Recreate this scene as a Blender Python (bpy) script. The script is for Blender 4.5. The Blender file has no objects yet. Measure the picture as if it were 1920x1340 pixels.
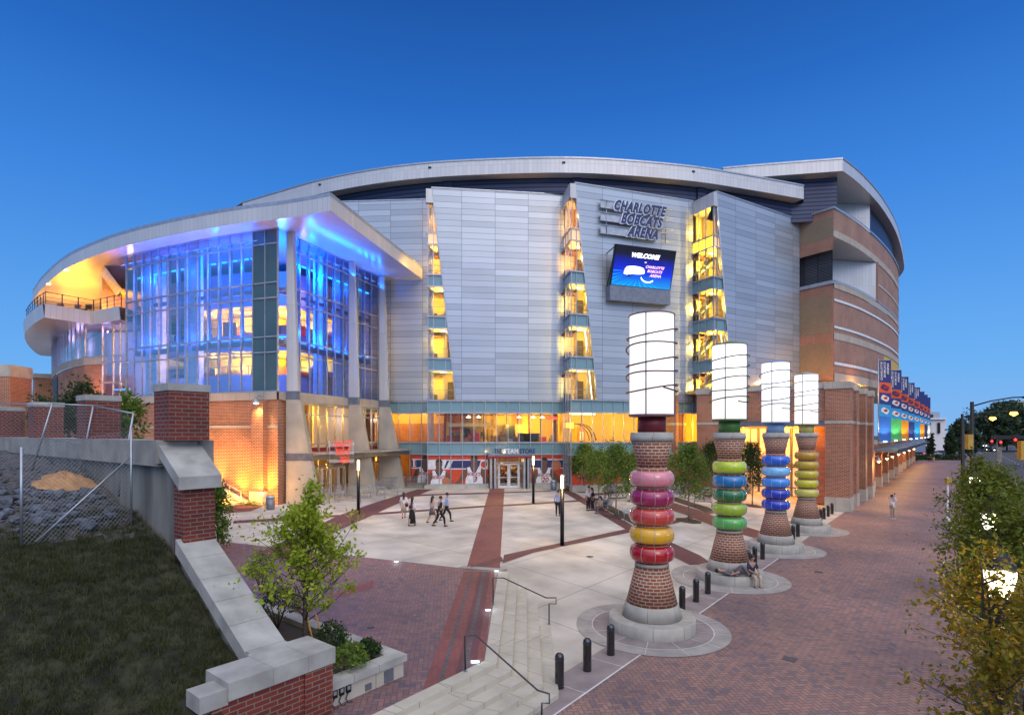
import bpy, bmesh, math, random
from mathutils import Vector, Matrix
R = math.radians
random.seed(7)
S = bpy.context.scene
COL = S.collection
# ---------------------------------------------------------------- camera, sky, sun, exposure
CAMZ, F, CX, HY = 6.45, 1050.0, 960.0, 812.0
cd = bpy.data.cameras.new('camera'); cam = bpy.data.objects.new('camera', cd); COL.objects.link(cam)
cam.location = (0, 0, CAMZ); cam.rotation_euler = (R(90), 0, 0)
cd.sensor_width = 36; cd.lens = 36*F/1920; cd.shift_y = (HY-670)/1920; cd.clip_end = 3000; cd.clip_start = .1
S.camera = cam
S.view_settings.view_transform = 'Standard'; S.view_settings.look = 'None'; S.view_settings.gamma = 1
S.view_settings.exposure = 0.0
S.cycles.use_denoising = True; S.cycles.max_bounces = 6; S.cycles.diffuse_bounces = 3; S.cycles.glossy_bounces = 3
S.cycles.transparent_max_bounces = 14; S.cycles.transmission_bounces = 4
S.cycles.sample_clamp_indirect = 4; S.cycles.caustics_reflective = False; S.cycles.caustics_refractive = False
W = bpy.data.worlds.new('World'); S.world = W; W.use_nodes = True
nt = W.node_tree; nt.nodes.clear()
def wn(t, **k):
    n = nt.nodes.new(t)
    for a, b in k.items(): setattr(n, a, b)
    return n
out = wn('ShaderNodeOutputWorld'); bg = wn('ShaderNodeBackground'); tc = wn('ShaderNodeTexCoord')
sky = wn('ShaderNodeTexSky', sky_type='NISHITA', sun_disc=False, sun_elevation=R(3), sun_rotation=R(200), air_density=1.4, dust_density=.6, ozone_density=4)
sep = wn('ShaderNodeSeparateXYZ'); ramp = wn('ShaderNodeValToRGB'); L = nt.links.new
L(tc.outputs['Generated'], sep.inputs[0]); L(sep.outputs['Z'], ramp.inputs[0])
cr = ramp.color_ramp; cr.elements[0].position = 0; cr.elements[0].color = (.22, .50, .92, 1)
cr.elements[1].position = 1; cr.elements[1].color = (.006, .045, .25, 1)
for p, c in ((.10, (.14, .43, .92)), (.22, (.088, .33, .85)), (.36, (.042, .23, .74)), (.50, (.017, .138, .55)), (.64, (.008, .075, .35))):
    e = cr.elements.new(p); e.color = (*c, 1)
# after-sunset glow behind the camera
dot = wn('ShaderNodeVectorMath', operation='DOT_PRODUCT'); dot.inputs[1].default_value = (.15, -.45, .88)
glow = wn('ShaderNodeValToRGB'); L(tc.outputs['Generated'], dot.inputs[0]); L(dot.outputs['Value'], glow.inputs[0])
g = glow.color_ramp; g.elements[0].position = .34; g.elements[0].color = (0, 0, 0, 1); g.elements[1].position = 1; g.elements[1].color = (1.95, 1.95, 1.88, 1)
e = g.elements.new(.6); e.color = (.43, .41, .39, 1)
s1 = wn('ShaderNodeVectorMath', operation='SCALE'); s1.inputs['Scale'].default_value = .03; L(sky.outputs[0], s1.inputs[0])
a1 = wn('ShaderNodeVectorMath', operation='ADD'); L(ramp.outputs[0], a1.inputs[0]); L(s1.outputs[0], a1.inputs[1])
a2 = wn('ShaderNodeVectorMath', operation='ADD'); L(a1.outputs[0], a2.inputs[0]); L(glow.outputs[0], a2.inputs[1])
L(a2.outputs[0], bg.inputs[0]); bg.inputs[1].default_value = .95; L(bg.outputs[0], out.inputs[0])
sl = bpy.data.lights.new('sun', 'SUN'); so = bpy.data.objects.new('sun', sl); COL.objects.link(so)
sl.energy = .5; sl.angle = R(25); sl.color = (1, .82, .68)
so.rotation_euler = (R(62), 0, R(20)); so.location = (0, -20, 40)

# ---------------------------------------------------------------- measuring helpers: a view ray met with a level, a depth or a wall
def at(px, py, z):            # point of height z seen at px, py
    d = (CAMZ-z)*F/(py-HY); return Vector(((px-CX)/F*d, d, z))
def dep(px, D, z): return Vector(((px-CX)/F*D, D, z))
def ray(px, py): return Vector(((px-CX)/F, 1, (HY-py)/F))
SX, SY = .6225, .7826         # street direction
NX, NY = -SY, SX              # away from the street, into the plaza
def gz(x, y):
    t = NX*x+NY*y-8.0
    if t < 1.5: return 0.0
    if t < 7.5: return .62*(t-1.5)/6
    if t < 26: return .62+.6*(t-7.5)/18.5
    return 1.22
def tz(x, y): return max(.65, gz(x, y))
BK = ((-99, 1.3), (11.2, 1.6), (14.6, 3.37), (17.5, 4.34), (22.3, 5.27), (30, 5.6), (99, 5.8))
def bz(x, y):
    s = NX*x+NY*y; q = SX*x+SY*y
    for (a, za), (b, zb) in zip(BK, BK[1:]):
        if s <= b: return za+(zb-za)*(s-a)/(b-a) if s >= 11.2 else 1.6
    return 5.8
def hit(px, py, fn=gz):
    d = ray(px, py); lo = 2.0
    step = .25; D = lo
    while D < 400:
        p = d*D
        if CAMZ+p.z <= fn(p.x, p.y):
            a, b = D-step, D
            for _ in range(30):
                m = (a+b)/2; p = d*m
                if CAMZ+p.z <= fn(p.x, p.y): b = m
                else: a = m
            p = d*b; return Vector((p.x, p.y, fn(p.x, p.y)))
        D += step
    return d*400

# ---------------------------------------------------------------- materials
MT = {}
def nmat(name):
    m = bpy.data.materials.new(name); m.use_nodes = True; MT[name] = m
    t = m.node_tree; return m, t, t.nodes['Principled BSDF'], t.links.new
def noise_mix(t, L, c1, c2, scale, coord='Object', detail=5, lo=.35, hi=.65, stretch=None):
    tc = t.nodes.new('ShaderNodeTexCoord'); n = t.nodes.new('ShaderNodeTexNoise'); n.inputs['Scale'].default_value = scale; n.inputs['Detail'].default_value = detail
    src = tc.outputs[coord]
    if stretch:
        mp = t.nodes.new('ShaderNodeMapping'); mp.inputs['Scale'].default_value = stretch; L(src, mp.inputs[0]); src = mp.outputs[0]
    L(src, n.inputs['Vector'])
    r = t.nodes.new('ShaderNodeValToRGB'); r.color_ramp.elements[0].position = lo; r.color_ramp.elements[1].position = hi
    r.color_ramp.elements[0].color = (*c1, 1); r.color_ramp.elements[1].color = (*c2, 1); L(n.outputs['Fac'], r.inputs[0])
    return r.outputs[0], n.outputs['Fac']
def plain(name, c, rough=.6, metal=0, var=.12, scale=3, bump=0, coat=0, spec=None, stretch=None):
    m, t, b, L = nmat(name); c2 = tuple(min(1, x*(1+var)) for x in c); c1 = tuple(x*(1-var) for x in c)
    o, f = noise_mix(t, L, c1, c2, scale, stretch=stretch); L(o, b.inputs['Base Color'])
    b.inputs['Roughness'].default_value = rough; b.inputs['Metallic'].default_value = metal
    if coat: b.inputs['Coat Weight'].default_value = coat; b.inputs['Coat Roughness'].default_value = .04
    if bump:
        bp = t.nodes.new('ShaderNodeBump'); bp.inputs['Strength'].default_value = bump; bp.inputs['Distance'].default_value = .02; L(f, bp.inputs['Height']); L(bp.outputs[0], b.inputs['Normal'])
    return m
def emit(name, c, s):
    m, t, b, L = nmat(name); b.inputs['Base Color'].default_value = (*c, 1); b.inputs['Emission Color'].default_value = (*c, 1); b.inputs['Emission Strength'].default_value = s; return m
def brick(name, c1, c2, mortar, bw=.22, rh=.075, ms=.012, coord='UV', offset=.5, rough=.75, bump=.3, rot=0, stain=.25, metal=0, bias=0, nscale=.5, sq=1.0):
    m, t, b, L = nmat(name)
    tc = t.nodes.new('ShaderNodeTexCoord'); mp = t.nodes.new('ShaderNodeMapping'); mp.inputs['Rotation'].default_value = (0, 0, rot); L(tc.outputs[coord], mp.inputs[0])
    br = t.nodes.new('ShaderNodeTexBrick'); br.offset = offset; br.offset_frequency = 2
    for k, v in (('Scale', 1), ('Brick Width', bw), ('Row Height', rh), ('Mortar Size', ms), ('Mortar Smooth', .3), ('Bias', bias)): br.inputs[k].default_value = v
    br.inputs['Color1'].default_value = (*c1, 1); br.inputs['Color2'].default_value = (*c2, 1); br.inputs['Mortar'].default_value = (*mortar, 1)
    L(mp.outputs[0], br.inputs['Vector'])
    o, f = noise_mix(t, L, (1-stain,)*3, (1+stain*.4,)*3, nscale, coord=coord)
    mx = t.nodes.new('ShaderNodeMix'); mx.data_type = 'RGBA'; mx.blend_type = 'MULTIPLY'; mx.inputs[0].default_value = 1
    L(br.outputs['Color'], mx.inputs[6]); L(o, mx.inputs[7]); L(mx.outputs[2], b.inputs['Base Color'])
    b.inputs['Roughness'].default_value = rough; b.inputs['Metallic'].default_value = metal
    if bump:
        bp = t.nodes.new('ShaderNodeBump'); bp.inputs['Strength'].default_value = bump; bp.inputs['Distance'].default_value = .01; bp.invert = True
        L(br.outputs['Fac'], bp.inputs['Height']); L(bp.outputs[0], b.inputs['Normal'])
    return m
def glass(name, tint=(.9, .95, 1), refl=.9, dark=0):
    m = bpy.data.materials.new(name); m.use_nodes = True; MT[name] = m; t = m.node_tree; t.nodes.clear(); L = t.links.new
    o = t.nodes.new('ShaderNodeOutputMaterial'); mx = t.nodes.new('ShaderNodeMixShader'); tr = t.nodes.new('ShaderNodeBsdfTransparent'); gl = t.nodes.new('ShaderNodeBsdfGlossy')
    fr = t.nodes.new('ShaderNodeFresnel'); fr.inputs[0].default_value = 1.6
    ad = t.nodes.new('ShaderNodeMath'); ad.operation = 'MULTIPLY_ADD'; ad.inputs[1].default_value = refl; ad.inputs[2].default_value = dark
    L(fr.outputs[0], ad.inputs[0]); L(ad.outputs[0], mx.inputs[0]); tr.inputs[0].default_value = (*tint, 1); gl.inputs['Roughness'].default_value = .02; gl.inputs[0].default_value = (.9, .93, .95, 1)
    L(tr.outputs[0], mx.inputs[1]); L(gl.outputs[0], mx.inputs[2]); L(mx.outputs[0], o.inputs[0]); return m
def leafmat(name, cols):
    m, t, b, L = nmat(name); g = t.nodes.new('ShaderNodeNewGeometry'); r = t.nodes.new('ShaderNodeValToRGB')
    e = r.color_ramp.elements; e[0].position = 0; e[0].color = (*cols[0], 1); e[1].position = 1; e[1].color = (*cols[-1], 1)
    for i, c in enumerate(cols[1:-1]):
        x = e.new((i+1)/(len(cols)-1)); x.color = (*c, 1)
    L(g.outputs['Random Per Island'], r.inputs[0]); L(r.outputs[0], b.inputs['Base Color']); b.inputs['Roughness'].default_value = .55
    b.inputs['Specular IOR Level'].default_value = .25
    tl = t.nodes.new('ShaderNodeBsdfTranslucent'); L(r.outputs[0], tl.inputs[0]); mx = t.nodes.new('ShaderNodeMixShader'); mx.inputs[0].default_value = .35
    L(b.outputs[0], mx.inputs[1]); L(tl.outputs[0], mx.inputs[2]); L(mx.outputs[0], t.nodes['Material Output'].inputs[0]); return m
brick('arena_brick', (.44, .085, .025), (.24, .040, .016), (.50, .40, .26), .32, .11, .020)
brick('red_brick', (.33, .075, .045), (.22, .05, .032), (.40, .35, .28), .30, .10, .012)
brick('pier_brick', (.23, .032, .018), (.15, .022, .015), (.22, .18, .14), .30, .10, .012, stain=.35)
brick('tan_brick', (.27, .205, .13), (.22, .165, .105), (.36, .30, .22), .22, .08, .008, stain=.12)
brick('tower_brick', (.38, .12, .075), (.24, .075, .048), (.44, .34, .25), .30, .11, .022, stain=.18)
brick('metal_panel', (.35, .39, .44), (.47, .52, .58), (.12, .12, .14), 3.2, .5671, .018, offset=0, rough=.36, metal=.4, bump=.25, stain=.06, nscale=.15)
brick('fascia_panel', (.60, .58, .57), (.66, .64, .63), (.42, .40, .39), .42, 8, .012, offset=0, rough=.4, metal=.2, bump=.2, stain=.05, nscale=.3)
brick('soffit_panel', (.62, .60, .58), (.66, .64, .62), (.40, .39, .38), 60, .3, .012, offset=0, rough=.22, metal=.25, bump=.2, stain=.04)
brick('louvre_blue', (.028, .042, .10), (.038, .055, .12), (.006, .008, .018), 80, .42, .07, offset=0, rough=.45, metal=.3, bump=.8, stain=.1)
brick('louvre_dark', (.07, .075, .09), (.10, .10, .12), (.012, .012, .015), 1.4, .16, .05, offset=0, rough=.5, metal=.3, bump=.8, stain=.1)
brick('stone', (.52, .47, .38), (.46, .42, .34), (.26, .23, .18), 1.3, 5, .012, offset=0, rough=.8, bump=.2, stain=.15, nscale=1.2)
brick('stone_band', (.50, .42, .34), (.44, .38, .31), (.25, .21, .17), 1.3, 5, .02, offset=0, rough=.8, bump=.2, stain=.12, nscale=.8)
plain('dark_teal_glass', (.07, .115, .125), .12, 0, var=.1, scale=.5, coat=.3)  # opaque dark teal glass, like a spandrel
plain('coping', (.36, .35, .32), .8, var=.2, scale=1.6, bump=.15)
plain('concrete', (.30, .285, .25), .85, var=.22, scale=1.3, bump=.2)
plain('wall_concrete', (.20, .195, .17), .9, var=.35, scale=1.6, bump=.2, stretch=(1, 1, .18))
plain('buttress', (.40, .37, .31), .8, var=.12, scale=.8, bump=.1)
brick('plaza_concrete', (.53, .475, .405), (.58, .53, .455), (.20, .18, .16), 3.9, 3.9, .018, coord='UV', offset=0, rough=.75, bump=.1, stain=.30, nscale=.45)
def herring(name, ca, cb, cc, mort, w=.11):
    # 90 degree herringbone: brick 1 by 2 units; found by the parity of a diagonal counter
    m, t, b, L = nmat(name); N = t.nodes.new
    def M(op, a, c=None, d=None):
        n = N('ShaderNodeMath'); n.operation = op
        for i, v in enumerate((a, c, d)):
            if v is None: continue
            if isinstance(v, (int, float)): n.inputs[i].default_value = v
            else: L(v, n.inputs[i])
        return n.outputs[0]
    tc = N('ShaderNodeTexCoord'); mp = N('ShaderNodeMapping'); mp.inputs['Rotation'].default_value = (0, 0, R(45)); mp.inputs['Scale'].default_value = (1/w, 1/w, 1); L(tc.outputs['UV'], mp.inputs[0])
    sp = N('ShaderNodeSeparateXYZ'); L(mp.outputs[0], sp.inputs[0]); x, y = sp.outputs[0], sp.outputs[1]
    ix, iy = M('FLOOR', x), M('FLOOR', y); fx, fy = M('SUBTRACT', x, ix), M('SUBTRACT', y, iy)
    k = M('FLOORED_MODULO', M('SUBTRACT', ix, iy), 4)          # 0,1: horizontal pair, 2,3: vertical pair
    isv = M('GREATER_THAN', k, 1.5)
    k1 = M('COMPARE', k, 1, .1); k0 = M('COMPARE', k, 0, .1); k2 = M('COMPARE', k, 2, .1); k3 = M('COMPARE', k, 3, .1)
    bx_ = M('SUBTRACT', ix, k1)                                    # left cell of the horizontal brick
    by_ = M('SUBTRACT', iy, k2)                                    # lower cell of the vertical brick (k falls as iy rises)
    cmbx = M('ADD', M('MULTIPLY', bx_, M('SUBTRACT', 1, isv)), M('MULTIPLY', ix, isv))
    cmby = M('ADD', M('MULTIPLY', iy, M('SUBTRACT', 1, isv)), M('MULTIPLY', by_, isv))
    lx = M('SUBTRACT', x, cmbx); ly = M('SUBTRACT', y, cmby)
    wx = M('SUBTRACT', 2, isv); wy = M('ADD', 1, isv)
    ex = M('MINIMUM', lx, M('SUBTRACT', wx, lx)); ey = M('MINIMUM', ly, M('SUBTRACT', wy, ly)); ed = M('MINIMUM', ex, ey)
    cb_ = N('ShaderNodeCombineXYZ'); L(cmbx, cb_.inputs[0]); L(cmby, cb_.inputs[1]); wnz = N('ShaderNodeTexWhiteNoise'); L(cb_.outputs[0], wnz.inputs[0])
    r = N('ShaderNodeValToRGB'); e = r.color_ramp.elements; e[0].color = (*ca, 1); e[1].color = (*cc, 1); q = e.new(.5); q.color = (*cb, 1); L(wnz.outputs['Value'], r.inputs[0])
    o, f = noise_mix(t, L, (.62, .66, .76), (1.28, 1.18, 1.08), .22, coord='UV', lo=.3, hi=.7)
    o2, f2 = noise_mix(t, L, (.9, .9, .95), (1.15, 1.12, 1.1), 3.0, coord='UV', lo=.3, hi=.7)
    def mul(p, q_, bt='MULTIPLY', fac=1):
        mx = N('ShaderNodeMix'); mx.data_type = 'RGBA'; mx.blend_type = bt
        if isinstance(fac, (int, float)): mx.inputs[0].default_value = fac
        else: L(fac, mx.inputs[0])
        L(p, mx.inputs[6])
        if isinstance(q_, tuple): mx.inputs[7].default_value = q_
        else: L(q_, mx.inputs[7])
        return mx.outputs[2]
    c = mul(mul(r.outputs[0], o), o2); mo = M('LESS_THAN', ed, .07)
    L(mul(c, (*mort, 1), 'MIX', mo), b.inputs['Base Color']); b.inputs['Roughness'].default_value = .62
    bp = N('ShaderNodeBump'); bp.inputs['Strength'].default_value = .35; bp.inputs['Distance'].default_value = .008; L(M('MINIMUM', ed, .15), bp.inputs['Height']); L(bp.outputs[0], b.inputs['Normal'])
    return m
herring('sidewalk_pavers', (.235, .14, .128), (.31, .185, .15), (.145, .115, .13), (.08, .062, .062), .125)
herring('terrace_pavers', (.175, .10, .112), (.25, .14, .125), (.11, .086, .115), (.07, .058, .062), .125)
brick('band_brick', (.25, .075, .065), (.19, .058, .055), (.10, .05, .05), .2, .1, .008, rough=.7, bump=.2, stain=.2)
brick('band_dark', (.15, .05, .055), (.12, .042, .05), (.07, .03, .035), .2, .1, .008, rough=.7, bump=.2, stain=.2)
brick('band_grey', (.12, .10, .105), (.09, .08, .085), (.05, .045, .05), .2, .2, .012, rough=.7, bump=.2)
plain('circle_paving', (.25, .205, .20), .75, var=.15, scale=1.5)
plain('circle_paving_light', (.33, .30, .275), .75, var=.15, scale=1.5)
plain('joint_light', (.60, .58, .54), .8)
plain('joint_dark', (.14, .13, .12), .9)
plain('asphalt', (.075, .065, .065), .8, var=.25, scale=.6)
plain('road_white', (.62, .60, .56), .7); plain('road_yellow', (.55, .32, .05), .7)
plain('mullion', (.40, .42, .46), .35, .5); plain('mullion_dark', (.16, .17, .19), .4, .5)
plain('steel_grey', (.20, .21, .24), .4, .5); plain('galvanised', (.42, .44, .47), .4, .7); plain('rail_dark', (.06, .055, .06), .4, .6)
plain('spandrel_teal', (.19, .33, .35), .12, .0, var=.05, scale=.4, coat=.6); plain('spandrel_deep', (.055, .13, .16), .12, 0, var=.05, coat=.6)
plain('black_gloss', (.008, .008, .010), .25, 0, coat=.8); plain('black_metal', (.012, .012, .014), .4, .4)
plain('navy', (.02, .03, .12), .5); plain('white_paint', (.75, .75, .75), .5); plain('orange_red', (.62, .065, .02), .55)
plain('ochre_wall', (.62, .40, .10), .8, var=.03); plain('warm_wall', (.62, .48, .22), .8, var=.03); plain('white_wall', (.72, .70, .70), .7, var=.04); plain('dark_interior', (.06, .045, .04), .8)
plain('orange_wall', (.60, .20, .03), .8); plain('wood', (.20, .095, .045), .6, stretch=(6, 6, 1)); plain('timber_tan', (.45, .30, .16), .7)
plain('wire', (.30, .31, .32), .5, .5); plain('fin_paint', (.26, .28, .32), .6); plain('soil', (.06, .045, .03), .95); plain('bark', (.085, .06, .045), .9, bump=.4, scale=12); plain('bark_pale', (.20, .16, .12), .9, bump=.4, scale=12)
plain('grass_soil', (.024, .024, .012), .95, var=.75, scale=2.5); plain('gravel_ground', (.075, .07, .07), .95, var=.5, scale=6, bump=.6); plain('sand', (.42, .22, .09), .95, var=.2, scale=4, bump=.4)
plain('stone_blue', (.085, .095, .12), .85, var=.4, scale=5, bump=.3)
plain('skin', (.45, .25, .17), .5, var=.04); plain('skin_dark', (.16, .075, .045), .45, var=.08); plain('hair', (.012, .009, .008), .4)
plain('cloth_white', (.68, .68, .70), .8); plain('cloth_black', (.012, .012, .016), .8); plain('cloth_navy', (.02, .028, .06), .8); plain('cloth_grey', (.13, .12, .13), .8)
plain('cloth_beige', (.48, .38, .29), .8); plain('cloth_blue', (.28, .40, .66), .8); plain('cloth_red', (.4, .02, .03), .7); plain('cloth_brown', (.16, .09, .07), .8)
glass('clear_glass', (.92, .96, 1), .35, .0); glass('lobby_glass', (.52, .64, .88), .3, .0); glass('store_glass', (1, .97, .9), .5, .02); glass('grey_glass', (.45, .58, .62), 1, .15); glass('wing_glass', (.6, .65, .8), 1, .25)
emit('tube_blue', (.02, .45, 1), 3.2); emit('tube_yellow', (1, .62, .04), 2.2); emit('strip_orange', (1, .40, .02), 2.2); emit('lamp_warm', (1, .72, .34), 9); emit('lamp_white', (1, .95, .85), 3)
emit('lantern_white', (1, .955, .90), .93); emit('letter_edge', (.75, .82, 1), .3); plain('lobby_lit_violet', (.34, .31, .38), .6, var=.03); emit('tail_red', (1, .03, .01), 6); emit('head_white', (1, .85, .5), 12); emit('signal_red', (1, .02, .01), 8); emit('ground_light', (.75, .92, 1), 2.5); emit('amber', (1, .45, .06), 8)  # lobby walls: white greyed to violet, the purple light put into the colour

# ---------------------------------------------------------------- mesh builder
class MB:
    def __init__(s): s.v = []; s.f = []; s.u = []; s.m = []; s.cur = 0; s.mats = []; s.sm = []
    def mat(s, name):
        if name not in s.mats: s.mats.append(name)
        s.cur = s.mats.index(name); return s
    def face(s, pts, uv=None, smooth=False):
        i = len(s.v); s.v += [tuple(p) for p in pts]; s.f.append(tuple(range(i, i+len(pts)))); s.m.append(s.cur); s.sm.append(smooth)
        if uv is None:
            a, b, c = Vector(pts[0]), Vector(pts[1]), Vector(pts[2]); n = (b-a).cross(c-a)
            if n.length < 1e-12 and len(pts) > 3: n = (c-a).cross(Vector(pts[3])-a)
            n.normalize() if n.length else None
            if abs(n.z) > .75: uv = [(SX*p[0]+SY*p[1], NX*p[0]+NY*p[1]) for p in pts]
            else:
                t = Vector((-n.y, n.x, 0)); t.normalize()
                if t.x < 0 or (abs(t.x) < 1e-6 and t.y < 0): t = -t
                uv = [(p[0]*t.x+p[1]*t.y, p[2]) for p in pts]
        s.u += uv; return s
    def quad(s, a, b, c, d, uv=None): return s.face([a, b, c, d], uv)
    def prism(s, poly, z0, z1, z1f=None, caps=True):
        n = len(poly); A = sum(poly[i][0]*poly[(i+1) % n][1]-poly[(i+1) % n][0]*poly[i][1] for i in range(n))
        if A < 0: poly = poly[::-1]
        acc = 0
        Z0 = z0 if callable(z0) else (lambda x, y: z0); Z1 = z1 if callable(z1) else (lambda x, y: z1)
        for i in range(n):
            a, b = poly[i], poly[(i+1) % n]; l = math.hypot(b[0]-a[0], b[1]-a[1])
            s.face([(a[0], a[1], Z0(*a[:2])), (b[0], b[1], Z0(*b[:2])), (b[0], b[1], Z1(*b[:2])), (a[0], a[1], Z1(*a[:2]))], [(acc, Z0(*a[:2])), (acc+l, Z0(*b[:2])), (acc+l, Z1(*b[:2])), (acc, Z1(*a[:2]))]); acc += l
        if caps:
            s.face([(p[0], p[1], Z1(*p[:2])) for p in poly]); s.face([(p[0], p[1], Z0(*p[:2])) for p in poly[::-1]])
        return s
    def box(s, c, d, sx, sy, z0, z1):      # footprint centred on c, x axis along d
        d = Vector((d[0], d[1])).normalized(); n = Vector((-d.y, d.x)); c = Vector((c[0], c[1]))
        return s.prism([tuple(c+d*(i*sx/2)+n*(j*sy/2)) for i, j in ((-1, -1), (1, -1), (1, 1), (-1, 1))], z0, z1)
    def beam(s, a, b, w, h=None, up=(0, 0, 1)):
        h = h or w; a, b = Vector(a), Vector(b); d = (b-a)
        if d.length < 1e-6: return s
        d.normalize(); up = Vector(up)
        if abs(d.dot(up)) > .99: up = Vector((0, 1, 0))
        x = d.cross(up).normalized(); y = x.cross(d).normalized()
        q = [x*(i*w/2)+y*(j*h/2) for i, j in ((-1, -1), (1, -1), (1, 1), (-1, 1))]
        l = (b-a).length
        for k in range(4):
            p, r = q[k], q[(k+1) % 4]; s.face([a+p, a+r, b+r, b+p], [(0, k*w), (0, k*w+w), (l, k*w+w), (l, k*w)])
        s.face([a+q[3], a+q[2], a+q[1], a+q[0]]); s.face([b+x for x in q]); return s
    def tube(s, pts, r, n=8, closed=False, caps=True):
        pts = [Vector(p) for p in pts]; m = len(pts); rs = r if isinstance(r, (list, tuple)) else [r]*m; rings = []
        prev = None
        for i, p in enumerate(pts):
            if closed: d = pts[(i+1) % m]-pts[i-1]
            else: d = pts[min(i+1, m-1)]-pts[max(i-1, 0)]
            d.normalize()
            if prev is None: x = d.cross(Vector((0, 0, 1)) if abs(d.z) < .9 else Vector((1, 0, 0))).normalized()
            else: x = (prev-d*prev.dot(d)).normalized()
            prev = x; y = d.cross(x); rings.append([p+x*(rs[i]*math.cos(2*math.pi*k/n))+y*(rs[i]*math.sin(2*math.pi*k/n)) for k in range(n)])
        for i in range(m if closed else m-1):
            a, b = rings[i], rings[(i+1) % m]
            for k in range(n): s.face([a[k], a[(k+1) % n], b[(k+1) % n], b[k]], smooth=True)
        if caps and not closed: s.face(rings[0][::-1]); s.face(rings[-1])
        return s
    def lathe(s, c, prof, n=32, smooth=True, caps=True):   # prof (r, z)
        x0, y0, z0 = c; acc = 0
        for (r0, a), (r1, b) in zip(prof, prof[1:]):
            l = math.hypot(r1-r0, b-a)
            for k in range(n):
                t0, t1 = 2*math.pi*k/n, 2*math.pi*(k+1)/n; rm = max(r0, r1)
                pts = [(x0+r0*math.cos(t0), y0+r0*math.sin(t0), z0+a), (x0+r0*math.cos(t1), y0+r0*math.sin(t1), z0+a), (x0+r1*math.cos(t1), y0+r1*math.sin(t1), z0+b), (x0+r1*math.cos(t0), y0+r1*math.sin(t0), z0+b)]
                uv = [(t0*rm, acc), (t1*rm, acc), (t1*rm, acc+l), (t0*rm, acc+l)]
                if r0 < 1e-6: pts.pop(1); uv.pop(1)
                elif r1 < 1e-6: pts.pop(2); uv.pop(2)
                s.face(pts, uv, smooth)
            acc += l
        if caps:
            for (r, z), fl in ((prof[0], True), (prof[-1], False)):
                if r > 1e-6:
                    p = [(x0+r*math.cos(2*math.pi*k/n), y0+r*math.sin(2*math.pi*k/n), z0+z) for k in range(n)]; s.face(p[::-1] if fl else p)
        return s
    def build(s, name, parent=None, weld=True):
        me = bpy.data.meshes.new(name); me.from_pydata(s.v, [], s.f)
        for m in s.mats: me.materials.append(MT[m])
        ul = me.uv_layers.new(name='UVMap'); fl = [c for uv in s.u for c in uv]
        ul.data.foreach_set('uv', fl); me.polygons.foreach_set('material_index', s.m); me.polygons.foreach_set('use_smooth', s.sm)
        me.validate()
        if weld and any(s.sm):
            bm = bmesh.new(); bm.from_mesh(me); bmesh.ops.remove_doubles(bm, verts=bm.verts, dist=1e-5); bm.to_mesh(me); bm.free()
        o = bpy.data.objects.new(name, me); COL.objects.link(o)
        if parent is not None: o.parent = parent
        return o
def mb(m): return MB().mat(m)
def tag(o, label=None, cat=None, group=None, kind=None):
    for k, v in (('label', label), ('category', cat), ('group', group), ('kind', kind)):
        if v: o[k] = v
    return o
def thing(name, label, cat, loc=(0, 0, 0), group=None, rz=0):
    o = bpy.data.objects.new(name, None); COL.objects.link(o); o.location = loc; o.rotation_euler = (0, 0, rz); return tag(o, label, cat, group)
def kids(o): return [x for x in bpy.data.objects if x.parent == o]
def dup(o, parent=None, label=None):
    ch = kids(o); c = o.copy(); COL.objects.link(c); c.parent = parent
    if label: c['label'] = label
    for x in ch: dup(x, c)
    return c
def clipt(poly, tv, keep_less):
    f = lambda p: (NX*p[0]+NY*p[1]-8.0-tv)*(1 if keep_less else -1); o = []
    for i in range(len(poly)):
        a, b = poly[i], poly[(i+1) % len(poly)]; fa, fb = f(a), f(b)
        if fa <= 0: o.append(a)
        if (fa < 0 < fb) or (fb < 0 < fa): k = fa/(fa-fb); o.append((a[0]+(b[0]-a[0])*k, a[1]+(b[1]-a[1])*k))
    return o
def drape(m, poly, off, fn=gz):
    poly = [(p[0], p[1]) for p in poly]
    n = len(poly); A = sum(poly[i][0]*poly[(i+1) % n][1]-poly[(i+1) % n][0]*poly[i][1] for i in range(n))
    if A < 0: poly = poly[::-1]
    br = [-999, 1.5, 7.5, 8.425, 26, 999]
    for a, b in zip(br, br[1:]):
        q = clipt(clipt(poly, b, True), a, False)
        if len(q) >= 3: m.face([(x, y, fn(x, y)+off) for x, y in q])
def plight(loc, e, c, r=.15, name='lamp_light', parent=None):
    l = bpy.data.lights.new(name, 'POINT'); l.energy = e; l.color = c; l.shadow_soft_size = r; o = bpy.data.objects.new(name, l); COL.objects.link(o); o.location = loc; o['kind'] = 'helper' if False else 'structure'; return o
def spot(loc, to, e, c, ang=60, blend=.6, r=.08):
    l = bpy.data.lights.new('spot_light', 'SPOT'); l.energy = e; l.color = c; l.spot_size = R(ang); l.spot_blend = blend; l.shadow_soft_size = r
    o = bpy.data.objects.new('spot_light', l); COL.objects.link(o); o.location = loc; o.rotation_euler = (Vector(to)-Vector(loc)).to_track_quat('-Z', 'Y').to_euler(); return o
def area(loc, to, e, c, sx, sy):
    l = bpy.data.lights.new('area_light', 'AREA'); l.energy = e; l.color = c; l.shape = 'RECTANGLE'; l.size = sx; l.size_y = sy
    o = bpy.data.objects.new('area_light', l); COL.objects.link(o); o.location = loc; o.rotation_euler = (Vector(to)-Vector(loc)).to_track_quat('-Z', 'Y').to_euler(); return o
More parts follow.
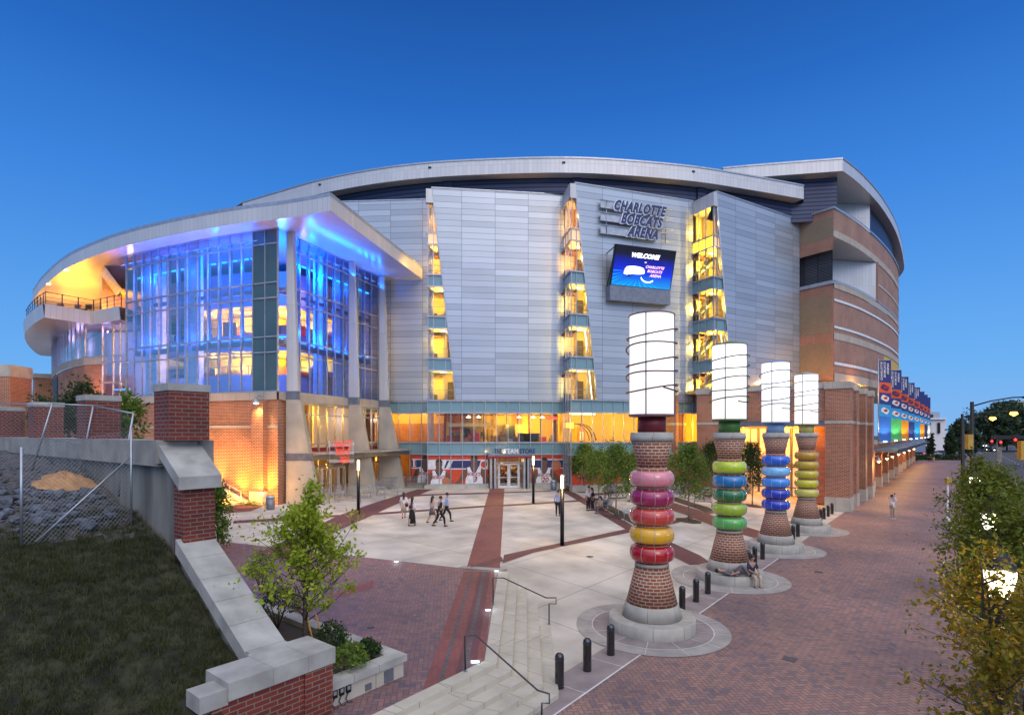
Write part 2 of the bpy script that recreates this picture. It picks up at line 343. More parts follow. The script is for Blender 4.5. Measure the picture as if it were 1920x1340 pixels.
def text_mesh(s, size=1, bold=.02, depth=.02, sx=1, shear=.0, spacing=1.0, vertical=False):
    c = bpy.data.curves.new('t', 'FONT'); c.body = s; c.size = size; c.offset = bold; c.extrude = depth/2; c.space_character = spacing; c.shear = shear; c.align_x = 'LEFT'; c.resolution_u = 3
    o = bpy.data.objects.new('t', c); COL.objects.link(o); dg = bpy.context.evaluated_depsgraph_get(); me = bpy.data.meshes.new_from_object(o.evaluated_get(dg))
    bpy.data.objects.remove(o); bpy.data.curves.remove(c)
    for v in me.vertices: v.co.x *= sx
    return me
def text_obj(s, m, parent, org, d, n, name='lettering', width=None, height=None, align='L', rot90=False, **k):
    me = text_mesh(s, **k); xs = [v.co.x for v in me.vertices]; ys = [v.co.y for v in me.vertices]
    x0, x1, y0, y1 = min(xs), max(xs), min(ys), max(ys); fx = (width/(x1-x0)) if width else 1; fy = (height/(y1-y0)) if height else fx
    if not width and height: fx = fy
    d = Vector((d[0], d[1], 0)).normalized(); n = Vector((n[0], n[1], 0)).normalized(); up = Vector((0, 0, 1)); org = Vector(org)
    for v in me.vertices:
        a, b = (v.co.x-x0)*fx, (v.co.y-y0)*fy
        if rot90: a, b = -b, a
        v.co = org+d*a+up*b+n*v.co.z
    me.materials.clear(); me.materials.append(MT[m]); me.name = name
    o = bpy.data.objects.new(name, me); COL.objects.link(o); o.parent = parent; return o
class Wall:
    def __init__(s, p, q):
        s.o = Vector((p[0], p[1])); e = Vector((q[0], q[1])); s.len = (e-s.o).length; s.d = (e-s.o).normalized(); s.n = Vector((s.d.y, -s.d.x))
        if s.n.dot(-s.o) < 0: s.n = -s.n
    def a(s, px):
        k = (px-CX)/F; return (k*s.o.y-s.o.x)/(s.d.x-k*s.d.y)
    def P(s, a, z, off=0): p = s.o+s.d*a+s.n*off; return (p.x, p.y, z)
    def zz(s, px, py): p = s.o+s.d*s.a(px); return CAMZ+(HY-py)*p.y/F
    def rect(s, m, a0, a1, z0, z1, off=0): m.face([s.P(a0, z0, off), s.P(a1, z0, off), s.P(a1, z1, off), s.P(a0, z1, off)], [(a0, z0), (a1, z0), (a1, z1), (a0, z1)])
    def poly(s, m, pts, off=0): m.face([s.P(a, z, off) for a, z in pts], [(a, z) for a, z in pts])
    def slab(s, m, a0, a1, z0, z1, off0, off1):
        c = [s.P(a0, 0, off0), s.P(a1, 0, off0), s.P(a1, 0, off1), s.P(a0, 0, off1)]; m.prism([x[:2] for x in c], z0, z1)
    def pslab(s, m, pts, off0, off1):       # polygon in the wall plane given a thickness
        n = len(pts); A = sum(pts[i][0]*pts[(i+1) % n][1]-pts[(i+1) % n][0]*pts[i][1] for i in range(n))
        s.poly(m, pts, off1); s.poly(m, pts[::-1], off0)
        for i in range(n):
            a, b = pts[i], pts[(i+1) % n]; m.face([s.P(*a, off0), s.P(*b, off0), s.P(*b, off1), s.P(*a, off1)])

# ================================================================ THE ARENA
arena = thing('arena_building', 'grey panelled arena with blue lit glass lobby, curved roofs and brick tower', 'arena', (0, 58, 0))
SPLITS = {'ceiling_lamp', 'tan_wall', 'stone_course', 'stone_plinth', 'added_soffit_light', 'edge_flashing', 'street_wall', 'opening_reveal'}
def AP(m, name, parent=None):          # a part of the arena (or a sub-part of one of its parts); the empty is shifted back
    if name in SPLITS and not getattr(m, 'one', 0):
        key = lambda p: tuple(round(c, 3) for c in p); par = {}
        def find(a):
            while par.setdefault(a, a) != a: a = par[a]
            return a
        for f in m.f:
            k = [find(key(m.v[i])) for i in f]
            for b in k[1:]: par[find(b)] = find(k[0])
        groups = {}; ui = 0
        for f, mi, sm in zip(m.f, m.m, m.sm): groups.setdefault(find(key(m.v[f[0]])), []).append(([m.v[i] for i in f], m.u[ui:ui+len(f)], mi, sm)); ui += len(f)
        if len(groups) > 1:
            r = None
            for g in groups.values():
                n = MB(); n.mats = []; n.one = 1
                for pts, uv, mi, sm in g: n.mat(m.mats[mi]); n.face(pts, uv, sm)
                o = AP(n, name, parent); r = r or o
            return r
    o = m.build(name); par = parent or arena; o.parent = par
    if par is arena: o.matrix_parent_inverse = Matrix.Translation((0, -58, 0))
    return o
BANDS = [(4.43, 5.56), (8.42, 9.55), (12.40, 13.54), (16.39, 17.50), (20.35, 21.46), (24.30, 25.41)]
LV = [z for b in BANDS for z in b]
WA = Wall((-7.98, 53.0), (5.04, 54.6)); WB = Wall((5.45, 51.9), (18.07, 56.15)); WC = Wall((19.28, 53.7), (31.21, 61.04)); WZ = Wall((-21.5, 55.62), (-7.7, 54.65))
TOP = 29.6
hall = mb('ochre_wall'); hull = [(-31, 62.5), (-21, 62), (-8, 59.6), (5, 60), (16, 61.6), (24, 64.5), (30, 69), (33.8, 73), (47, 92), (55, 110), (50, 150), (-50, 150), (-66, 90), (-50, 78)]
hall.prism(hull, 0, 31.0); AP(hall, 'hall_wall')
SL = [(WA, 813, 854.5, 0, 0), (WB, 1080.3, 1120, 1, 0), (WC, 1343, 1373, 1, 0)]
def slant(w, p0, p1):
    a0, a1 = w.a(p0), w.a(p1); return lambda z: a1+(a0-a1)*(z-9.55)/(28.18-9.55)
# metal facades with their slanted edge
for w, p0, p1, *_ in SL:
    f = slant(w, p0, p1); m = mb('metal_panel'); w.pslab(m, [(f(9.55), 9.55), (w.len, 9.55), (w.len, TOP), (f(TOP), TOP)], -.25, .14)
    fac = AP(m, 'metal_facade')
    m = mb('mullion'); w.slab(m, f(TOP)-.05, w.len, TOP, TOP+.1, -.4, .2); m.beam(w.P(f(9.55), 9.55, .1), w.P(f(TOP), TOP, .1), .09, .16)
    AP(m, 'edge_flashing', fac)
m = mb('metal_panel'); WZ.pslab(m, [(0, 9.55), (WZ.len, 9.55), (WZ.len, 29.25), (0, 29.25)], -.25, 0); fac = AP(m, 'metal_facade')
m = mb('mullion'); WZ.slab(m, 0, WZ.len, 29.25, 29.35, -.4, .06); AP(m, 'edge_flashing', fac)
# glass towers in the notches between the facades
emit('cream_lit', (1, .62, .32), .62)
prevend = {0: Vector((-7.7, 54.7)), 1: Vector((5.04, 54.6)), 2: Vector((18.07, 56.15))}
for i, (w, p0, p1, *_) in enumerate(SL):
    f = slant(w, p0, p1); back = prevend[i]; ret = Wall(back, w.o); ret.n = Vector((-ret.d.y, ret.d.x))
    if ret.n.x > 0: ret.n = -ret.n
    m = mb('mullion')
    for z in LV[4:]:
        w.slab(m, -.12, f(z)+.02, z-.07, z+.07, -.02, .16)
        m.beam(ret.P(0, z, .05), ret.P(ret.len+.1, z, .05), .14, .13)
    k = 0
    for a in [.03, .55]+[.55+1.13*j for j in range(1, 4)]:
        if a > f(9.55)-.1: break
        zt = 28.18 if a < f(28.18) else 9.55+(f(9.55)-a)/(f(9.55)-f(28.18))*18.63
        m.beam(w.P(a, 9.55, .04), w.P(a, zt, .04), .07, .13, up=(w.n.x, w.n.y, 0))
    for a in (0.05, ret.len*.35, ret.len*.68):
        m.beam(ret.P(a, 1.6, .03), ret.P(a, 28.18, .03), .07, .12, up=(ret.n.x, ret.n.y, 0))
    tw = AP(m, 'glass_tower')
    m = mb('clear_glass')
    zs = [9.55, 12.40, 13.54, 16.39, 17.50, 20.35, 21.46, 24.30, 25.41, 28.18]
    for j, (z0, z1) in enumerate(zip(zs, zs[1:])):
        m.mat('clear_glass' if j % 2 == 0 else ('cream_lit' if j == 7 else 'spandrel_teal'))
        w.poly(m, [(0, z0), (f(z0), z0), (f(z1), z1), (0, z1)])
        m.mat('clear_glass' if j % 2 == 0 else ('tube_yellow' if j == 7 and i == 2 else 'cream_lit' if j == 7 else 'spandrel_teal'))
        m.face([ret.P(0, z0), ret.P(ret.len, z0), ret.P(ret.len, z1), ret.P(0, z1)])
    AP(m, 'glass_pane', tw)
    m = mb('fascia_panel'); w.pslab(m, [(-.15, 28.18), (f(28.18)-.02, 28.18), (f(29.5)-.02, 29.5), (-.15, 29.5)], -.3, .22)
    m.face([ret.P(0, 28.18, .15), ret.P(ret.len+.1, 28.18, .15), ret.P(ret.len+.1, 29.5, .15), ret.P(0, 29.5, .15)]); m.face([ret.P(0, 29.5, .15), ret.P(ret.len, 29.5, .15), w.P(3, 29.5, -.3), ret.P(0, 29.5, -4)])
    m.face([ret.P(0, 28.18, .15), ret.P(ret.len+.1, 28.18, .15), w.P(f(28.18), 28.18, .1), w.P(2.5, 28.18, -3), ret.P(0, 28.18, -3)])
    AP(m, 'tower_cap', tw)
    # the lit rooms behind: floors, wall, stair
    m = mb('warm_wall'); W_ = 6.0
    for z0, z1 in BANDS[1:]:
        m.mat('white_wall' if i < 2 else 'warm_wall'); m.prism([w.P(.1, 0, -.12)[:2], w.P(W_, 0, -.12)[:2], w.P(W_, 0, -2.6)[:2], w.P(.9 if i else .1, 0, -2.6)[:2]]+([tuple(back+w.d*.2)] if i else []), z0+.02, z1-.02)
    m.mat('warm_wall'); w.slab(m, W_, W_+.2, 9.55, 28.2, -2.8, -.3); w.slab(m, .7 if i else -.3, W_, 9.55, 28.5, -2.8, -2.6); w.slab(m, .5, W_, 28.25, 28.45, -2.8, -.3)
    m.mat('timber_tan'); w.slab(m, 1.5, 1.62, 9.55, 28.2, -2.6, -2.2)
    for z0, z1 in ((9.55, 12.4), (13.54, 16.39), (17.5, 20.35), (21.46, 24.3)):
        m.mat('wood'); w.slab(m, .2, 1.4, z1-.55, z1-.3, -2.58, -1.9); m.mat('steel_grey'); w.slab(m, .05, 5, z0+1.0, z0+1.05, -.5, -.45); w.slab(m, .05, 5, z0+.5, z0+.53, -.5, -.45); m.mat('dark_interior'); w.slab(m, 1.9, 2.5, z0, z0+2.0, -2.58, -2.5); w.slab(m, .3, .9, z0, z0+.7, -2.2, -1.8)
    AP(m, 'stair_room')
    m = mb('tube_yellow')
    for j, (z0, z1) in enumerate([(9.55, 12.4), (13.54, 16.39), (17.5, 20.35), (21.46, 24.3), (25.41, 28.18)]):
        if j < 4: m.mat('lamp_white'); w.slab(m, 1.2, 1.8, z1-.06, z1-.03, -1.5, -1.2)
        e = (260, 320, 280, 340, 190)[j]*(1.5 if i == 2 else 1.0)
        c = (1, .62, .07) if j < 3 or i == 2 else (1, .46, .08)
        plight(w.P(.75, (z0+z1)/2+.2, -1.15), e*.95, c, 0); plight(w.P(2.2, (z0+z1)/2+.3, -1.2), e*.4, c, 0)
        if i == 2: plight(w.P(1.5, z0+1.3, -.9), e*.3, c, 0)
    if i: m.mat('lamp_white'); m.tube([w.P(f(9.6)-.35, 9.7, -.4), w.P(f(16)-.35, 16.2, -.4)], .035, 6)
    AP(m, 'ceiling_lamp')
for z in (10.2, 14.1, 18.1, 22.1):        # stair flights with rails in the third tower
    m = mb('steel_grey')
    m.beam(WC.P(.2, z, -2.2), WC.P(3.2, z+2.4, -2.2), .9, .18); m.mat('rail_dark'); m.tube([WC.P(.2, z+1, -1.7), WC.P(3.2, z+3.4, -1.7)], .03, 6)
    for q in range(5): m.tube([WC.P(.2+.7*q, z+.56*q, -1.7), WC.P(.2+.7*q, z+1+.56*q, -1.7)], .018, 5)
    AP(m, 'stair_flight')

# storefront along the ground: spandrel bands, tall windows, mullions
def storefront(w, a0, a1, name, posters=True, zb=1.58):
    n = max(1, round((a1-a0)/1.125)); st = (a1-a0)/n
    m = mb('mullion')
    for j in range(n+1): m.beam(w.P(a0+j*st, zb, .03), w.P(a0+j*st, 9.55, .03), .07, .13, up=(w.n.x, w.n.y, 0))
    for z in (zb, 4.43, 5.56, 8.42, 9.55): w.slab(m, a0-.1, a1, z-.065, z+.065, -.04, .15 if z != 9.55 else .2)
    p = AP(m, name)
    m = mb('store_glass'); w.rect(m, a0, a1, 5.56, 8.42); AP(m, 'glass_pane', p)
    m = mb('spandrel_teal'); w.rect(m, a0, a1, 8.42, 9.55); w.rect(m, a0, a1, 4.43, 5.56); AP(m, 'spandrel', p)
    return p
sfA = storefront(WA, 0, WA.len, 'storefront_window'); sfB = storefront(WB, 0, WB.len, 'storefront_window'); sfC = storefront(WC, 0, WC.len-1.5, 'storefront_window'); sfZ = storefront(WZ, 7.0, WZ.len, 'storefront_window')
for i, w in ((1, WB), (2, WC)):
    back = prevend[i]; ret = Wall(back, w.o); m = mb('mullion')
    for z in (1.58, 4.43, 5.56, 8.42): m.beam(ret.P(0, z, 0), ret.P(ret.len, z, 0), .12, .12)
    m.mat('store_glass'); m.face([ret.P(0, 5.56), ret.P(ret.len, 5.56), ret.P(ret.len, 8.42), ret.P(0, 8.42)]); m.mat('spandrel_deep')
    for z0, z1 in BANDS[:2]: m.face([ret.P(0, z0), ret.P(ret.len, z0), ret.P(ret.len, z1), ret.P(0, z1)])
    m.mat('grey_glass'); m.face([ret.P(0, 1.6), ret.P(ret.len, 1.6), ret.P(ret.len, 4.43), ret.P(0, 4.43)]); AP(m, 'side_window')
# plinth
m = mb('stone')
for w, a0, a1 in ((WA, -.3, WA.a(916)), (WA, WA.a(992), WA.len+.2), (WB, 0, WB.len), (WC, 0, WC.len-1), (WZ, 8, WZ.len-.2)): w.slab(m, a0, a1, -.3, 1.56, -.3, .35 if w is not WZ else .05)
AP(m, 'stone_plinth')
# interior of the two lit storeys
m = mb('dark_interior')
for w in (WA, WB, WC, WZ):
    bk = {id(WB): prevend[1], id(WC): prevend[2]}.get(id(w)); fpl = [w.P(.1, 0, -.2)[:2], w.P(w.len, 0, -.2)[:2], w.P(w.len, 0, -5.4)[:2], w.P(1.5 if bk else 0, 0, -5.4)[:2]]+([tuple(bk+w.d*.25)] if bk else [])
    m.mat('timber_tan'); m.prism(fpl, 4.55, 5.44); m.mat('white_wall'); m.prism(fpl, 8.55, 9.45)
    m.mat('ochre_wall' if w is not WZ else 'arena_brick'); w.slab(m, 1 if bk else 0, w.len, 5.44, 8.55, -5.3, -5.0)
    if w is WA: m.mat('orange_wall'); w.slab(m, 0, 3.5, 5.44, 8.55, -4.98, -4.9); w.slab(m, 8.6, 9.7, 5.44, 8.5, -4.98, -4.9)
    m.mat('warm_wall'); w.slab(m, 1 if bk else 0, w.len, .8, 4.55, -5.3, -5.0)
AP(m, 'lobby_interior')
m = mb('arena_brick'); WZ.slab(m, 7, WZ.len+.5, 1.2, 7.45, -3.2, -3.0); m.mat('ochre_wall'); WZ.slab(m, 7, WZ.len+.5, 7.45, 8.5, -3.1, -2.95); AP(m, 'brick_backdrop')
# shop fittings upstairs
m = mb('ochre_wall'); rnd = random.Random(3)
m.mat('warm_wall'); WA.slab(m, 1.9, 6.2, 7.1, 7.45, -3.6, -1.8)
for a in (1.9, 3.3, 5.0, 6.1): m.mat('ochre_wall'); WA.slab(m, a-.15, a+.15, 5.6, 7.6, -2.9, -2.6)
m.mat('black_metal'); WA.slab(m, 9.0, 10.9, 5.6, 6.45, -2.4, -1.4); WA.slab(m, 7.7, 8.7, 5.6, 7.3, -3.2, -3.0); m.mat('orange_red'); WA.slab(m, 2.2, 3.4, 6.7, 7.0, -3.9, -3.7)
m.mat('warm_wall'); WA.slab(m, 8.9, 10.2, 5.6, 7.4, -4.4, -4.2); m.mat('signal_red'); WA.slab(m, 11.6, 12.7, 7.85, 8.05, -1.2, -1.1)
m.mat('dark_interior')
for q in range(30):
    a = rnd.uniform(1.6, 12.4); o_ = rnd.uniform(1.2, 4.2); m.mat(rnd.choice(['dark_interior', 'dark_interior', 'wood', 'cloth_red', 'steel_grey'])); WA.slab(m, a, a+rnd.uniform(.12, .6), 5.56, 5.56+rnd.uniform(.25, .95), -o_-.3, -o_)
m.mat('dark_interior')
for q in range(10):
    a = .8+1.2*q; WA.slab(m, a, a+.9, 8.25, 8.35, -3.8, -3.7); WA.slab(m, a, a+.07, 5.56, 8.5, -4.8, -4.6)
for q in range(9):
    a = rnd.uniform(1.6, 11); m.mat(rnd.choice(['cloth_red', 'steel_grey', 'timber_tan', 'cloth_black'])); WA.slab(m, a, a+rnd.uniform(.4, 1.1), 6.2, 6.2+rnd.uniform(.3, .8), -4.8, -4.4)
AP(m, 'shop_fittings')
for a in (2.6, 5.2, 7.9, 10.5): plight(WA.P(a, 7.3, -2.4), 640, (1, .64, .05), 0)
m = mb('lamp_white')
for a in (3.9, 4.9, 8.9, 10.3, 11.2): m.lathe(WA.P(a, 7.98, -1.2), [(.04, .22), (.1, .12), (.26, 0), (.02, -.02)], 12)
AP(m, 'pendant_lamp')
for a in (1.2, 4, 7.5, 10.5): plight(WB.P(a, 7.4, -2.2), 360, (1, .64, .06), 0)
m = mb('rail_dark')
for q in range(3): m.tube([WB.P(.9+q*.6+1.6*math.sin(t), 5.6+1.75*math.cos(t) , -1.2-q*.5) for t in [k*.15 for k in range(0, 11)]], .05, 6)
m.mat('tube_yellow'); WB.slab(m, 1.0, 1.9, 7.0, 7.5, -3.6, -3.5); m.mat('orange_wall'); WB.slab(m, 2.1, 3.0, 5.6, 7.4, -3.2, -3.1); m.mat('white_wall'); WB.slab(m, 2.35, 2.75, 5.7, 6.6, -3.05, -3.0)
m.mat('lamp_white'); WB.slab(m, .6, 3.2, 8.25, 8.36, -1.6, -1.3)
AP(m, 'concourse_arch')
for a in (.8, 3.5, 6.5): plight(WC.P(a, 7.3, -2), 280, (1, .58, .06), 0)
for a in (8.6, 10.6, 12.6): plight(WZ.P(a, 8.0, -1.6), 130, (1, .55, .10), .2)
plight(WZ.P(8.6, 3.9, -1.4), 130, (1, .52, .05), .2)

# ---- posters on the ground floor glass: generic players, team lettering
def ell(c, rx, rz, n=16, t0=0, t1=2*math.pi): return [(c[0]+rx*math.cos(t0+(t1-t0)*k/n), c[1]+rz*math.sin(t0+(t1-t0)*k/n)) for k in range(n)]
def poster(w, a0, a1, bands=True):
    m = mb('orange_red'); w.rect(m, a0, a1, 1.62, 4.4, -.02)
    if bands:
        m.mat('white_paint'); w.rect(m, a0, a1, 3.02, 3.95, -.015); m.mat('navy'); w.rect(m, a0, a1, 3.12, 3.85, -.01)
    return m
def player(w, ac, zt, s, num, arm, ball, par, flip=1):
    m = mb('skin_dark'); z0 = 1.63
    def P(pts, o): 
        pts = [(ac+flip*x*s, max(z0, zt+z*s)) for x, z in pts]
        w.poly(m, pts if flip > 0 else pts[::-1], o)
    P([(-.42, -.62), (-.30, -.52), (-.16, -.46), (-.12, -.3), (.12, -.3), (.16, -.46), (.32, -.52), (.44, -.62), (.5, -.9), (.3, -1.0), (-.3, -1.0), (-.5, -.9)], .02)
    P(ell((0, -.18), .155, .21), .024)
    P(arm[0], .022); P(arm[1], .022)
    m.mat('white_paint'); P([(-.3, -.5), (-.19, -.46), (-.1, -.66), (0, -.74), (.1, -.66), (.19, -.46), (.3, -.5), (.27, -.8), (.36, -.95), (.38, -2.2), (-.38, -2.2), (-.36, -.95), (-.27, -.8)], .028)
    m.mat('navy'); P([(-.19, -.46), (-.15, -.455), (-.075, -.65), (0, -.71), (.075, -.65), (.15, -.455), (.19, -.46), (.1, -.67), (0, -.745), (-.1, -.67)], .031)
    m.mat('hair'); P(ell((0, -.12), .16, .16, 12, 0, math.pi), .028)
    if ball: m.mat('ball_orange'); P(ell(ball, .19, .19), .034)
    AP(m, 'player_picture', par)
    x = -.27 if flip > 0 else -.27
    o = text_obj('BOBCATS', 'cloth_red', None, w.P(ac+x*s, zt-.86*s, .036), w.d, w.n, width=.54*s, height=.15*s, bold=.03, shear=.2, depth=.004); o.parent = par
    if num: o = text_obj(num, 'cloth_red', None, w.P(ac-.12*s+(.1*s if len(num) == 1 else 0), zt-1.12*s, .036), w.d, w.n, height=.24*s, bold=.03, shear=.2, depth=.004); o.parent = par
plain('ball_orange', (.50, .17, .07), .6)
pA = AP(poster(WA, -.05, WA.a(915)), 'wall_poster'); pB = AP(poster(WA, WA.a(993), WA.len), 'wall_poster'); pZ = AP(poster(WZ, WZ.a(772), WZ.len), 'wall_poster')
m = mb('white_paint'); WA.poly(m, [(WA.a(842), 3.05), (WA.a(835), 3.05), (WA.a(843), 3.9), (WA.a(850), 3.9)], -.004); WA.poly(m, [(-.04, 3.05), (WA.a(832), 3.05), (WA.a(838), 3.9), (-.04, 3.9)], -.006)
WA.poly(m, [(WA.a(897), 3.05), (WA.a(915), 3.05), (WA.a(915), 3.92), (WA.a(902), 3.92)], -.004); m.mat('orange_red'); WA.poly(m, ell((WA.a(912)-.25, 3.46), .3, .32), -.001); AP(m, 'poster_trim', pA)
armL = [(-.36, -.56), (-.46, -.62), (-.6, -1.0), (-.52, -1.4), (-.1, -1.75), (.02, -1.6), (-.34, -1.3), (-.4, -1.0)]; armR = [(.36, -.56), (.48, -.64), (.62, -1.0), (.56, -1.4), (.2, -1.8), (.1, -1.62), (.38, -1.3), (.42, -1.0)]
armD = [(-.36, -.56), (-.48, -.64), (-.66, -1.0), (-.85, -1.45), (-.72, -1.95), (-.6, -1.9), (-.66, -1.45), (-.44, -1.0)]; armE = [(.36, -.56), (.48, -.62), (.78, -1.0), (1.25, -1.3), (1.2, -1.45), (.7, -1.2), (.42, -.95)]
player(WA, WA.a(823), 3.93, 2.1, '', (armL, armR), (.32, -.98), pA)
player(WA, WA.a(889), 4.28, 2.2, '3', (armD, armR), None, pA)
player(WA, WA.a(1020), 4.05, 2.1, '20', (armL, armE), None, pB)
player(WZ, WZ.a(798), 4.2, 2.1, '3', (armD, armL), None, pZ)
m = mb('ball_orange'); WA.poly(m, ell((WA.len-.75, 3.35), .5, .5), .02); AP(m, 'ball_picture', pB)
m = mb('white_paint'); WZ.rect(m, WZ.a(774.5), WZ.a(780), 3.2, 3.85, -.004); m.mat('cloth_red'); WZ.rect(m, WZ.a(777.5), WZ.a(779.6), 3.25, 3.8, -.002); AP(m, 'league_emblem', pZ)
m = mb('orange_red'); WB.rect(m, .1, 5.2, 1.62, 2.6, .03); pT = AP(m, 'store_poster')
o = text_obj('THE TEAM STORE', 'navy', pT, WB.P(.6, 2.15, .05), WB.d, WB.n, height=.2, bold=.03, depth=.004)
# store door bay
bay = Wall(WA.P(WA.a(916), 0, 0)[:2], WA.P(WA.a(991), 0, 0)[:2]); bl = bay.len
m = mb('galvanised')
for a in (.35, bl-.35):
    bay.slab(m, a-.28, a-.1, .9, 4.25, -.4, .95); bay.slab(m, a+.1, a+.28, .9, 4.25, -.4, .95)
m.mat('steel_grey'); bay.slab(m, -.15, bl+.15, 4.3, 4.5, -.5, 1.25); m.mat('cloth_red'); bay.slab(m, -.15, bl+.15, 4.12, 4.29, .7, 1.2); st = AP(m, 'store_porch')
dw = (bl-1.5)/1; m = mb('white_paint'); a0 = bl/2-.98
for q in range(2):
    x = a0+q*.99
    m = mb('white_paint'); bay.slab(m, x, x+.13, 1.22, 3.55, .1, .2); bay.slab(m, x+.84, x+.97, 1.22, 3.55, .1, .2); bay.slab(m, x+.13, x+.84, 3.4, 3.55, .1, .2); bay.slab(m, x+.13, x+.84, 1.22, 1.45, .1, .2); bay.slab(m, x+.13, x+.84, 2.2, 2.26, .12, .18)
    d = AP(m, 'store_door'); m = mb('store_glass'); bay.rect(m, x+.13, x+.84, 1.45, 3.4, .15); AP(m, 'glass_pane', d)
    m = mb('galvanised'); m.tube([bay.P(x+(.78 if q == 0 else .19), 2.0, .26), bay.P(x+(.78 if q == 0 else .19), 2.7, .26)], .02, 6); AP(m, 'door_handle', d)
m = mb('white_paint')
for a in (a0-.75, a0-.08, a0+1.99, a0+2.68): bay.slab(m, a, a+.07, 1.22, 4.2, .1, .18)
bay.slab(m, a0-.7, a0+2.7, 3.62, 3.72, .1, .18); AP(m, 'door_surround')
m = mb('store_glass'); bay.rect(m, a0-.7, a0+2.7, 3.7, 4.2, .12); bay.rect(m, a0-.7, a0-.05, 1.25, 3.62, .12); bay.rect(m, a0+2.05, a0+2.7, 1.25, 3.62, .12); AP(m, 'transom_glass')
m = mb('timber_tan'); rnd = random.Random(5)
for q in range(70):
    a = rnd.uniform(.4, bl-.4); z = rnd.choice([1.5, 1.95, 2.4, 2.85, 3.3]); m.mat(rnd.choice(['cloth_red', 'orange_red', 'white_wall', 'cloth_navy', 'timber_tan', 'cloth_black', 'ochre_wall'])); bay.slab(m, a, a+rnd.uniform(.12, .3), z, z+rnd.uniform(.15, .35), -2.6, -2.3)
m.mat('wood')
for z in (1.45, 1.9, 2.35, 2.8, 3.25): bay.slab(m, .3, bl-.3, z-.04, z-.005, -2.7, -2.2)
AP(m, 'shop_shelf')
plight(bay.P(bl/2, 3.9, -1.3), 110, (1, .66, .25), .2)
sgn = thing('store_sign', 'blue and white store name lettering above the glass shop doors', 'sign', bay.P(0, 4.5, 1.1))
for s, mm, p0, p1 in (('THE', 'navy', 921, 935), ('TEAM', 'white_paint', 938.5, 966), ('STORE', 'navy', 967, 997)):
    o = text_obj(s, mm, None, bay.P(bay.a(p0)+.2, 4.52, 1.15), bay.d, bay.n, width=(bay.a(p1)-bay.a(p0))*.97, height=.48, bold=.035, depth=.05); o.parent = sgn; o.matrix_parent_inverse = Matrix.Translation(-sgn.location)
m = mb('galvanised'); bay.slab(m, bay.a(920), bay.a(998), 4.5, 4.53, 1.08, 1.22); o = m.build('sign_rail'); o.parent = sgn; o.matrix_parent_inverse = Matrix.Translation(-sgn.location)

# ---- main roof: curved fascia, soffit, dark louvred clerestory
arc = [(455, 63.3), (520, 60.6), (600, 57.7), (700, 55.4), (806, 54), (928, 53.3), (1057, 53), (1169, 53.5), (1300, 54.8), (1400, 56.6), (1507, 59)]
def dense(pts, k=4):
    o = []
    for i in range(len(pts)-1):
        p0, p1, p2, p3 = pts[max(i-1, 0)], pts[i], pts[i+1], pts[min(i+2, len(pts)-1)]
        for j in range(k):
            t = j/k; o.append(tuple(.5*((2*b)+(c-a)*t+(2*a-5*b+4*c-d)*t*t+(-a+3*b-3*c+d)*t**3) for a, b, c, d in zip(p0, p1, p2, p3)))
    return o+[tuple(pts[-1])]
def ribbon(m, line, z0, z1, out0=0, out1=0, cen=None):
    acc = 0
    for a, b in zip(line, line[1:]):
        l = math.hypot(b[0]-a[0], b[1]-a[1]); d = Vector((b[0]-a[0], b[1]-a[1])).normalized(); n = Vector((d.y, -d.x))
        f = lambda p, o, z: (p[0]+n.x*o, p[1]+n.y*o, z)
        m.face([f(a, out0, z0), f(b, out0, z0), f(b, out1, z1), f(a, out1, z1)], [(acc, z0), (acc+l, z0), (acc+l, z1), (acc, z1)]); acc += l
rxy = dense([((p-CX)/F*D, D) for p, D in arc])
m = mb('fascia_panel'); ribbon(m, rxy, 31.1, 32.45); m.mat('mullion'); ribbon(m, rxy, 32.45, 32.6, .06, .06)
e = rxy[-1]; m.mat('fascia_panel'); m.face([(e[0], e[1], 31.1), (e[0]+6, e[1]+12, 31.1), (e[0]+6, e[1]+12, 32.5), (e[0], e[1], 32.5)])
rf = AP(m, 'main_roof')
m = mb('soffit_panel'); inn = [(x*.985, y+1.15) for x, y in rxy]
for (a, b), (c, d) in zip(zip(rxy, rxy[1:]), zip(inn, inn[1:])): m.face([(*a, 31.1), (*b, 31.1), (*d, 31.12), (*c, 31.12)])
AP(m, 'roof_soffit', rf)
m = mb('mullion'); top = [(x, y, 32.55) for x, y in rxy]+[(45, 90, 33), (30, 140, 33), (-40, 140, 33), (-60, 90, 33)]; m.face(top); AP(m, 'roof_deck', rf)
m = mb('louvre_blue'); ribbon(m, inn, 29.66, 31.12)
for px in (829, 1069, 1309):
    j = min(range(len(inn)), key=lambda k: abs(CX+F*inn[k][0]/inn[k][1]-px)); a, b = Vector(inn[j]), Vector(inn[min(j+1, len(inn)-1)]); m.box(inn[j], b-a, .95, .3, 29.66, 31.1)
AP(m, 'clerestory_louvre')
m = mb('black_metal')
for px in (610, 811, 1053, 1297):
    j = min(range(len(rxy)), key=lambda k: abs(CX+F*rxy[k][0]/rxy[k][1]-px)); m.box((rxy[j][0], rxy[j][1]-.02), (1, 0), .3, .08, 31.95, 32.12)
AP(m, 'roof_vent', rf)

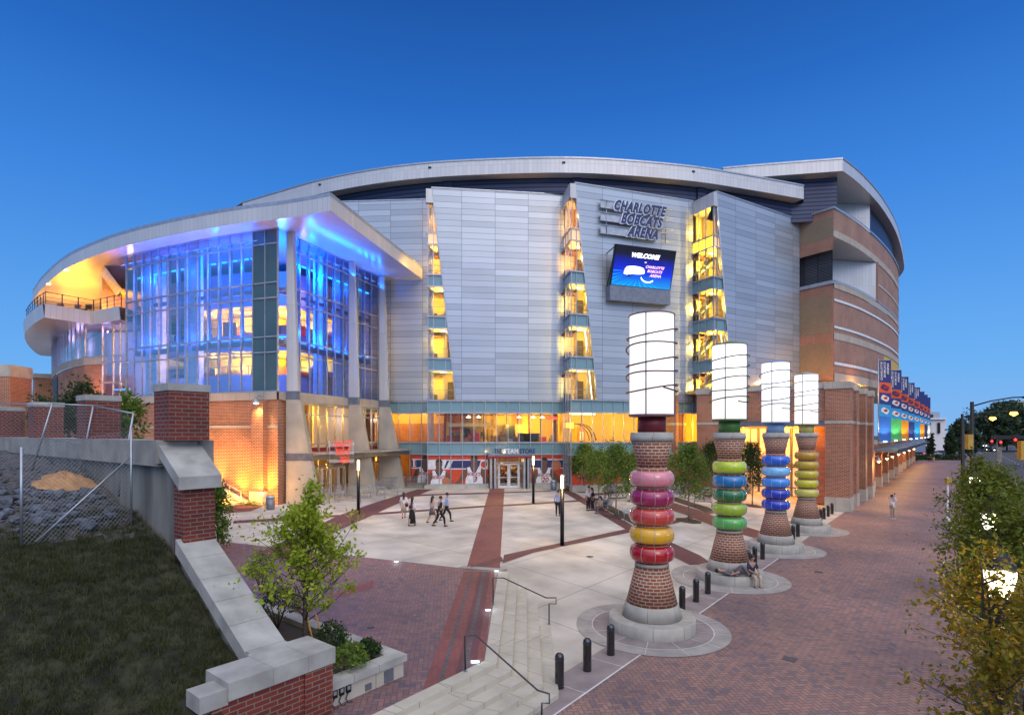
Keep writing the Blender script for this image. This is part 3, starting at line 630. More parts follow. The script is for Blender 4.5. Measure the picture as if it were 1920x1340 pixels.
# ---- glazed lobby
LF = dense([(-17.1, 40.9), (-20.8, 42.2), (-24.6, 43.7), (-29.1, 45.7), (-33.4, 47.9)], 12)
def march(line, st):
    o = [Vector(line[0][:2])]; rem = st
    for a, b in zip(line, line[1:]):
        a, b = Vector(a[:2]), Vector(b[:2]); l = (b-a).length; p = 0
        while l-p >= rem: p += rem; o.append(a+(b-a)*(p/l)); rem = st
        rem -= l-p
    return o
RF = Wall((-16.9, 42.0), (-12.5, 54.3))
GL = [9.55, 12.40, 13.54, 16.39, 17.50, 20.35, 21.42]
lm = march(LF, 1.135)
def lobby_glass(pts, gmat, firstdark=False):
    m = mb('mullion')
    for i, p in enumerate(pts):
        d = (pts[min(i+1, len(pts)-1)]-pts[max(i-1, 0)]).normalized(); m.box(p, d, .065, .15, 9.55, 21.42)
    for a, b in zip(pts, pts[1:]):
        for z in GL: m.beam((a.x, a.y, z), (b.x, b.y, z), .2, .085)
    w = AP(m, 'lobby_window')
    for j, (a, b) in enumerate(zip(pts, pts[1:])):
        pass
    m = mb(gmat)
    for j, (a, b) in enumerate(zip(pts, pts[1:])):
        m.mat('dark_teal_glass' if firstdark and j < 2 else gmat); m.face([(a.x, a.y, 9.55), (b.x, b.y, 9.55), (b.x, b.y, 21.42), (a.x, a.y, 21.42)])
    AP(m, 'glass_pane', w)
    # steel fins behind the mullions, washed blue by the tubes
    m = mb('steel_grey')
    m.mat('fin_paint')
    for i, p in enumerate(pts[1:-1], 1):
        d = (pts[i+1]-pts[i-1]).normalized(); n = Vector((-d.y, d.x)); n = n if n.dot(CC-p) > 0 else -n
        m.box(p+n*.2, d, .06, .12, 13.3, 20.9)
    AP(m, 'steel_fin', w)
CC = Vector((-23, 53))
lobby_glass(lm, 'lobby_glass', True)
rl = [Vector(RF.P(.35+k*1.07, 0)[:2]) for k in range(12)]
lobby_glass([p for p in rl], 'lobby_glass')
# mid height girder, blue columns, tubes
def inset(pts, o):
    r = []
    for i, p in enumerate(pts):
        d = (pts[min(i+1, len(pts)-1)]-pts[max(i-1, 0)]).normalized(); n = Vector((-d.y, d.x)); n = n if n.dot(CC-p) > 0 else -n; r.append(p+n*o)
    return r
for pts in (lm, rl):
    g = inset(pts, .9); m = mb('lobby_lit_violet')
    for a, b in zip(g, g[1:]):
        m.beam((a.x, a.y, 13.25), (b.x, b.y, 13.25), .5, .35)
    AP(m, 'steel_girder'); m = mb('lobby_lit_violet')
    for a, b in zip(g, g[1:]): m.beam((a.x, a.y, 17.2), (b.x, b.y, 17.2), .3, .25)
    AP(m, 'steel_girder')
    m = mb('tube_blue'); g2 = inset(pts, .8)
    for i, (a, b) in enumerate(zip(g2[1:], g2[2:])):
        if i in (6,) and pts is lm or (i == 7 and pts is rl): continue
        c = a+(b-a)*.12; e = a+(b-a)*.88; m.tube([(c.x, c.y, 19.75), (e.x, e.y, 19.75)], .07, 6)
    for i, (a, b) in enumerate(zip(g2, g2[1:])): m.tube([(a.x, a.y, 13.62), (b.x, b.y, 13.62)], .03, 5)
    AP(m, 'blue_light_tube')
    g3 = inset(pts, 1.6)
    for i in range(1, len(g3)-1, 3):
        p = g3[i]; plight((p.x, p.y, 19.6), 760, (.0, .15, 1), 0); plight((p.x, p.y, 14.4), 420, (.0, .14, 1), 0)
    g4 = inset(pts, -.55); m = mb('mullion')  # added fixtures outside the glass, throwing the inner tubes' blue onto the soffit
    for i in range(1, len(g4)-1):
        p = g4[i]; a = p.lerp(g4[i+1], .2); b = p.lerp(g4[i+1], .8); m.tube([(a.x, a.y, 20.5), (b.x, b.y, 20.5)], .03, 5); c_ = Vector(((a.x+b.x)/2, (a.y+b.y)/2, 20.2)); area(c_, c_+(c_-Vector((CC.x, CC.y, 20.2))).normalized()*.5+Vector((0, 0, 1)), 34, (.0, .15, 1), .8, .15)
    AP(m, 'added_soffit_light')
m = mb('lobby_lit_violet')
m.mat('white_paint')
for p, r in (((lm[8]+lm[9])/2+Vector((.35, 1.0)), .5), (lm[13]+Vector((.4, 1.0)), .45), (Vector(RF.P(5.6, 0, -1.5)[:2]), .4), (Vector(RF.P(9.6, 0, -1.3)[:2]), .4), (lm[-3]+Vector((.5, 1.3)), .45), (Vector(RF.P(7.9, 0, -1.2)[:2]), .45), (Vector(RF.P(10.8, 0, -1.6)[:2]), .5)):
    m.box(p, (1, 0), 2*r, 2*r, 9.5, 21.4)
    for z_ in (14.0, 19.3): plight((p.x+.15, p.y-1.0, z_), 48, (0, .12, 1), 0)
AP(m, 'lobby_column')
core = [Vector(p) for p in ((-33.5, 53.6), (-31, 52.4), (-28, 50.9), (-25, 49.7), (-22, 49.0), (-19.6, 49.0), (-18.4, 51.6), (-17.2, 56), (-17, 62))]
back = [p+Vector((-.6, 4.2)) if i < 5 else p+Vector((-4, 3.5)) for i, p in enumerate(core)]
m = mb('lobby_lit_violet')
for z0, z1 in ((10.05, 11.6), (13.7, 15.1), (17.6, 20.6)):
    for a, b in zip(core, core[1:]): m.face([(a.x, a.y, z0), (b.x, b.y, z0), (b.x, b.y, z1), (a.x, a.y, z1)]); m.face([(a.x+.3, a.y+.3, z1), (b.x+.3, b.y+.3, z1), (b.x, b.y, z1), (a.x, a.y, z1)])
    m.face([(p.x, p.y, z0) for p in core]+[(p.x, p.y, z0) for p in back[::-1]])
AP(m, 'balcony_front')
m = mb('warm_wall')
for a, b in zip(back, back[1:]): m.face([(a.x, a.y, 9), (b.x, b.y, 9), (b.x, b.y, 21.4), (a.x, a.y, 21.4)])
m.mat('warm_wall'); m.face([(-34, 48.2, 9.5), (-24.6, 43.9, 9.5), (-17, 41.2, 9.5), (-12.6, 54.2, 9.5), (-17, 62, 9.5), (-36, 60, 9.5)])
m.mat('lobby_lit_violet'); m.face([(-34, 48.2, 21.38), (-24.6, 43.9, 21.38), (-17.1, 41.2, 21.38), (-12.6, 54.2, 21.38), (-17, 62, 21.38), (-36, 60, 21.38)])
rnd = random.Random(9)
for q in range(60):
    i = rnd.randrange(len(core)-1); k = rnd.random(); p = core[i].lerp(core[i+1], k)+Vector((rnd.uniform(-1, .3), rnd.uniform(1.5, 3.2))); z = rnd.choice([10.05, 13.75]); m.mat(rnd.choice(['dark_interior', 'cloth_red', 'timber_tan', 'steel_grey', 'wood'])); m.box(p, (1, .3), rnd.uniform(.3, 1.3), .3, z, z+rnd.uniform(1.9, 2.9))
AP(m, 'lobby_interior')
m = mb('strip_orange')
for z in (9.9, 13.5, 17.35):
    for i in ((2, 3, 4, 5, 6) if z > 10 else (1, 2, 3, 4, 5, 6)):
        a, b = core[i], core[i+1]; a2 = a+Vector((.1, .35)); b2 = b+Vector((.1, .35)); m.mat('tube_yellow' if z < 11 else 'strip_orange'); m.box((a2+b2)/2, b2-a2, (b2-a2).length*.9, .2, z-.25 if z < 11 else z-.1, z+.05)
AP(m, 'cove_light')
m = mb('rail_dark')
for z in (11.6, 15.1):
    m.tube([(p.x, p.y, z+.75) for p in core], .03, 5)
    for p in core: m.tube([(p.x, p.y, z), (p.x, p.y, z+.75)], .025, 5)
AP(m, 'balcony_rail')
for i in (2, 3, 4, 5, 6):
    p = core[i].lerp(back[i], .5)
    plight((p.x, p.y, 12.7), 900, (1, .50, .05), 0); plight((p.x, p.y, 16.6), 1100, (1, .42, .05), 0)
for p in ((-27.5, 49.3, 17), (-20.5, 46.5, 16.5), (-18.6, 50, 18.5), (-24, 47.8, 11.5), (-31, 51.2, 12)): plight(p, 120, (.42, .27, 1), 0)
# corner pier, base masonry
m = mb('buttress')
def fin(base, z0, z1, w0, w1, th, mm):
    m = mb(mm); x, y = base; f = [(x-.05, z0), (x+w0, z0), (x+w1, z1), (x-.05, z1)]
    m.face([(a, y-th/2, z) for a, z in f]); m.face([(a, y+th/2, z) for a, z in f[::-1]])
    for i in range(4):
        p, q = f[i], f[(i+1) % 4]; m.face([(p[0], y-th/2, p[1]), (p[0], y+th/2, p[1]), (q[0], y+th/2, q[1]), (q[0], y-th/2, q[1])])
    return m
for s in (0.0, 7.6, 12.35):
    b = RF.P(s, 0, .15)[:2]
    o = AP(fin(b, .8, 8.95, 2.45, .95, .62, 'buttress'), 'concrete_buttress'); AP(fin((b[0], b[1]), 8.95, 9.6, .8, .75, .5, 'steel_grey'), 'steel_shoe', o); AP(fin(b, 9.6, 21.4, .8, .42, .5, 'fascia_panel'), 'clad_blade', o)
    m = mb('joint_dark'); z = 4.95; AP(fin((b[0]+.002, b[1]), 4.4, 4.95, 1.83, 1.73, .66, 'steel_grey'), 'steel_collar', o)
# glazing and doors below the blue lobby
m = mb('mullion')
for k in range(12): m.beam(RF.P(.4+k*1.07, 1.22, 0), RF.P(.4+k*1.07, 9.5, 0), .08, .16, up=(RF.n.x, RF.n.y, 0))
for z in (3.75, 5.6, 7.9, 8.75): RF.slab(m, .3, 12.3, z-.05, z+.05, -.06, .08)
m.mat('stone_band'); RF.slab(m, .3, 12.4, 8.85, 9.5, -.1, .12); ew = AP(m, 'entrance_window')
m = mb('store_glass'); RF.rect(m, .3, 12.3, 4.9, 8.85); AP(m, 'glass_pane', ew)
m = mb('cloth_red'); RF.rect(m, .4, 12.3, 4.95, 5.3, -.1); m.mat('warm_wall'); RF.slab(m, -.3, 12.5, .9, 9.4, -5.2, -5); RF.slab(m, -.3, 12.5, 4.5, 4.9, -5, -.2); RF.slab(m, -.2, 0, 1, 9.4, -5, -.2); m.mat('white_wall')
RF.slab(m, 6.0, 12.3, 4.9, 8.8, -2.6, -2.4); AP(m, 'entrance_lobby')
for a, z, e in ((1.5, 8.0, 260), (4.5, 8.0, 220), (2, 3.9, 120), (6, 3.9, 80)): plight(RF.P(a, z, -2), e*1.5, (1, .5, .06), 0)
plight(RF.P(9.5, 7.8, -1.2), 60, (1, .75, .7), .3)
for k in range(8):
    a = .75+k*1.07*(1 if k < 6 else 1)
    if 6.6 < a < 8.2: continue
    m = mb('white_wall' if k > 3 else 'timber_tan'); m.mat('fascia_panel'); RF.slab(m, a, a+.1, 1.22, 3.6, .02, .12); RF.slab(m, a+.84, a+.94, 1.22, 3.6, .02, .12); RF.slab(m, a+.1, a+.84, 3.48, 3.6, .02, .12); RF.slab(m, a+.1, a+.84, 1.22, 1.5, .02, .12)
    d = AP(m, 'entrance_door'); m = mb('store_glass'); RF.rect(m, a+.1, a+.84, 1.5, 3.48, .07); AP(m, 'glass_pane', d); m = mb('galvanised'); m.tube([RF.P(a+.75, 2, .17), RF.P(a+.75, 2.6, .17)], .02, 6); AP(m, 'door_handle', d)
m = mb('steel_grey'); m.prism([(-16.4, 42.4), (-15.4, 42.1), (-9.9, 54.0), (-12.4, 54.4)], 4.42, 4.78); m.mat('mullion'); m.prism([(-16.5, 42.3), (-15.2, 41.9), (-9.6, 53.9), (-12.4, 54.5)], 4.8, 4.93); AP(m, 'entrance_canopy')
# brick base under the lobby
m = mb('arena_brick'); base = [p for p in march(LF, 1.2)]; fl = [(p.x, p.y) for p in base]
ribbon(m, [(p.x, p.y) for p in base][::-1], -.5, 8.9); cor = base[0]; m.face([(cor.x, cor.y, -.5), (-16.95, 42, -.5), (-16.95, 42, 8.9), (cor.x, cor.y, 8.9)])
m.box((base[1].x*.72+base[2].x*.28, base[1].y*.72+base[2].y*.28-.1), base[2]-base[1], 1.1, .7, -.5, 8.9)
AP(m, 'brick_base')
m = mb('stone_band'); ribbon(m, [(p.x, p.y) for p in base][::-1], 8.9, 9.5, .12, .12); ribbon(m, [(p.x, p.y) for p in base][::-1], 6.85, 7.05, .03, .03); b2 = [(p.x, p.y) for p in base]; m.face([(x, y, 9.5) for x, y in b2]+[(-30, 52, 9.5), (-17, 44, 9.5)]); m.face([(cor.x+.12, cor.y-.1, 8.9), (-16.8, 42, 8.9), (-16.8, 42, 9.5), (cor.x+.12, cor.y-.1, 9.5)])
m.box((base[1].x*.72+base[2].x*.28, base[1].y*.72+base[2].y*.28-.12), base[2]-base[1], 1.25, .85, 1.0, 2.2)
AP(m, 'stone_course')
for j in (2, 4, 6, 8): q = base[j]; area((q.x+1.2, q.y-2.6, 1.6), (q.x, q.y, 5), 330, (1, .42, .06), 1.5, .4)  # added floods without a fitting, lighten the orange brick
# ---- the sweeping canopy roof
out_ = [(792, 54.7), (700, 45.8), (619.7, 37.8)]
edge = [(535.6, 409), (440, 420.5), (343, 437), (240, 459.7), (171.7, 482), (120, 506), (82.4, 537), (68.7, 554), (64.6, 571)]
pr = [at(x, y, 21.45) for x, y in edge]; le = dense([((619.7-CX)/F*37.8, 37.8)]+[(p.x, p.y) for p in pr]+[(-58, 72), (-58.5, 80)], 4)
re = [(-8.7, 54.9), ((619.7-CX)/F*37.8, 37.8)]
m = mb('fascia_panel'); ribbon(m, le[::-1], 21.45, 22.45, 0, 0); ribbon(m, re[::-1], 21.45, 22.45, 0, 0); m.mat('mullion'); ribbon(m, le[::-1], 22.45, 22.7, .01, .01); ribbon(m, re[::-1], 22.45, 22.7, .01, .01)
cr_ = AP(m, 'canopy_roof')
poly = [(*p, 21.45) for p in le]+[(-45, 85, 21.45), (-31, 63, 21.45), (-21, 57, 21.45), (-21.4, 55.7, 21.45), (-8.7, 54.9, 21.45)]
m = mb('soffit_panel'); m.face(poly); AP(m, 'roof_soffit', cr_); m = mb('mullion'); m.face([(x, y, 22.68) for x, y, z in poly]); AP(m, 'roof_deck', cr_)
# ---- terrace slab and upper lounge at the left end
tb = [(226, 598.8), (174, 608), (83.3, 595), (63, 607), (48.7, 621.5), (46.3, 633), (53.4, 648), (67.8, 662), (77.3, 666.4)]
tp = [at(x, y, 16.3) for x, y in tb]; tl = [(p.x, p.y) for p in tp[:3]]; tl2 = dense([(p.x, p.y) for p in tp[2:]], 4)
m = mb('fascia_panel'); ribbon(m, tl[::-1], 16.3, 17.45, 0, .12); ribbon(m, tl2[::-1], 16.3, 17.45, 0, .12); sl_ = AP(m, 'terrace_slab')
pl = tl+[tuple(p) for p in tl2[1:]]+[(-52, 80), (-33, 60)]
m = mb('soffit_panel'); m.face([(x, y, 16.3) for x, y in pl]); m.mat('concrete'); m.face([(x, y, 17.4) for x, y in pl]); AP(m, 'slab_soffit', sl_)
m = mb('rail_dark'); rp = tl+[tuple(p) for p in tl2[1:10]]
for z in (17.75, 18.1, 18.5): m.tube([(x, y+.1, z) for x, y in rp], .035 if z > 18.4 else .018, 5)
for i in range(len(rp)-1):
    a, b = Vector(rp[i]), Vector(rp[i+1]); k = max(1, round((b-a).length/1.3))
    for j in range(k): p = a.lerp(b, j/k); m.box((p.x, p.y+.1), b-a, .08, .05, 17.4, 18.55)
AP(m, 'terrace_railing')
# lounge: curved inner drum, back wall, timber fin, furniture
dr = dense([(-35.5, 51.0), (-38.5, 54.5), (-42.5, 60), (-46.5, 67), (-50, 76)], 4)
m = mb('soffit_panel'); ribbon(m, dr[::-1], 19.55, 21.4, 0, 1.3); AP(m, 'lounge_drum')
m = mb('ochre_wall'); bw = dense([(-33.6, 53.5), (-36, 58), (-39, 64), (-44, 74)], 3); ribbon(m, bw, 17.4, 21.4); m.face([(-33.6, 53.5, 19.6), (-36, 58, 19.6), (-44, 74, 19.6), (-50, 76, 19.6), (-42.5, 60, 19.6), (-35.5, 51, 19.6)]); AP(m, 'lounge_wall')
m = mb('timber_tan'); m.face([(-38.8, 53.0, 17.4), (-37.3, 55.2, 17.4), (-37.3, 55.2, 20.2), (-38.0, 54.3, 20.5), (-38.8, 53.0, 21.2)]); m.box((-37.2, 55.3), (1, 0), .5, .4, 17.4, 20.2); AP(m, 'timber_fin')
for p, e, s_ in (((-39, 52.2, 17.6), 420, 3), ((-43.5, 55, 17.6), 620, 4), ((-49, 61.5, 17.6), 800, 5), ((-54, 70, 17.6), 700, 5)): area(p, (p[0], p[1]+.3, 25), e, (1, .40, .05), s_, 1.6)
for p in ((-36.2, 53.2, 18.8), (-38.5, 57, 18.8)): plight(p, 220, (1, .42, .05), .2)
m = mb('lamp_warm')
for p in ((-41, 51.5), (-46.6, 56.3)): m.lathe((*p, 21.38), [(.18, 0), (.18, .05)], 10)
AP(m, 'soffit_lamp')
for p, mm in (((-41.5, 51.2), 'wood'), ((-40.2, 51.6), 'cloth_brown'), ((-39.2, 51.6), 'cloth_black')):
    c = thing('lounge_chair', {'wood': 'reddish brown lounge seat, leftmost behind the orange lit balcony railing', 'cloth_brown': 'dull brown lounge seat between the two other seats on the balcony', 'cloth_black': 'black lounge seat nearest the timber fin on the balcony'}[mm], 'chair', (*p, 17.4), 'seats on the left balcony')
    m = mb(mm); m.box((0, 0), (1, 0), .6, .6, .25, .45); m.build('seat', c); m = mb(mm); m.box((0, .28), (1, 0), .6, .1, .45, .95); m.build('backrest', c)
# lower wing under the terrace
lw = dense([(-39.2, 51.4), (-43.4, 54.6), (-47.7, 58.8), (-52, 63.5), (-55.8, 67.9)], 4)
m = mb('wing_glass'); ribbon(m, lw[::-1], 13.4, 16.3); gw = AP(m, 'wing_window')
m = mb('mullion')
for p in march(lw, 1.25): m.box(p, (1, -1), .07, .12, 12.9, 16.3)
AP(m, 'window_frame', gw)
wf = Wall((-39.2, 51.4), (-34.0, 49.6)); m = mb('wing_glass'); wf.rect(m, 0, wf.len, 13.4, 16.3); wf.rect(m, wf.a(192), wf.len, 4, 13.4)
m.mat('mullion'); 
for px in (160, 193, 213, 226): wf.slab(m, wf.a(px)-.04, wf.a(px)+.04, 6 if px > 190 else 13.4, 16.3, -.05, .1)
for z in (13.4, 12.8, 11.0): wf.slab(m, wf.a(192) if z < 13 else 0, wf.len, z-.05, z+.05, -.05, .12)
AP(m, 'wing_window')
m = mb('arena_brick'); ribbon(m, lw[::-1], 0, 12.7); wf.slab(m, 0, wf.a(192), 0, 12.7, -.4, .02); m.box((-56.2, 67.5), (1, -1), 2.2, 2.2, 0, 13.0); AP(m, 'brick_wing')
m = mb('stone_band'); ribbon(m, lw[::-1], 12.7, 13.4, .08, .08); wf.slab(m, -.05, wf.a(192), 12.7, 13.4, -.4, .1); m.box((-56.2, 67.5), (1, -1), 2.4, 2.4, 13.0, 13.5); AP(m, 'stone_course')
m = mb('louvre_dark'); seg = [p for p in lw if p[0] < -47.5 and p[0] > -52.5]; ribbon(m, seg[::-1], 7.5, 12.4, .06, .06); AP(m, 'wall_louvre')
m = mb('white_wall'); m.prism([(-55, 70), (-46, 60), (-40, 54.5), (-34, 53), (-33, 60), (-45, 75)], 0, 16.2); AP(m, 'wing_interior')
for p in ((-38, 52.4, 15), (-44, 57, 15.2), (-50, 63.6, 15.2), (-35.5, 51.6, 12)): plight(p, 90, (.75, .55, 1), .3)
plight((-36.5, 50.5, 15.6), 60, (.7, .4, 1), .2)
m = mb('tube_blue'); wf.slab(m, wf.a(195), wf.a(224), 10.4, 10.5, -1, -.9); AP(m, 'blue_light_tube')
area((-36.5, 49.0, 9.5), (-36.9, 50.8, 11.3), 120, (1, .30, .10), 1, 1)
# brick wall washed from the ground, and the lamp on it
bx0 = base[1]
for px, e in ((492, 2000), (455, 1600), (425, 1900), (395, 1600), (370, 1400)):
    p = hit(px, 930 if px > 450 else 925); j = min(range(len(base)), key=lambda k: abs(CX+F*base[k].x/base[k].y-px)); q = base[j]
    spot((q.x+.15, q.y-1.0, 1.6), (q.x, q.y, 6.5), e, (1, .50, .06), 95, 1)

# ---- brick tower at the right: tan return wall, curved street wall, openings, upper roof
tc_ = (33.3, 58.0); tr = Wall((30.9, 61.6), tc_)
k_ = (29.86-CAMZ)*F
tw = dense([tc_]+[((px-CX)/F*k_/(HY-py), k_/(HY-py)) for px, py in ((1591, 403.9), (1615, 420.3), (1638.8, 441), (1653.7, 456), (1668.6, 474), (1679, 492), (1684.5, 508))]+[(61, 88.5), (66.5, 97), (71, 106)], 5)
acc = [0]
for a, b in zip(tw, tw[1:]): acc.append(acc[-1]+math.hypot(b[0]-a[0], b[1]-a[1]))
def tower_span(m, z0, z1, off=0, s0=0, s1=999):
    for (a, b, u0, u1) in zip(tw, tw[1:], acc, acc[1:]):
        if u1 <= s0 or u0 >= s1: continue
        d = Vector((b[0]-a[0], b[1]-a[1])).normalized(); n = Vector((d.y, -d.x))*off; ka, kb = max(0, (s0-u0)/(u1-u0)), min(1, (s1-u0)/(u1-u0))
        p = (a[0]+(b[0]-a[0])*ka+n.x, a[1]+(b[1]-a[1])*ka+n.y); q = (a[0]+(b[0]-a[0])*kb+n.x, a[1]+(b[1]-a[1])*kb+n.y); v0, v1 = u0+(u1-u0)*ka, u0+(u1-u0)*kb
        m.face([(*p, z0), (*q, z0), (*q, z1), (*p, z1)], [(v0, z0), (v1, z0), (v1, z1), (v0, z1)])
def s_at(px):
    for (a, b, u0, u1) in zip(tw, tw[1:], acc, acc[1:]):
        x0, x1 = CX+F*a[0]/a[1], CX+F*b[0]/b[1]
        if x0 <= px <= x1: return u0+(u1-u0)*(px-x0)/(x1-x0)
    return acc[-1]
so_ = s_at(1643)
m = mb('tower_brick'); tower_span(m, 27.5, 29.7); tower_span(m, 22.2, 27.5, 0, so_); tower_span(m, 11.9, 21.5)
tr.rect(m, 0, tr.len, 28.9, 29.7, .01); tr.rect(m, 0, tr.len, 25.5, 26.8, .01); tr.rect(m, 0, tr.len, 20.9, 21.9, .01); tr.rect(m, 0, tr.len, 15.9, 16.9, .01); tr.rect(m, 0, tr.len, 11.9, 12.7, .01); tr.rect(m, tr.len-.25, tr.len, 11.9, 20.9, .015)
twr = AP(m, 'tower_wall')
m = mb('tan_brick'); tr.rect(m, 0, tr.len, 26.8, 28.9); tr.rect(m, 0, tr.len, 11.9, 20.9); AP(m, 'tan_wall')
m = mb('stone_band'); tower_span(m, 26.8, 27.5, .06); tower_span(m, 21.5, 22.15, .06); tower_span(m, 16.2, 16.9, .05); tower_span(m, 11.85, 12.7, .08); tower_span(m, 24.2, 24.5, .05, so_)
m.mat('white_paint'); tower_span(m, 20.15, 20.4, .08); tower_span(m, 17.35, 17.6, .08); tower_span(m, 13.55, 13.85, .08)
m.mat('mullion'); tower_span(m, 29.7, 29.9, .12); tower_span(m, 22.15, 22.3, .14); tr.slab(m, -.1, tr.len+.1, 29.7, 29.9, -.3, .12); tr.slab(m, -.1, tr.len+.1, 21.95, 22.3, -.3, .14)
AP(m, 'stone_course', twr)
# opening on the corner: dark louvres, white inner wall, soffit
m = mb('louvre_dark'); ir = Wall((31.0, 62.3), (33.9, 59.2)); ir.rect(m, 0, ir.len, 22.1, 27); rs = Wall((33.9, 59.2), (37.5, 66.5)); rs.rect(m, 0, rs.len, 22.1, 27); AP(m, 'corner_louvre')
p_op = tw[min(range(len(acc)), key=lambda i: abs(acc[i]-so_))]
m = mb('fascia_panel'); m.face([(37.2, 65.8, 22.1), (p_op[0], p_op[1], 22.1), (p_op[0], p_op[1], 26.8), (37.2, 65.8, 26.8)])
op = [t for t, u in zip(tw, acc) if u <= so_+.3]
m.face([(*t, 26.85) for t in op]+[(37.5, 68, 26.85), (31, 62, 26.85)]); m.mat('concrete'); m.face([(*t, 22.1) for t in op]+[(37.5, 68, 22.1), (31, 62, 22.1)]); AP(m, 'opening_reveal')
m = mb('tower_brick'); m.box((p_op[0]+.15, p_op[1]+.25), (tw[-1][0]-tw[0][0], tw[-1][1]-tw[0][1]), .5, .5, 22.2, 26.85); AP(m, 'opening_jamb')
# dark wall above the coping and the second roof
ul = [(26, 64), (34.5, 59.4), (38.2, 67.5)]
m = mb('louvre_blue'); m.face([(26, 60.6, 29), (34.5, 59.4, 29), (34.5, 59.4, 33.6), (26, 60.6, 33.6)], [(0, 29), (9, 29), (9, 33.6), (0, 33.6)]); m.face([(34.5, 59.4, 29), (37.6, 66.2, 29), (37.6, 66.2, 33.6), (34.5, 59.4, 33.6)], [(0, 29), (7.5, 29), (7.5, 33.6), (0, 33.6)]); AP(m, 'clerestory_louvre')
su = s_at(1638); pu = tw[min(range(len(acc)), key=lambda i: abs(acc[i]-su))]
m = mb('fascia_panel'); m.face([(37.6, 66.2, 29.8), (pu[0]-.3, pu[1]+.3, 29.8), (pu[0]-.3, pu[1]+.3, 33.6), (37.6, 66.2, 33.6)]); AP(m, 'opening_reveal')
m = mb('louvre_blue'); tower_span(m, 29.8, 33.6, -.7, su); AP(m, 'clerestory_louvre')
k2 = (34.9-CAMZ)*F
r2l = [(22.6, 60.0), (24.9, 59.5), (30, 58.6), (34.2, 57.9)]; r2r = dense([(34.2, 57.9)]+[((px-CX)/F*k2/(HY-py), k2/(HY-py)) for px, py in ((1609, 318.8), (1638.8, 350), (1659.7, 378.5), (1677.6, 411), (1688, 441), (1694, 471), (1693, 495))]+[(69, 102), (73, 112)], 4)
m = mb('fascia_panel'); ribbon(m, r2l, 33.55, 34.75); ribbon(m, r2r, 33.55, 34.75); m.mat('mullion'); ribbon(m, r2l, 34.75, 34.92, .06, .06); ribbon(m, r2r, 34.75, 34.92, .06, .06)
r2 = AP(m, 'wing_roof'); m = mb('soffit_panel'); m.face([(*p, 33.56) for p in r2l+r2r[1:]]+[(60, 120, 33.56), (30, 75, 33.56), (22, 64, 33.56)]); m.face([(*p, 34.85) for p in r2l+r2r[1:]]+[(60, 120, 34.85), (30, 75, 34.85), (22, 64, 34.85)]); AP(m, 'roof_soffit', r2)
m = mb('soffit_panel'); m.face([(*t, 11.95) for t in tw]+[(40, 90, 11.95), (26, 62, 11.95)]); AP(m, 'tower_soffit')
m = mb('ochre_wall'); tower_span(m, 0, 11.9, -4); AP(m, 'street_wall')
# far notch low on the tower
m = mb('ochre_wall'); tower_span(m, 12.9, 16.1, .02, s_at(1650)+2); AP(m, 'lit_recess')

# ---- podium: entrance block with brick piers, then the arcade along the pavement
def pier(x, y, w, d, h, lvl=4.9, zb=0, base=1.15, name='brick_pier', cap=True):
    m = mb('arena_brick'); m.box((x, y), (SX, SY), w, d, zb+base, h-(.55 if cap else 0)); p = AP(m, name)
    m = mb('stone'); m.box((x, y), (SX, SY), w+.1, d+.1, zb-.3, zb+base)
    if cap: m.box((x, y), (SX, SY), w+.16, d+.16, h-.55, h)
    if h > 7: m.box((x, y), (SX, SY), w+.07, d+.07, 7.25, 7.5)
    AP(m, 'stone_course', p); return p
P0 = Vector((27.65, 45.8))           # front corner towards the pavement
def pod(u, v): return (P0.x+SX*u+NX*v, P0.y+SY*u+NY*v)
def pbox(m, u0, u1, v0, v1, z0, z1): m.prism([pod(u0, v0), pod(u1, v0), pod(u1, v1), pod(u0, v1)], z0, z1)
pier(*pod(.9, .9), 1.8, 1.8, 10.7); pier(*pod(4.6, .7), 1.5, 1.4, 10.7); pier(*pod(9.6, .5), 1.2, 1.2, 10.7); pier(*pod(13.6, .4), 1.4, 1.3, 10.7)
m = mb('arena_brick'); pbox(m, 0.2, 19, .9, 1.4, 7.5, 10.25); pbox(m, .2, .9, 1.8, 11.0, 7.5, 10.25); m.mat('stone'); pbox(m, 0, 19, .8, 1.5, 10.25, 10.75); pbox(m, .1, 1, 1.8, 11.0, 10.25, 10.75); m.mat('steel_grey'); pbox(m, .25, .85, 1.8, 11, 7.05, 7.5); pbox(m, 1.5, 14, .75, 1.2, 7.0, 7.5)
AP(m, 'podium_wall')
pier(*pod(.9, 11.6), 1.8, 2.2, 10.7, zb=.2); pier(*pod(1.4, 15.6), 2.6, 1.6, 10.7, zb=.3)
m = mb('warm_wall'); m.mat('ochre_wall'); pbox(m, 6.5, 6.9, 1.5, 15, 0.1, 11.0); pbox(m, .9, 14, 1.45, 14, 10.3, 10.6); m.mat('arena_brick'); pbox(m, 3.5, 6.4, 1.5, 3.6, .1, 10.2); AP(m, 'entrance_recess')
m = mb('tube_yellow')
for v in (4.4, 5.9, 7.4, 8.9, 10.4):
    m.mat('cream_lit'); pbox(m, 6.3, 6.48, v, v+1.2, .4, 3.1); pbox(m, 6.3, 6.48, v, v+1.2, 3.5, 6.9)
AP(m, 'entrance_window')
m = mb('mullion_dark')
for v in (4.35, 5.0, 5.7, 6.5, 7.2, 8.0, 8.7, 9.5, 10.2, 11): pbox(m, 6.15, 6.35, v-.05, v+.05, .1, 7)
for z in (3.2, 1.2, 7): pbox(m, 6.15, 6.35, 4.3, 11.6, z-.06, z+.06)
AP(m, 'window_frame')
m = mb('mullion_dark')
for u in (7.3, 11.8): 
    pbox(m, u-1.2, u+1.2, .72, .8, 5.6, 7)
AP(m, 'arched_window')
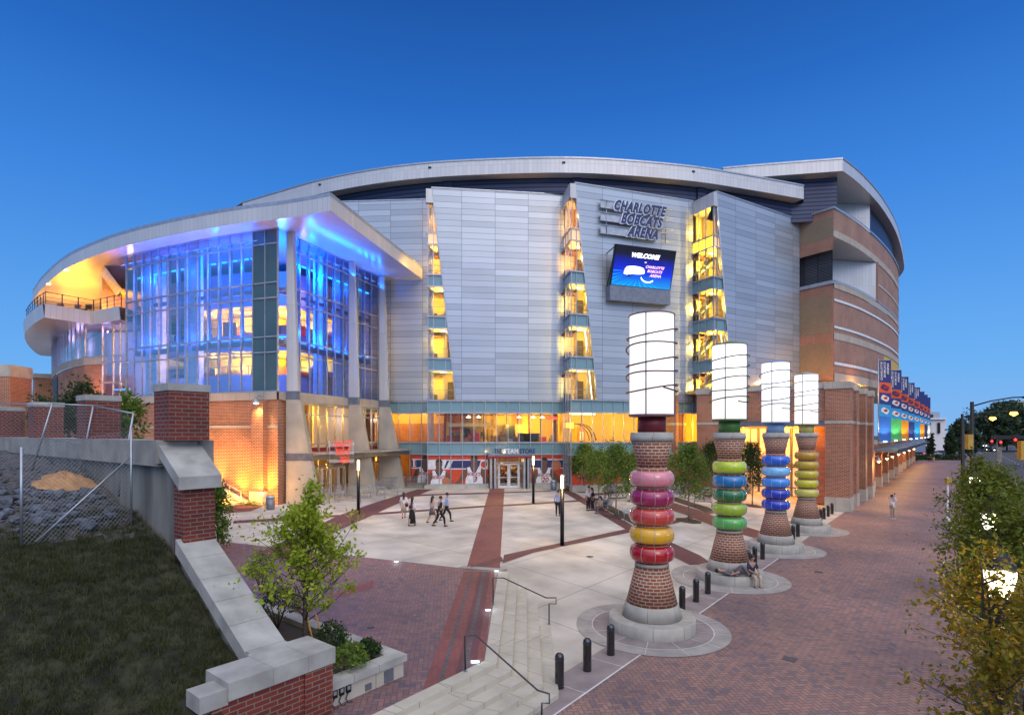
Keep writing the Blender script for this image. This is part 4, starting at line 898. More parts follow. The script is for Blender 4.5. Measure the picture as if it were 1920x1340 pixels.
for u, v, z, e in ((4, 7, 7, 1500), (4, 10.5, 6.5, 1300), (3, 4.5, 7, 900), (10, 6, 11.3, 500), (3, 1.6, 11.3, 160), (17, 1.5, 11.3, 260), (23, 2, 11.2, 300)): plight((*pod(u, v), z), e, (1, .42, .05), .3)
# arcade piers under the banners
for D, X in ((61, 39.7), (67.2, 44.6), (73.5, 49.6), (80.5, 55.1), (87.6, 60.7), (95, 66.4), (102.6, 72.4), (110.5, 78.6), (118.5, 84.9), (127, 91.6)):
    p = pier(X-.6, D+.6, 1.0, 1.3, 4.6, base=1.2, cap=False)
m = mb('arena_brick'); pbox(m, 19.5, 105, 1.6, 2.1, 0, 5.0); m.mat('tower_brick'); AP(m, 'arcade_wall')
m = mb('stone'); pbox(m, 19.5, 105, 1.3, 2.3, 5.0, 5.5); AP(m, 'stone_course')
for u0, u1 in ((20.5, 36), (38.5, 58), (61, 84), (87, 104)):
    m = mb('steel_grey'); pbox(m, u0, u1, -1.9, 1.4, 4.35, 4.6); m.mat('rail_dark'); pbox(m, u0-.1, u1+.1, -2.0, -1.8, 4.3, 4.68); AP(m, 'pavement_awning')
for q, u in enumerate((13.2, 21.5, 28, 37, 47, 58, 70, 84, 98)):
    plight((*pod(u, -.9), 3.3), 260 if q < 5 else 420, (1, .50, .14), .12)
    if q < 7:
        w = thing('wall_lantern', 'hooded wall lamp lit white, %s of the row on the arcade piers' % ['first and nearest', 'second', 'third', 'fourth', 'fifth', 'sixth', 'seventh'][q], 'wall lamp', (*pod(u, -.75), 3.55), 'lamps on the arcade piers')
        m = mb('lamp_warm'); m.lathe((0, 0, 0), [(.05, .0), (.12, .06), (.13, .16), (.1, .2)], 10); m.build('bulb', w); m = mb('galvanised'); m.lathe((0, 0, 0), [(.26, .14), (.24, .2), (.1, .34), (.04, .5)], 12); m.build('hood', w)
        m = mb('galvanised'); m.tube([(0, 0, .48), (0, 0, .58), (-.78*.9, .62*.9, .6)], .03, 6); m.build('arm', w)

# ---- arena sign letters, rails
sg = thing('arena_sign', 'large navy white edged arena name letters on horizontal rails, high on the grey panelled facade', 'sign', WB.P(0, 25, .8))
def SGP(o, par=sg): o.parent = par; o.matrix_parent_inverse = Matrix.Translation(-par.location); return o
class Off:      # a wall moved outwards
    def __new__(c, w, o): p, q = w.P(0, 0, o), w.P(w.len, 0, o); n = Wall(p[:2], q[:2]); return n
W6 = Off(WB, .7)
for s, p0, p1, zb in (('CHARLOTTE', 1151, 1249, 27.35), ('BOBCATS', 1163, 1242, 26.2), ('ARENA', 1174, 1232, 25.05)):
    a0, a1 = W6.a(p0), W6.a(p1)
    SGP(text_obj(s, 'letter_edge', None, W6.P(a0-.04, zb-.04, 0), W6.d, W6.n, width=a1-a0+.08, height=1.07, bold=.05, shear=.42, depth=.12, spacing=1.12))
    SGP(text_obj(s, 'navy', None, W6.P(a0, zb, .1), W6.d, W6.n, width=a1-a0, height=1.0, bold=.045, shear=.42, depth=.04, spacing=1.12))
m = mb('galvanised')
for z in (25.1, 25.9, 26.3, 27.05, 27.5, 28.25): m.tube([W6.P(W6.a(1125), z, -.12), W6.P(W6.a(1263), z, -.12)], .035, 6)
for px in (1139, 1250): m.tube([W6.P(W6.a(px), 25.0, -.2), W6.P(W6.a(px), 28.3, -.2)], .05, 6); m.tube([W6.P(W6.a(px), 26, -.2), W6.P(W6.a(px), 26, -.7)], .05, 6)
SGP(m.build('rail')); m = mb('mullion')
for z in (25.12, 26.3, 27.5): m.beam(W6.P(W6.a(1128), z+.38, -.22), W6.P(W6.a(1236 if z < 26 else 1246), z+.38, -.22), .03, .7)
SGP(m.build('backing_strip'))
# ---- tilted video screen
sc_ = thing('video_screen', 'tilted video screen showing a welcome message in white on blue, below the arena name letters', 'screen', WB.P(0, 21, 1))
W1 = Off(WB, 1.0); a0, a1 = W1.a(1144), W1.a(1257); z0, z1 = 20.25, 23.75; ln = 1.0
def SP(a, z, o=0):                 # point on the tilted screen
    k = (z-z0)/(z1-z0); p = W1.P(a0+(a1-a0)*a, z, k*ln+o); return p
m = mb('black_metal'); fr = [SP(0, z0, -.25), SP(1, z0, -.25), SP(1, z1, -.25), SP(0, z1, -.25)]; ff = [SP(0, z0), SP(1, z0), SP(1, z1), SP(0, z1)]
m.face(ff); m.face(fr[::-1])
for i in range(4): m.face([ff[i], ff[(i+1) % 4], fr[(i+1) % 4], fr[i]])
SGP(m.build('screen_case'), sc_)
ms, t, b, L_ = nmat('screen_picture'); tcs = t.nodes.new('ShaderNodeTexCoord'); sps = t.nodes.new('ShaderNodeSeparateXYZ'); L_(tcs.outputs['UV'], sps.inputs[0])
rp_ = t.nodes.new('ShaderNodeValToRGB'); e = rp_.color_ramp.elements; e[0].color = (0, .35, .95, 1); e[1].color = (.003, .003, .006, 1); x = e.new(.35); x.color = (0, .03, .85, 1); x = e.new(.6); x.color = (0, .012, .45, 1); x = e.new(.8); x.color = (.004, .004, .03, 1); L_(sps.outputs[1], rp_.inputs[0])
b.inputs['Base Color'].default_value = (0, 0, 0, 1); L_(rp_.outputs[0], b.inputs['Emission Color']); b.inputs['Emission Strength'].default_value = 1.0
m = mb('screen_picture'); m.face([SP(.015, z0+.04, .01), SP(.985, z0+.04, .01), SP(.985, z1-.05, .01), SP(.015, z1-.05, .01)], [(0, 0), (1, 0), (1, 1), (0, 1)])
emit('ray_cyan', (0, .45, 1), 1.0); emit('screen_white', (1, .97, 1), 1.6); emit('screen_pink', (1, .55, .75), 1.3)
m.mat('ray_cyan')
for k in range(15):
    an = R(182+k*8.5); cx, cz = .42, 21.6
    A = lambda r, dth: (cx+r*math.cos(an+dth)*.3, cz+r*math.sin(an+dth)*1.0)
    p, q, s_ = A(.7, 0), A(2.3, .012), A(2.3, -.012)
    cl = lambda c: (min(.98, max(.02, c[0])), max(z0+.06, c[1]))
    p, q, s_ = cl(p), cl(q), cl(s_)
    if abs(q[0]-s_[0])+abs(q[1]-s_[1]) > .004: m.face([SP(*p, .016), SP(*q, .016), SP(*s_, .016)])
SGP(m.build('display'), sc_)
m = mb('screen_white')
for dz, rx in ((0, .165), (.16, .165), (.3, .15)):
    m.face([SP(.36+rx*math.cos(t)*(1 if dz else 1.02), 21.55+dz+.20*math.sin(t), .022+dz*.02) for t in [2*math.pi*k/20 for k in range(20)]])
m.face([SP(.19, 21.3, .03), SP(.30, 21.2, .03), SP(.30, 21.5, .03), SP(.19, 21.6, .03)]); m.mat('navy'); m.face([SP(.255, 21.1, .034), SP(.305, 21.1, .034), SP(.30, 21.3, .034), SP(.255, 21.3, .034)])
m.mat('screen_white'); m.face([SP(.57+.12*math.cos(t)+.02, 21.2+.5*math.sin(t), .02) for t in [R(190+k*12) for k in range(12)]]+[SP(.59+.11*math.cos(t), 21.28+.46*math.sin(t), .02) for t in [R(322-k*12) for k in range(12)]])
SGP(m.build('arena_picture'), sc_)
def stext(s, mt, a, zb, wd, h, bold=.03):
    me = text_mesh(s, bold=bold, depth=0, shear=.3, spacing=1.05); xs = [v.co.x for v in me.vertices]; ys = [v.co.y for v in me.vertices]
    for v in me.vertices:
        p = SP(a+(v.co.x-min(xs))/(max(xs)-min(xs))*wd, zb+(v.co.y-min(ys))/(max(ys)-min(ys))*h, .03); v.co = p
    me.materials.clear(); me.materials.append(MT[mt]); o = bpy.data.objects.new('lettering', me); COL.objects.link(o); SGP(o, sc_)
stext('WELCOME', 'screen_white', .28, 22.78, .46, .42, .05); stext('TO', 'screen_white', .50, 22.4, .035, .1, .03)
stext('CHARLOTTE', 'screen_pink', .53, 21.98, .31, .24); stext('BOBCATS', 'screen_pink', .565, 21.62, .25, .24); stext('ARENA', 'screen_pink', .61, 21.26, .19, .24)
m = mb('steel_grey'); bb = [W1.P(a0, 0, -1.0)[:2], W1.P(a1, 0, -1.0)[:2], W1.P(a1, 0, 0)[:2], W1.P(a0, 0, 0)[:2]]; m.prism(bb, 18.85, z0-.01); SGP(m.build('lower_housing'), sc_)
m = mb('rail_dark')
for a in (0.02, .98):
    m.tube([SP(a, z1-.1, -.2), W1.P(a0+(a1-a0)*a, z1-.3, -1.0)], .05, 6); m.tube([SP(a, z1-.3, -.2), W1.P(a0+(a1-a0)*a, z0, -.9)], .05, 6); m.tube([W1.P(a0+(a1-a0)*a, z0, -.9), W1.P(a0+(a1-a0)*a, z1-.3, -.9)], .05, 6)
SGP(m.build('bracket'), sc_)
area(W1.P((a0+a1)/2, 22, 1.8), W1.P((a0+a1)/2, 22, 5), 8, (.2, .4, 1), 3, 2)
# ---- red letters on the entrance canopy
es = thing('canopy_sign', 'red arena name letters on flat rails at the edge of the lobby entrance canopy', 'sign', (-13.9, 46.5, 4.95))
ec = Wall((-15.2, 41.9), (-9.6, 53.9)); ec = Off(ec, .15)
fd = Vector((1, .28)).normalized(); A0 = ec.P(ec.a(627), 0, .3); g = Wall(A0[:2], (A0[0]+3*fd.x, A0[1]+3*fd.y))
emit('letter_red', (1, .06, .02), .6)
for s, p0, p1, zb in (('CHARLOTTE', 625, 661, 5.37), ('BOBCATS', 629.5, 657.5, 4.75), ('ARENA', 635.5, 655, 4.13)):
    a0, a1 = g.a(p0), g.a(p1)
    SGP(text_obj(s, 'letter_red', None, g.P(a0, zb, .06), g.d, g.n, width=a1-a0, height=.50, bold=.008, shear=.28, depth=.04), es)
m = mb('galvanised')
for z in (4.1, 4.75, 5.37): g.slab(m, g.a(617), g.a(664), z+.05, z+.28, -.06, -.03)
for px in (618, 662): m.tube([g.P(g.a(px), 4.0, -.1), g.P(g.a(px), 5.9, -.1)], .03, 6)
SGP(m.build('rail'), es)
# ---- banners along the arcade
cols_b = [('banner_blue', (.03, .16, .60)), ('banner_green', (.08, .50, .14)), ('banner_amber', (.85, .30, .01)), ('banner_navy', (.02, .04, .22)), ('banner_sky', (.02, .32, .72)), ('banner_orange', (.72, .10, .015))]
for n_, c in cols_b: plain(n_, c, .6, var=.05)
low = ['banner_blue', 'banner_green', 'banner_amber', 'banner_navy', 'banner_sky', 'banner_amber', 'navy', 'white_paint']
lab = ['blue bottom panel, nearest of the row', 'green bottom panel', 'amber bottom panel, third from the near end', 'navy bottom panel with white initials', 'pale blue bottom panel', 'amber bottom panel, sixth from the near end', 'dark bottom panel, last but one of the row', 'white and orange bottom panel, farthest of the row']
tpx = [(1648, 63.5, 1.02), (1669, 73.5, 1.1), (1686, 82.1, 1.0), (1700, 91.9, .95), (1711.5, 101, .95), (1721, 111, .95), (1728, 120, .95), (1734, 129, .95)]
for q, ((px, D, w), lc) in enumerate(zip(tpx, low)):
    X = (px-CX)/F*D; B = thing('hanging_banner', 'tall team banner with %s, over the arcade' % lab[q], 'banner', (X, D, 5.5), 'banners above the street arcade')
    wl = Wall((0, 100), (1, 100)); dx = Vector((.93, -.36)); nn = Vector((dx.y, -dx.x)); nn = nn if nn.y < 0 else -nn
    def BP(a, z, o=0): p = dx*(a*w*1.15)+nn*o; return (p.x, p.y, z)
    def reg(m, z0, z1, z2, z3, o=0): m.face([BP(0, z0, o), BP(1, z1, o), BP(1, z2, o), BP(0, z3, o)])
    m = mb(lc); reg(m, 0, 0, 2.75, 2.95)
    m.mat('banner_sky'); reg(m, 2.95, 2.75, 4.1, 4.3); m.mat('banner_navy'); reg(m, 4.3, 4.1, 5.45, 5.6)
    m.mat('banner_orange'); reg(m, 5.6, 5.45, 6.6, 6.75); m.mat('banner_navy'); reg(m, 6.75, 6.6, 9.2, 9.2)
    c_ = m.build('banner_cloth', B)
    for zc, mt in ((3.5, 'white_paint'), (4.9, 'white_paint'), (6.1, 'navy')):
        mk = mb(mt); mk.face([BP(.5+.34*math.cos(t), zc+.34*math.sin(t)*(1-.4*math.sin(2*t)), .02) for t in [2*math.pi*k/14 for k in range(14)]])
        mk.mat('cloth_red'); mk.face([BP(.56+.16*math.cos(t), zc+.02+.15*math.sin(t), .03) for t in [2*math.pi*k/8 for k in range(8)]]); mk.build('emblem', c_)
    if q < 5:
        for i, s in enumerate(('CHARLOTTE', 'BOBCATS', 'ARENA')):
            o = text_obj(s, 'white_paint', None, BP(.30+.26*i, 6.95+.3*i, .02), dx, nn, width=(2.1, 1.75, 1.3)[i], height=.2, bold=.03, shear=.2, depth=.004, rot90=True); o.parent = c_
    m = mb('galvanised'); m.tube([BP(-.04, -.3, 0), BP(-.04, 9.4, 0)], .07, 6); m.tube([BP(-.04, 9.2, 0), BP(1, 9.2, 0)], .03, 6); m.tube([BP(-.04, 0, 0), BP(1, 0, 0)], .03, 6); m.build('banner_pole', B)
    m = mb('lamp_white'); m.box((BP(.4, 0, .6)[0], BP(.4, 0, .6)[1]), (1, 0), .3, .2, -.05, .1); m.build('uplight', B)
    spot((X+dx.x*.5+nn.x*.9, D+dx.y*.5+nn.y*.9, 5.6), (X+dx.x*.5, D+dx.y*.5, 9.0), 260, (1, .97, .75), 80, .8)

# ================================================================ THE GROUND
def grid_region(m, poly, fn, off, cells=1): drape(m, poly, off, fn)
m = mb('asphalt'); m.face([(-900, -60, -.5), (1200, -60, -.5), (1200, 1500, -.5), (-900, 1500, -.5)]); tag(m.build('ground'), kind='structure')
def st(u, v): return (SX*u+NX*v, SY*u+NY*v)      # street frame: u along it, v to the left of the camera's own line
m = mb('plaza_concrete'); drape(m, [st(8, 7.2), st(70, 7.2), st(70, 60), st(8, 60)], 0); tag(m.build('plaza'), kind='structure')
m = mb('sidewalk_pavers'); drape(m, [st(-12, -2.2), st(260, -2.2), st(260, 7.25), st(38.5, 7.25), st(-12, 7.25)], .004); drape(m, [st(60, 7.25), st(160, 7.25), st(160, 9.5), st(60, 9.5)], .004); tag(m.build('sidewalk'), kind='structure')
m = mb('circle_paving'); 
def strip(m, u0, u1, v0, v1, off): drape(m, [st(u0, v0), st(u1, v0), st(u1, v1), st(u0, v1)], off)
strip(m, -2, 36, 7.25, 8.3, .008); m.mat('joint_light'); strip(m, -2, 36, 7.2, 7.25, .012)
for u in range(0, 36, 2): strip(m, u, u+.02, 7.25, 8.3, .012)
tag(m.build('bollard_strip'), kind='structure')
# ground bands, given by their corners in view and laid on the ground
def gpoly(m, pts, off=.006, fn=gz): drape(m, [hit(x, y, fn) for x, y in pts], off, fn)
m = mb('band_brick')
drape(m, [(-2.1, 53.1), (-.72, 53.1), (-.52, 23.6), (-1.95, 23.7)], .008)
m.mat('band_dark')
gpoly(m, [(783, 917), (812, 917), (633, 995), (560, 1030), (500, 1046), (470, 1042), (560, 1002), (635, 966)], .012); gpoly(m, [(1046, 916), (1064, 916), (1187, 985), (1313, 1041), (1345, 1062), (1300, 1062), (1200, 1012)], .012)
gpoly(m, [(945, 1040), (1181, 990), (1262, 976), (1336, 957), (1340, 961), (1262, 982), (1181, 998), (1000, 1036), (942, 1056)], .014); gpoly(m, [(882, 1062), (940, 1043), (944, 1052), (884, 1068)], .014)
gpoly(m, [(700, 961.5), (908, 947.5), (944, 946), (1090, 937), (1175, 931), (1175, 933), (1090, 939.5), (944, 949), (908, 950.5), (700, 965)], .014); gpoly(m, [(780, 927), (914, 923.5), (1033, 919.5), (1033, 921), (914, 925.5), (780, 930)], .014)
gpoly(m, [(439, 976), (635, 965), (640, 968), (439, 981)], .014); gpoly(m, [(1110, 925), (1255, 912), (1345, 903), (1350, 906), (1255, 916), (1110, 929)], .014); gpoly(m, [(1180, 933), (1215, 928), (1350, 972), (1440, 1000), (1430, 1012), (1335, 985)], .016)
gpoly(m, [(430, 945), (520, 938), (470, 958), (425, 962)], .014)
bs = tag(m.build('brick_bands'), kind='structure'); bs.name = 'paving_bands'
# raised brick terrace and its planter wall
A0_, B0_ = (-.57, 23.6), (-.70, 14.3); dirS = Vector((-SX, -SY))
far_ = Vector(B0_)+dirS*13
terr = [A0_, B0_, tuple(far_), tuple(far_+Vector((-14, 9))), (-15.5, 28.3), (-7.9, 25.9)]
m = mb('terrace_pavers'); drape(m, terr, .003, tz); m.mat('concrete'); m.prism([(p[0], p[1]) for p in (A0_, (-7.9, 25.9), (-7.9, 26.25), (-.2, 23.95))], .3, .665); tag(m.build('terrace_paving'), kind='structure')
m = mb('band_brick'); yb = 6
def lane(m, x0, x1, mt, off=.012): m.mat(mt); drape(m, [(x0, 23.5), (x1, 23.5), (x1, 14.0+(x1+.7)*1.2 if False else 14.3+(x1+.7)*1.26), (x0, 14.3+(x0+.7)*1.26)], off, tz)
for x0, x1, mt in ((-2.02, -1.72, 'band_brick'), (-1.72, -1.62, 'band_grey'), (-1.62, -1.36, 'band_brick'), (-1.36, -1.22, 'band_dark'), (-1.22, -1.10, 'band_grey'), (-1.10, -.90, 'band_dark'), (-.90, -.72, 'band_brick')): lane(m, x0, x1, mt)
gpoly(m, [(945, 1052), (944, 1056), (700, 1103), (640, 1118), (600, 1124), (640, 1108), (700, 1088)][2:], .010, tz); tag(m.build('terrace_bands'), kind='structure')
# the L shaped flight of steps
def off_line(k):      # k tread widths outwards
    w = .38*k; bx = -.38+w; n = Vector((SY, -SX)); p = Vector((-.38, 14.14))+n*w; t = (bx-p.x)/SX; c = p+Vector((SX, SY))*t; return [(bx+.24, 23.35), tuple(c), tuple(c+dirS*13)]
steps = thing('stone_steps', 'pale stone steps turning a corner, below the brick terrace beside the black bollards', 'steps', (0, 14, 0))
inner = [A0_, B0_, tuple(far_)]; prev_ = inner
for k in range(5):
    ln_ = off_line(k); z = .655-.131*k; rnd = random.Random(k)
    for i in range(2):
        a, b, c, d = Vector(prev_[i]), Vector(prev_[i+1]), Vector(ln_[i+1]), Vector(ln_[i]); n = 6 if i == 0 else 8
        m = mb('stone')
        for j in range(n):
            k0, k1 = j/n+.0008, (j+1)/n-.0008; jz = rnd.uniform(-.002, .002)
            m.prism([tuple(a.lerp(b, k0)), tuple(a.lerp(b, k1)), tuple(d.lerp(c, k1)), tuple(d.lerp(c, k0))], -.4, z+jz)
        o = m.build('step'); o.parent = steps; o.matrix_parent_inverse = Matrix.Translation((0, -14, 0))
    prev_ = ln_
# handrails
def rail(name, label, pts, feet):
    t = thing(name, label, 'handrail', feet[0]); m = mb('rail_dark'); m.tube(pts, .022, 8); o = m.build('rail_tube'); SGP(o, t)
    m = mb('steel_grey')
    for f in feet: m.lathe(f, [(.05, 0), (.05, .015), (.028, .03)], 10)
    SGP(m.build('foot_plate'), t)
def foot(px, py, z): return at(px, py, z)
f1 = at(924.5, 1132, .66); t1 = Vector((f1.x, f1.y, 1.55)); f2 = at(1029.5, 1169, .14); t2 = dep(1029.5, f2.y, CAMZ-(1131.5-HY)*f2.y/F)
h1 = t1+Vector((.35, 0, 0)); e1 = dep(1024, f2.y, CAMZ-(1120-HY)*f2.y/F); e2 = e1+Vector((.33, 0, 0)); e3 = e2+Vector((0, 0, -.2))
rail('hand_rail', 'bent black handrail at the upper end of the stone steps', [f1, t1, h1, e1, e2, e3, t2, f2], [f1, f2])
f1 = at(872.5, 1257.5, .66); t1 = dep(871.5, f1.y, CAMZ-(1191.5-HY)*f1.y/F); f2 = at(1015.5, 1349, .13); t2 = dep(1016, f2.y, CAMZ-(1317-HY)*f2.y/F); h1 = dep(892, f1.y+.05, t1.z); e1 = dep(1008, f2.y+.25, CAMZ-(1293-HY)*(f2.y+.25)/F); e2 = dep(1030, f2.y+.15, CAMZ-(1300-HY)*(f2.y+.15)/F); e3 = dep(1030, f2.y+.1, CAMZ-(1318-HY)*(f2.y+.1)/F)
rail('hand_rail', 'bent black handrail across the near corner of the stone steps', [f1, t1, h1, e1, e2, e3, t2, f2], [f1, f2])
# in-ground lights
for q, (px, py, l) in enumerate(((743, 1053, 'left of the central band'), (931, 1071, 'at the top corner of the steps'), (915, 1144, 'halfway along the steps'), (891, 1241, 'by the near corner of the steps'))):
    p = hit(px, py, tz); t = thing('ground_light', 'small glowing square light set in the paving '+l, 'ground light', p, 'lights in the paving'); m = mb('ground_light'); m.box((0, 0), (1, .1), .2 if q > 2 else .16, .13, .008, .022); m.build('lens', t); m = mb('steel_grey'); m.box((0, 0), (1, .1), .26 if q > 2 else .2, .18, .002, .014); m.build('frame', t); plight(p+Vector((0, 0, .15)), 2.5, (.7, .9, 1), .05)
# kerb and street
m = mb('concrete'); m.prism([st(-12, -2.2), st(260, -2.2), st(260, -2.4), st(-12, -2.4)], -.45, .01); tag(m.build('kerb'), kind='structure')
m = mb('asphalt'); m.face([(*st(-20, -2.4), -.13), (*st(300, -2.4), -.13), (*st(300, -24), -.13), (*st(-20, -24), -.13)]); tag(m.build('street'), kind='structure')
m = mb('road_yellow')
def mk_(u0, u1, v0, v1): m.face([(*st(u0, v0), -.126), (*st(u1, v0), -.126), (*st(u1, v1), -.126), (*st(u0, v1), -.126)])
mk_(70, 280, -15.4, -15.25); mk_(70, 280, -15.9, -15.75); m.mat('road_white')
for u in range(60, 280, 9): mk_(u, u+3, -6.0, -5.85); mk_(u, u+3, -10.2, -10.05); mk_(u, u+3, -19, -18.85)
for u in (58, 63): mk_(u, u+.5, -24, -2.6)
mk_(255, 256, -12, -3); tag(m.build('road_markings'), kind='structure')

# ================================================================ THE FOUR LIGHT COLUMNS
def glaze(n, c): plain(n, c, .12, var=.06, scale=4, coat=1.0); return n
brick('cone_brick', (.34, .085, .042), (.22, .055, .032), (.48, .39, .28), .27, .105, .020, stain=.2)
brick('column_stone', (.40, .38, .33), (.43, .40, .35), (.24, .22, .19), 1.05, 9, .014, offset=0, rough=.8, bump=.2, stain=.18, nscale=2)
plain('grout', (.50, .42, .36), .7)
CL = [('rose', [(.70, .24, .27), (.33, .015, .085), (.55, .055, .04), (.75, .40, .012), (.42, .006, .012)], (.16, .012, .02), (.22, .12, .13), 'first and nearest light column with pink, magenta, red and yellow rings'),
      ('green', [(.48, .62, .015), (.012, .17, .44), (.02, .15, .04), (.33, .47, .02), (.10, .42, .08)], (.06, .17, .03), (.12, .17, .07), 'second light column with lime, blue and green rings, two people resting on its plinth'),
      ('blue', [(.012, .12, .62), (.22, .55, .88), (.05, .27, .78), (.006, .035, .45), (.008, .045, .50)], (.22, .36, .55), (.20, .28, .42), 'third light column with five rings in blues'),
      ('yellow', [(.50, .27, .01), (.55, .37, .012), (.58, .47, .015), (.62, .56, .02), (.62, .58, .10)], (.55, .48, .12), (.30, .30, .25), 'fourth and farthest light column with five yellow rings')]
for q, (nm, rc, cc, kc, lb) in enumerate(CL):
    x, y = 4.64+.6245*8.02*q*1.0, 18.6+.781*8.02*q
    c = thing('light_column', lb, 'light column', (x, y, 0), 'lantern columns along the pavement')
    def LP(mat_, prof, name, par=c, n=40, sm=True): o = mb(mat_).lathe((0, 0, 0), prof, n, sm).build(name); o.parent = par; return o
    o = mb('column_stone').lathe((0, 0, 0), [(1.4, -.4), (1.4, .40), (1.38, .42)], 48).build('plinth'); o.parent = c
    LP('column_stone', [(.97, .42), (.86, .86), (.84, .87)], 'stone_foot'); LP('cone_brick', [(.83, .86), (.53, 2.1)], 'brick_cone')
    LP('column_stone', [(.56, 2.08), (.55, 2.17), (.53, 2.19)], 'stone_collar'); LP('cone_brick', [(.50, 2.15), (.50, 5.35)], 'brick_neck')
    for i, rcol in enumerate(rc[::-1]):
        z = 2.50+.615*i; mn = glaze('glaze_%s_%d' % (nm, i), rcol); m = mb(mn); pf = [(.485+.24*max(0, math.cos(t))**.68 if abs(math.cos(t)) > 1e-3 else .485, z+.262*math.sin(t)) for t in [R(-90+180*k/14) for k in range(15)]]
        m.lathe((0, 0, 0), pf, 48, caps=False); o = m.build('glazed_ring', c)
        m = mb('grout')
        for k in range(10):
            an = 2*math.pi*(k+.35+.0*i)/10; m.tube([((r+.001)*math.cos(an), (r+.001)*math.sin(an), zz) for r, zz in pf[1:-1]], .0075, 4)
        m.build('grout', o)
    LP('cone_brick', [(.47, 5.33), (.665, 6.2)], 'brick_cup'); LP('column_stone', [(.69, 6.19), (.70, 6.36), (.68, 6.37), (.69, 6.48), (.3, 6.49)], 'cap_stone')
    plain('collar_'+nm, cc, .45); plain('cap_'+nm, kc, .5)
    LP('collar_'+nm, [(.46, 6.48), (.46, 7.02)], 'painted_collar')
    ln_ = LP('lantern_white', [(.72, 7.06), (.72, 10.32)], 'lantern')
    LP('cap_'+nm, [(.755, 10.32), (.755, 10.36), (.35, 10.47), (.0, 10.56)], 'lantern_cap', ln_); LP('cap_'+nm, [(.3, 6.98), (.74, 7.0), (.755, 7.07), (.72, 7.08)], 'lantern_base', ln_)
    m = mb('cap_'+nm); m.cur = m.mats.index('cap_'+nm)
    for k in range(4):
        an = R(-118+90*k-6*q); m.mat('steel_grey'); m.tube([(.74*math.cos(an), .74*math.sin(an), 7.05), (.74*math.cos(an), .74*math.sin(an), 10.34)], .022, 6)
    m.build('lantern_rib', ln_)
    plain('coil_'+nm, tuple(.5*v for v in kc), .4, .4); m = mb('coil_'+nm); N = 150; ph = R(-78-8*q)
    m.tube([(.83*math.cos(ph+k*2*math.pi*5.5/N), .83*math.sin(ph+k*2*math.pi*5.5/N), 7.5+2.5*k/N+.42*math.exp(-k/7)+.13*math.sin(ph+k*2*math.pi*5.5/N+.6)*math.sin(k*.11+q)) for k in range(N)], .027, 6)
    m.build('coil', ln_)
    # rings of paving round its foot
    m = mb('circle_paving'); z = .014
    def disc(r, mt, off, r0=0):
        m.mat(mt)
        for k in range(48):
            a0, a1 = 2*math.pi*k/48, 2*math.pi*(k+1)/48; pts = [(x+r*math.cos(a0), y+r*math.sin(a0)), (x+r*math.cos(a1), y+r*math.sin(a1))]
            pts += [(x+r0*math.cos(a1), y+r0*math.sin(a1)), (x+r0*math.cos(a0), y+r0*math.sin(a0))] if r0 else [(x, y)]
            drape(m, pts, off)
    disc(2.48, 'circle_paving_light', .018); disc(1.95, 'circle_paving', .022) if q == 0 else None; disc(1.97, 'joint_light', .027, 1.94)
    m.mat('joint_light')
    for k in range(12):
        an = 2*math.pi*k/12+.2; d = Vector((math.cos(an), math.sin(an))); n = Vector((-d.y, d.x))*.009; p = Vector((x, y)); drape(m, [tuple(p+d*1.38+n), tuple(p+d*2.46+n), tuple(p+d*2.46-n), tuple(p+d*1.38-n)], .030)
    tag(m.build('paving_circle'), kind='structure')
    pass

# bollards
bl_px = [(1049, 1288), (1101, 1256), (1145, 1226), (1279, 1143), (1305, 1127), (1327, 1112), (1403, 1065), (1415, 1057), (1429.6, 1047.5), (1478, 1018), (1487, 1011), (1496, 1005), (1538.6, 976), (1545, 972.5), (1552.7, 967.8), (1560, 963)]
wh = ['first and nearest, by the foot of the stone steps', 'second, between the first and the pink ringed column', 'third, just left of the nearest column plinth', 'fourth, behind the right side of the nearest column', 'fifth, midway between the two nearest columns', 'sixth, in front of the person lying on the plinth', 'seventh, half hidden by the green ringed column', 'eighth, right of the green ringed column', 'ninth, just before the blue ringed column', 'tenth, right behind the blue ringed column', 'eleventh, past the blue ringed column', 'twelfth, last before the yellow ringed column', 'thirteenth, right of the yellow ringed column', 'fourteenth, past the yellow ringed column', 'fifteenth, last but one toward the brick pier', 'sixteenth and farthest, nearest the big brick pier']
first = None
for (px, py), w in zip(bl_px, wh):
    p = at(px, py, .012); lb = 'glossy black domed bollard, '+w
    if first is None:
        first = thing('bollard', lb, 'bollard', p, 'black bollards along the pavement'); m = mb('black_gloss'); r = .118
        m.lathe((0, 0, 0), [(r, 0), (r, .70)], 24, caps=False); m.build('post', first); m = mb('black_gloss'); m.lathe((0, 0, 0), [(r, .70), (r+.004, .71), (r+.004, .73), (r, .74), (r, .77)]+[(r*math.cos(R(a)), .77+.12*math.sin(R(a))) for a in range(15, 91, 15)], 24, caps=False); m.build('domed_cap', first)
    else: dup(first, None, lb).location = p

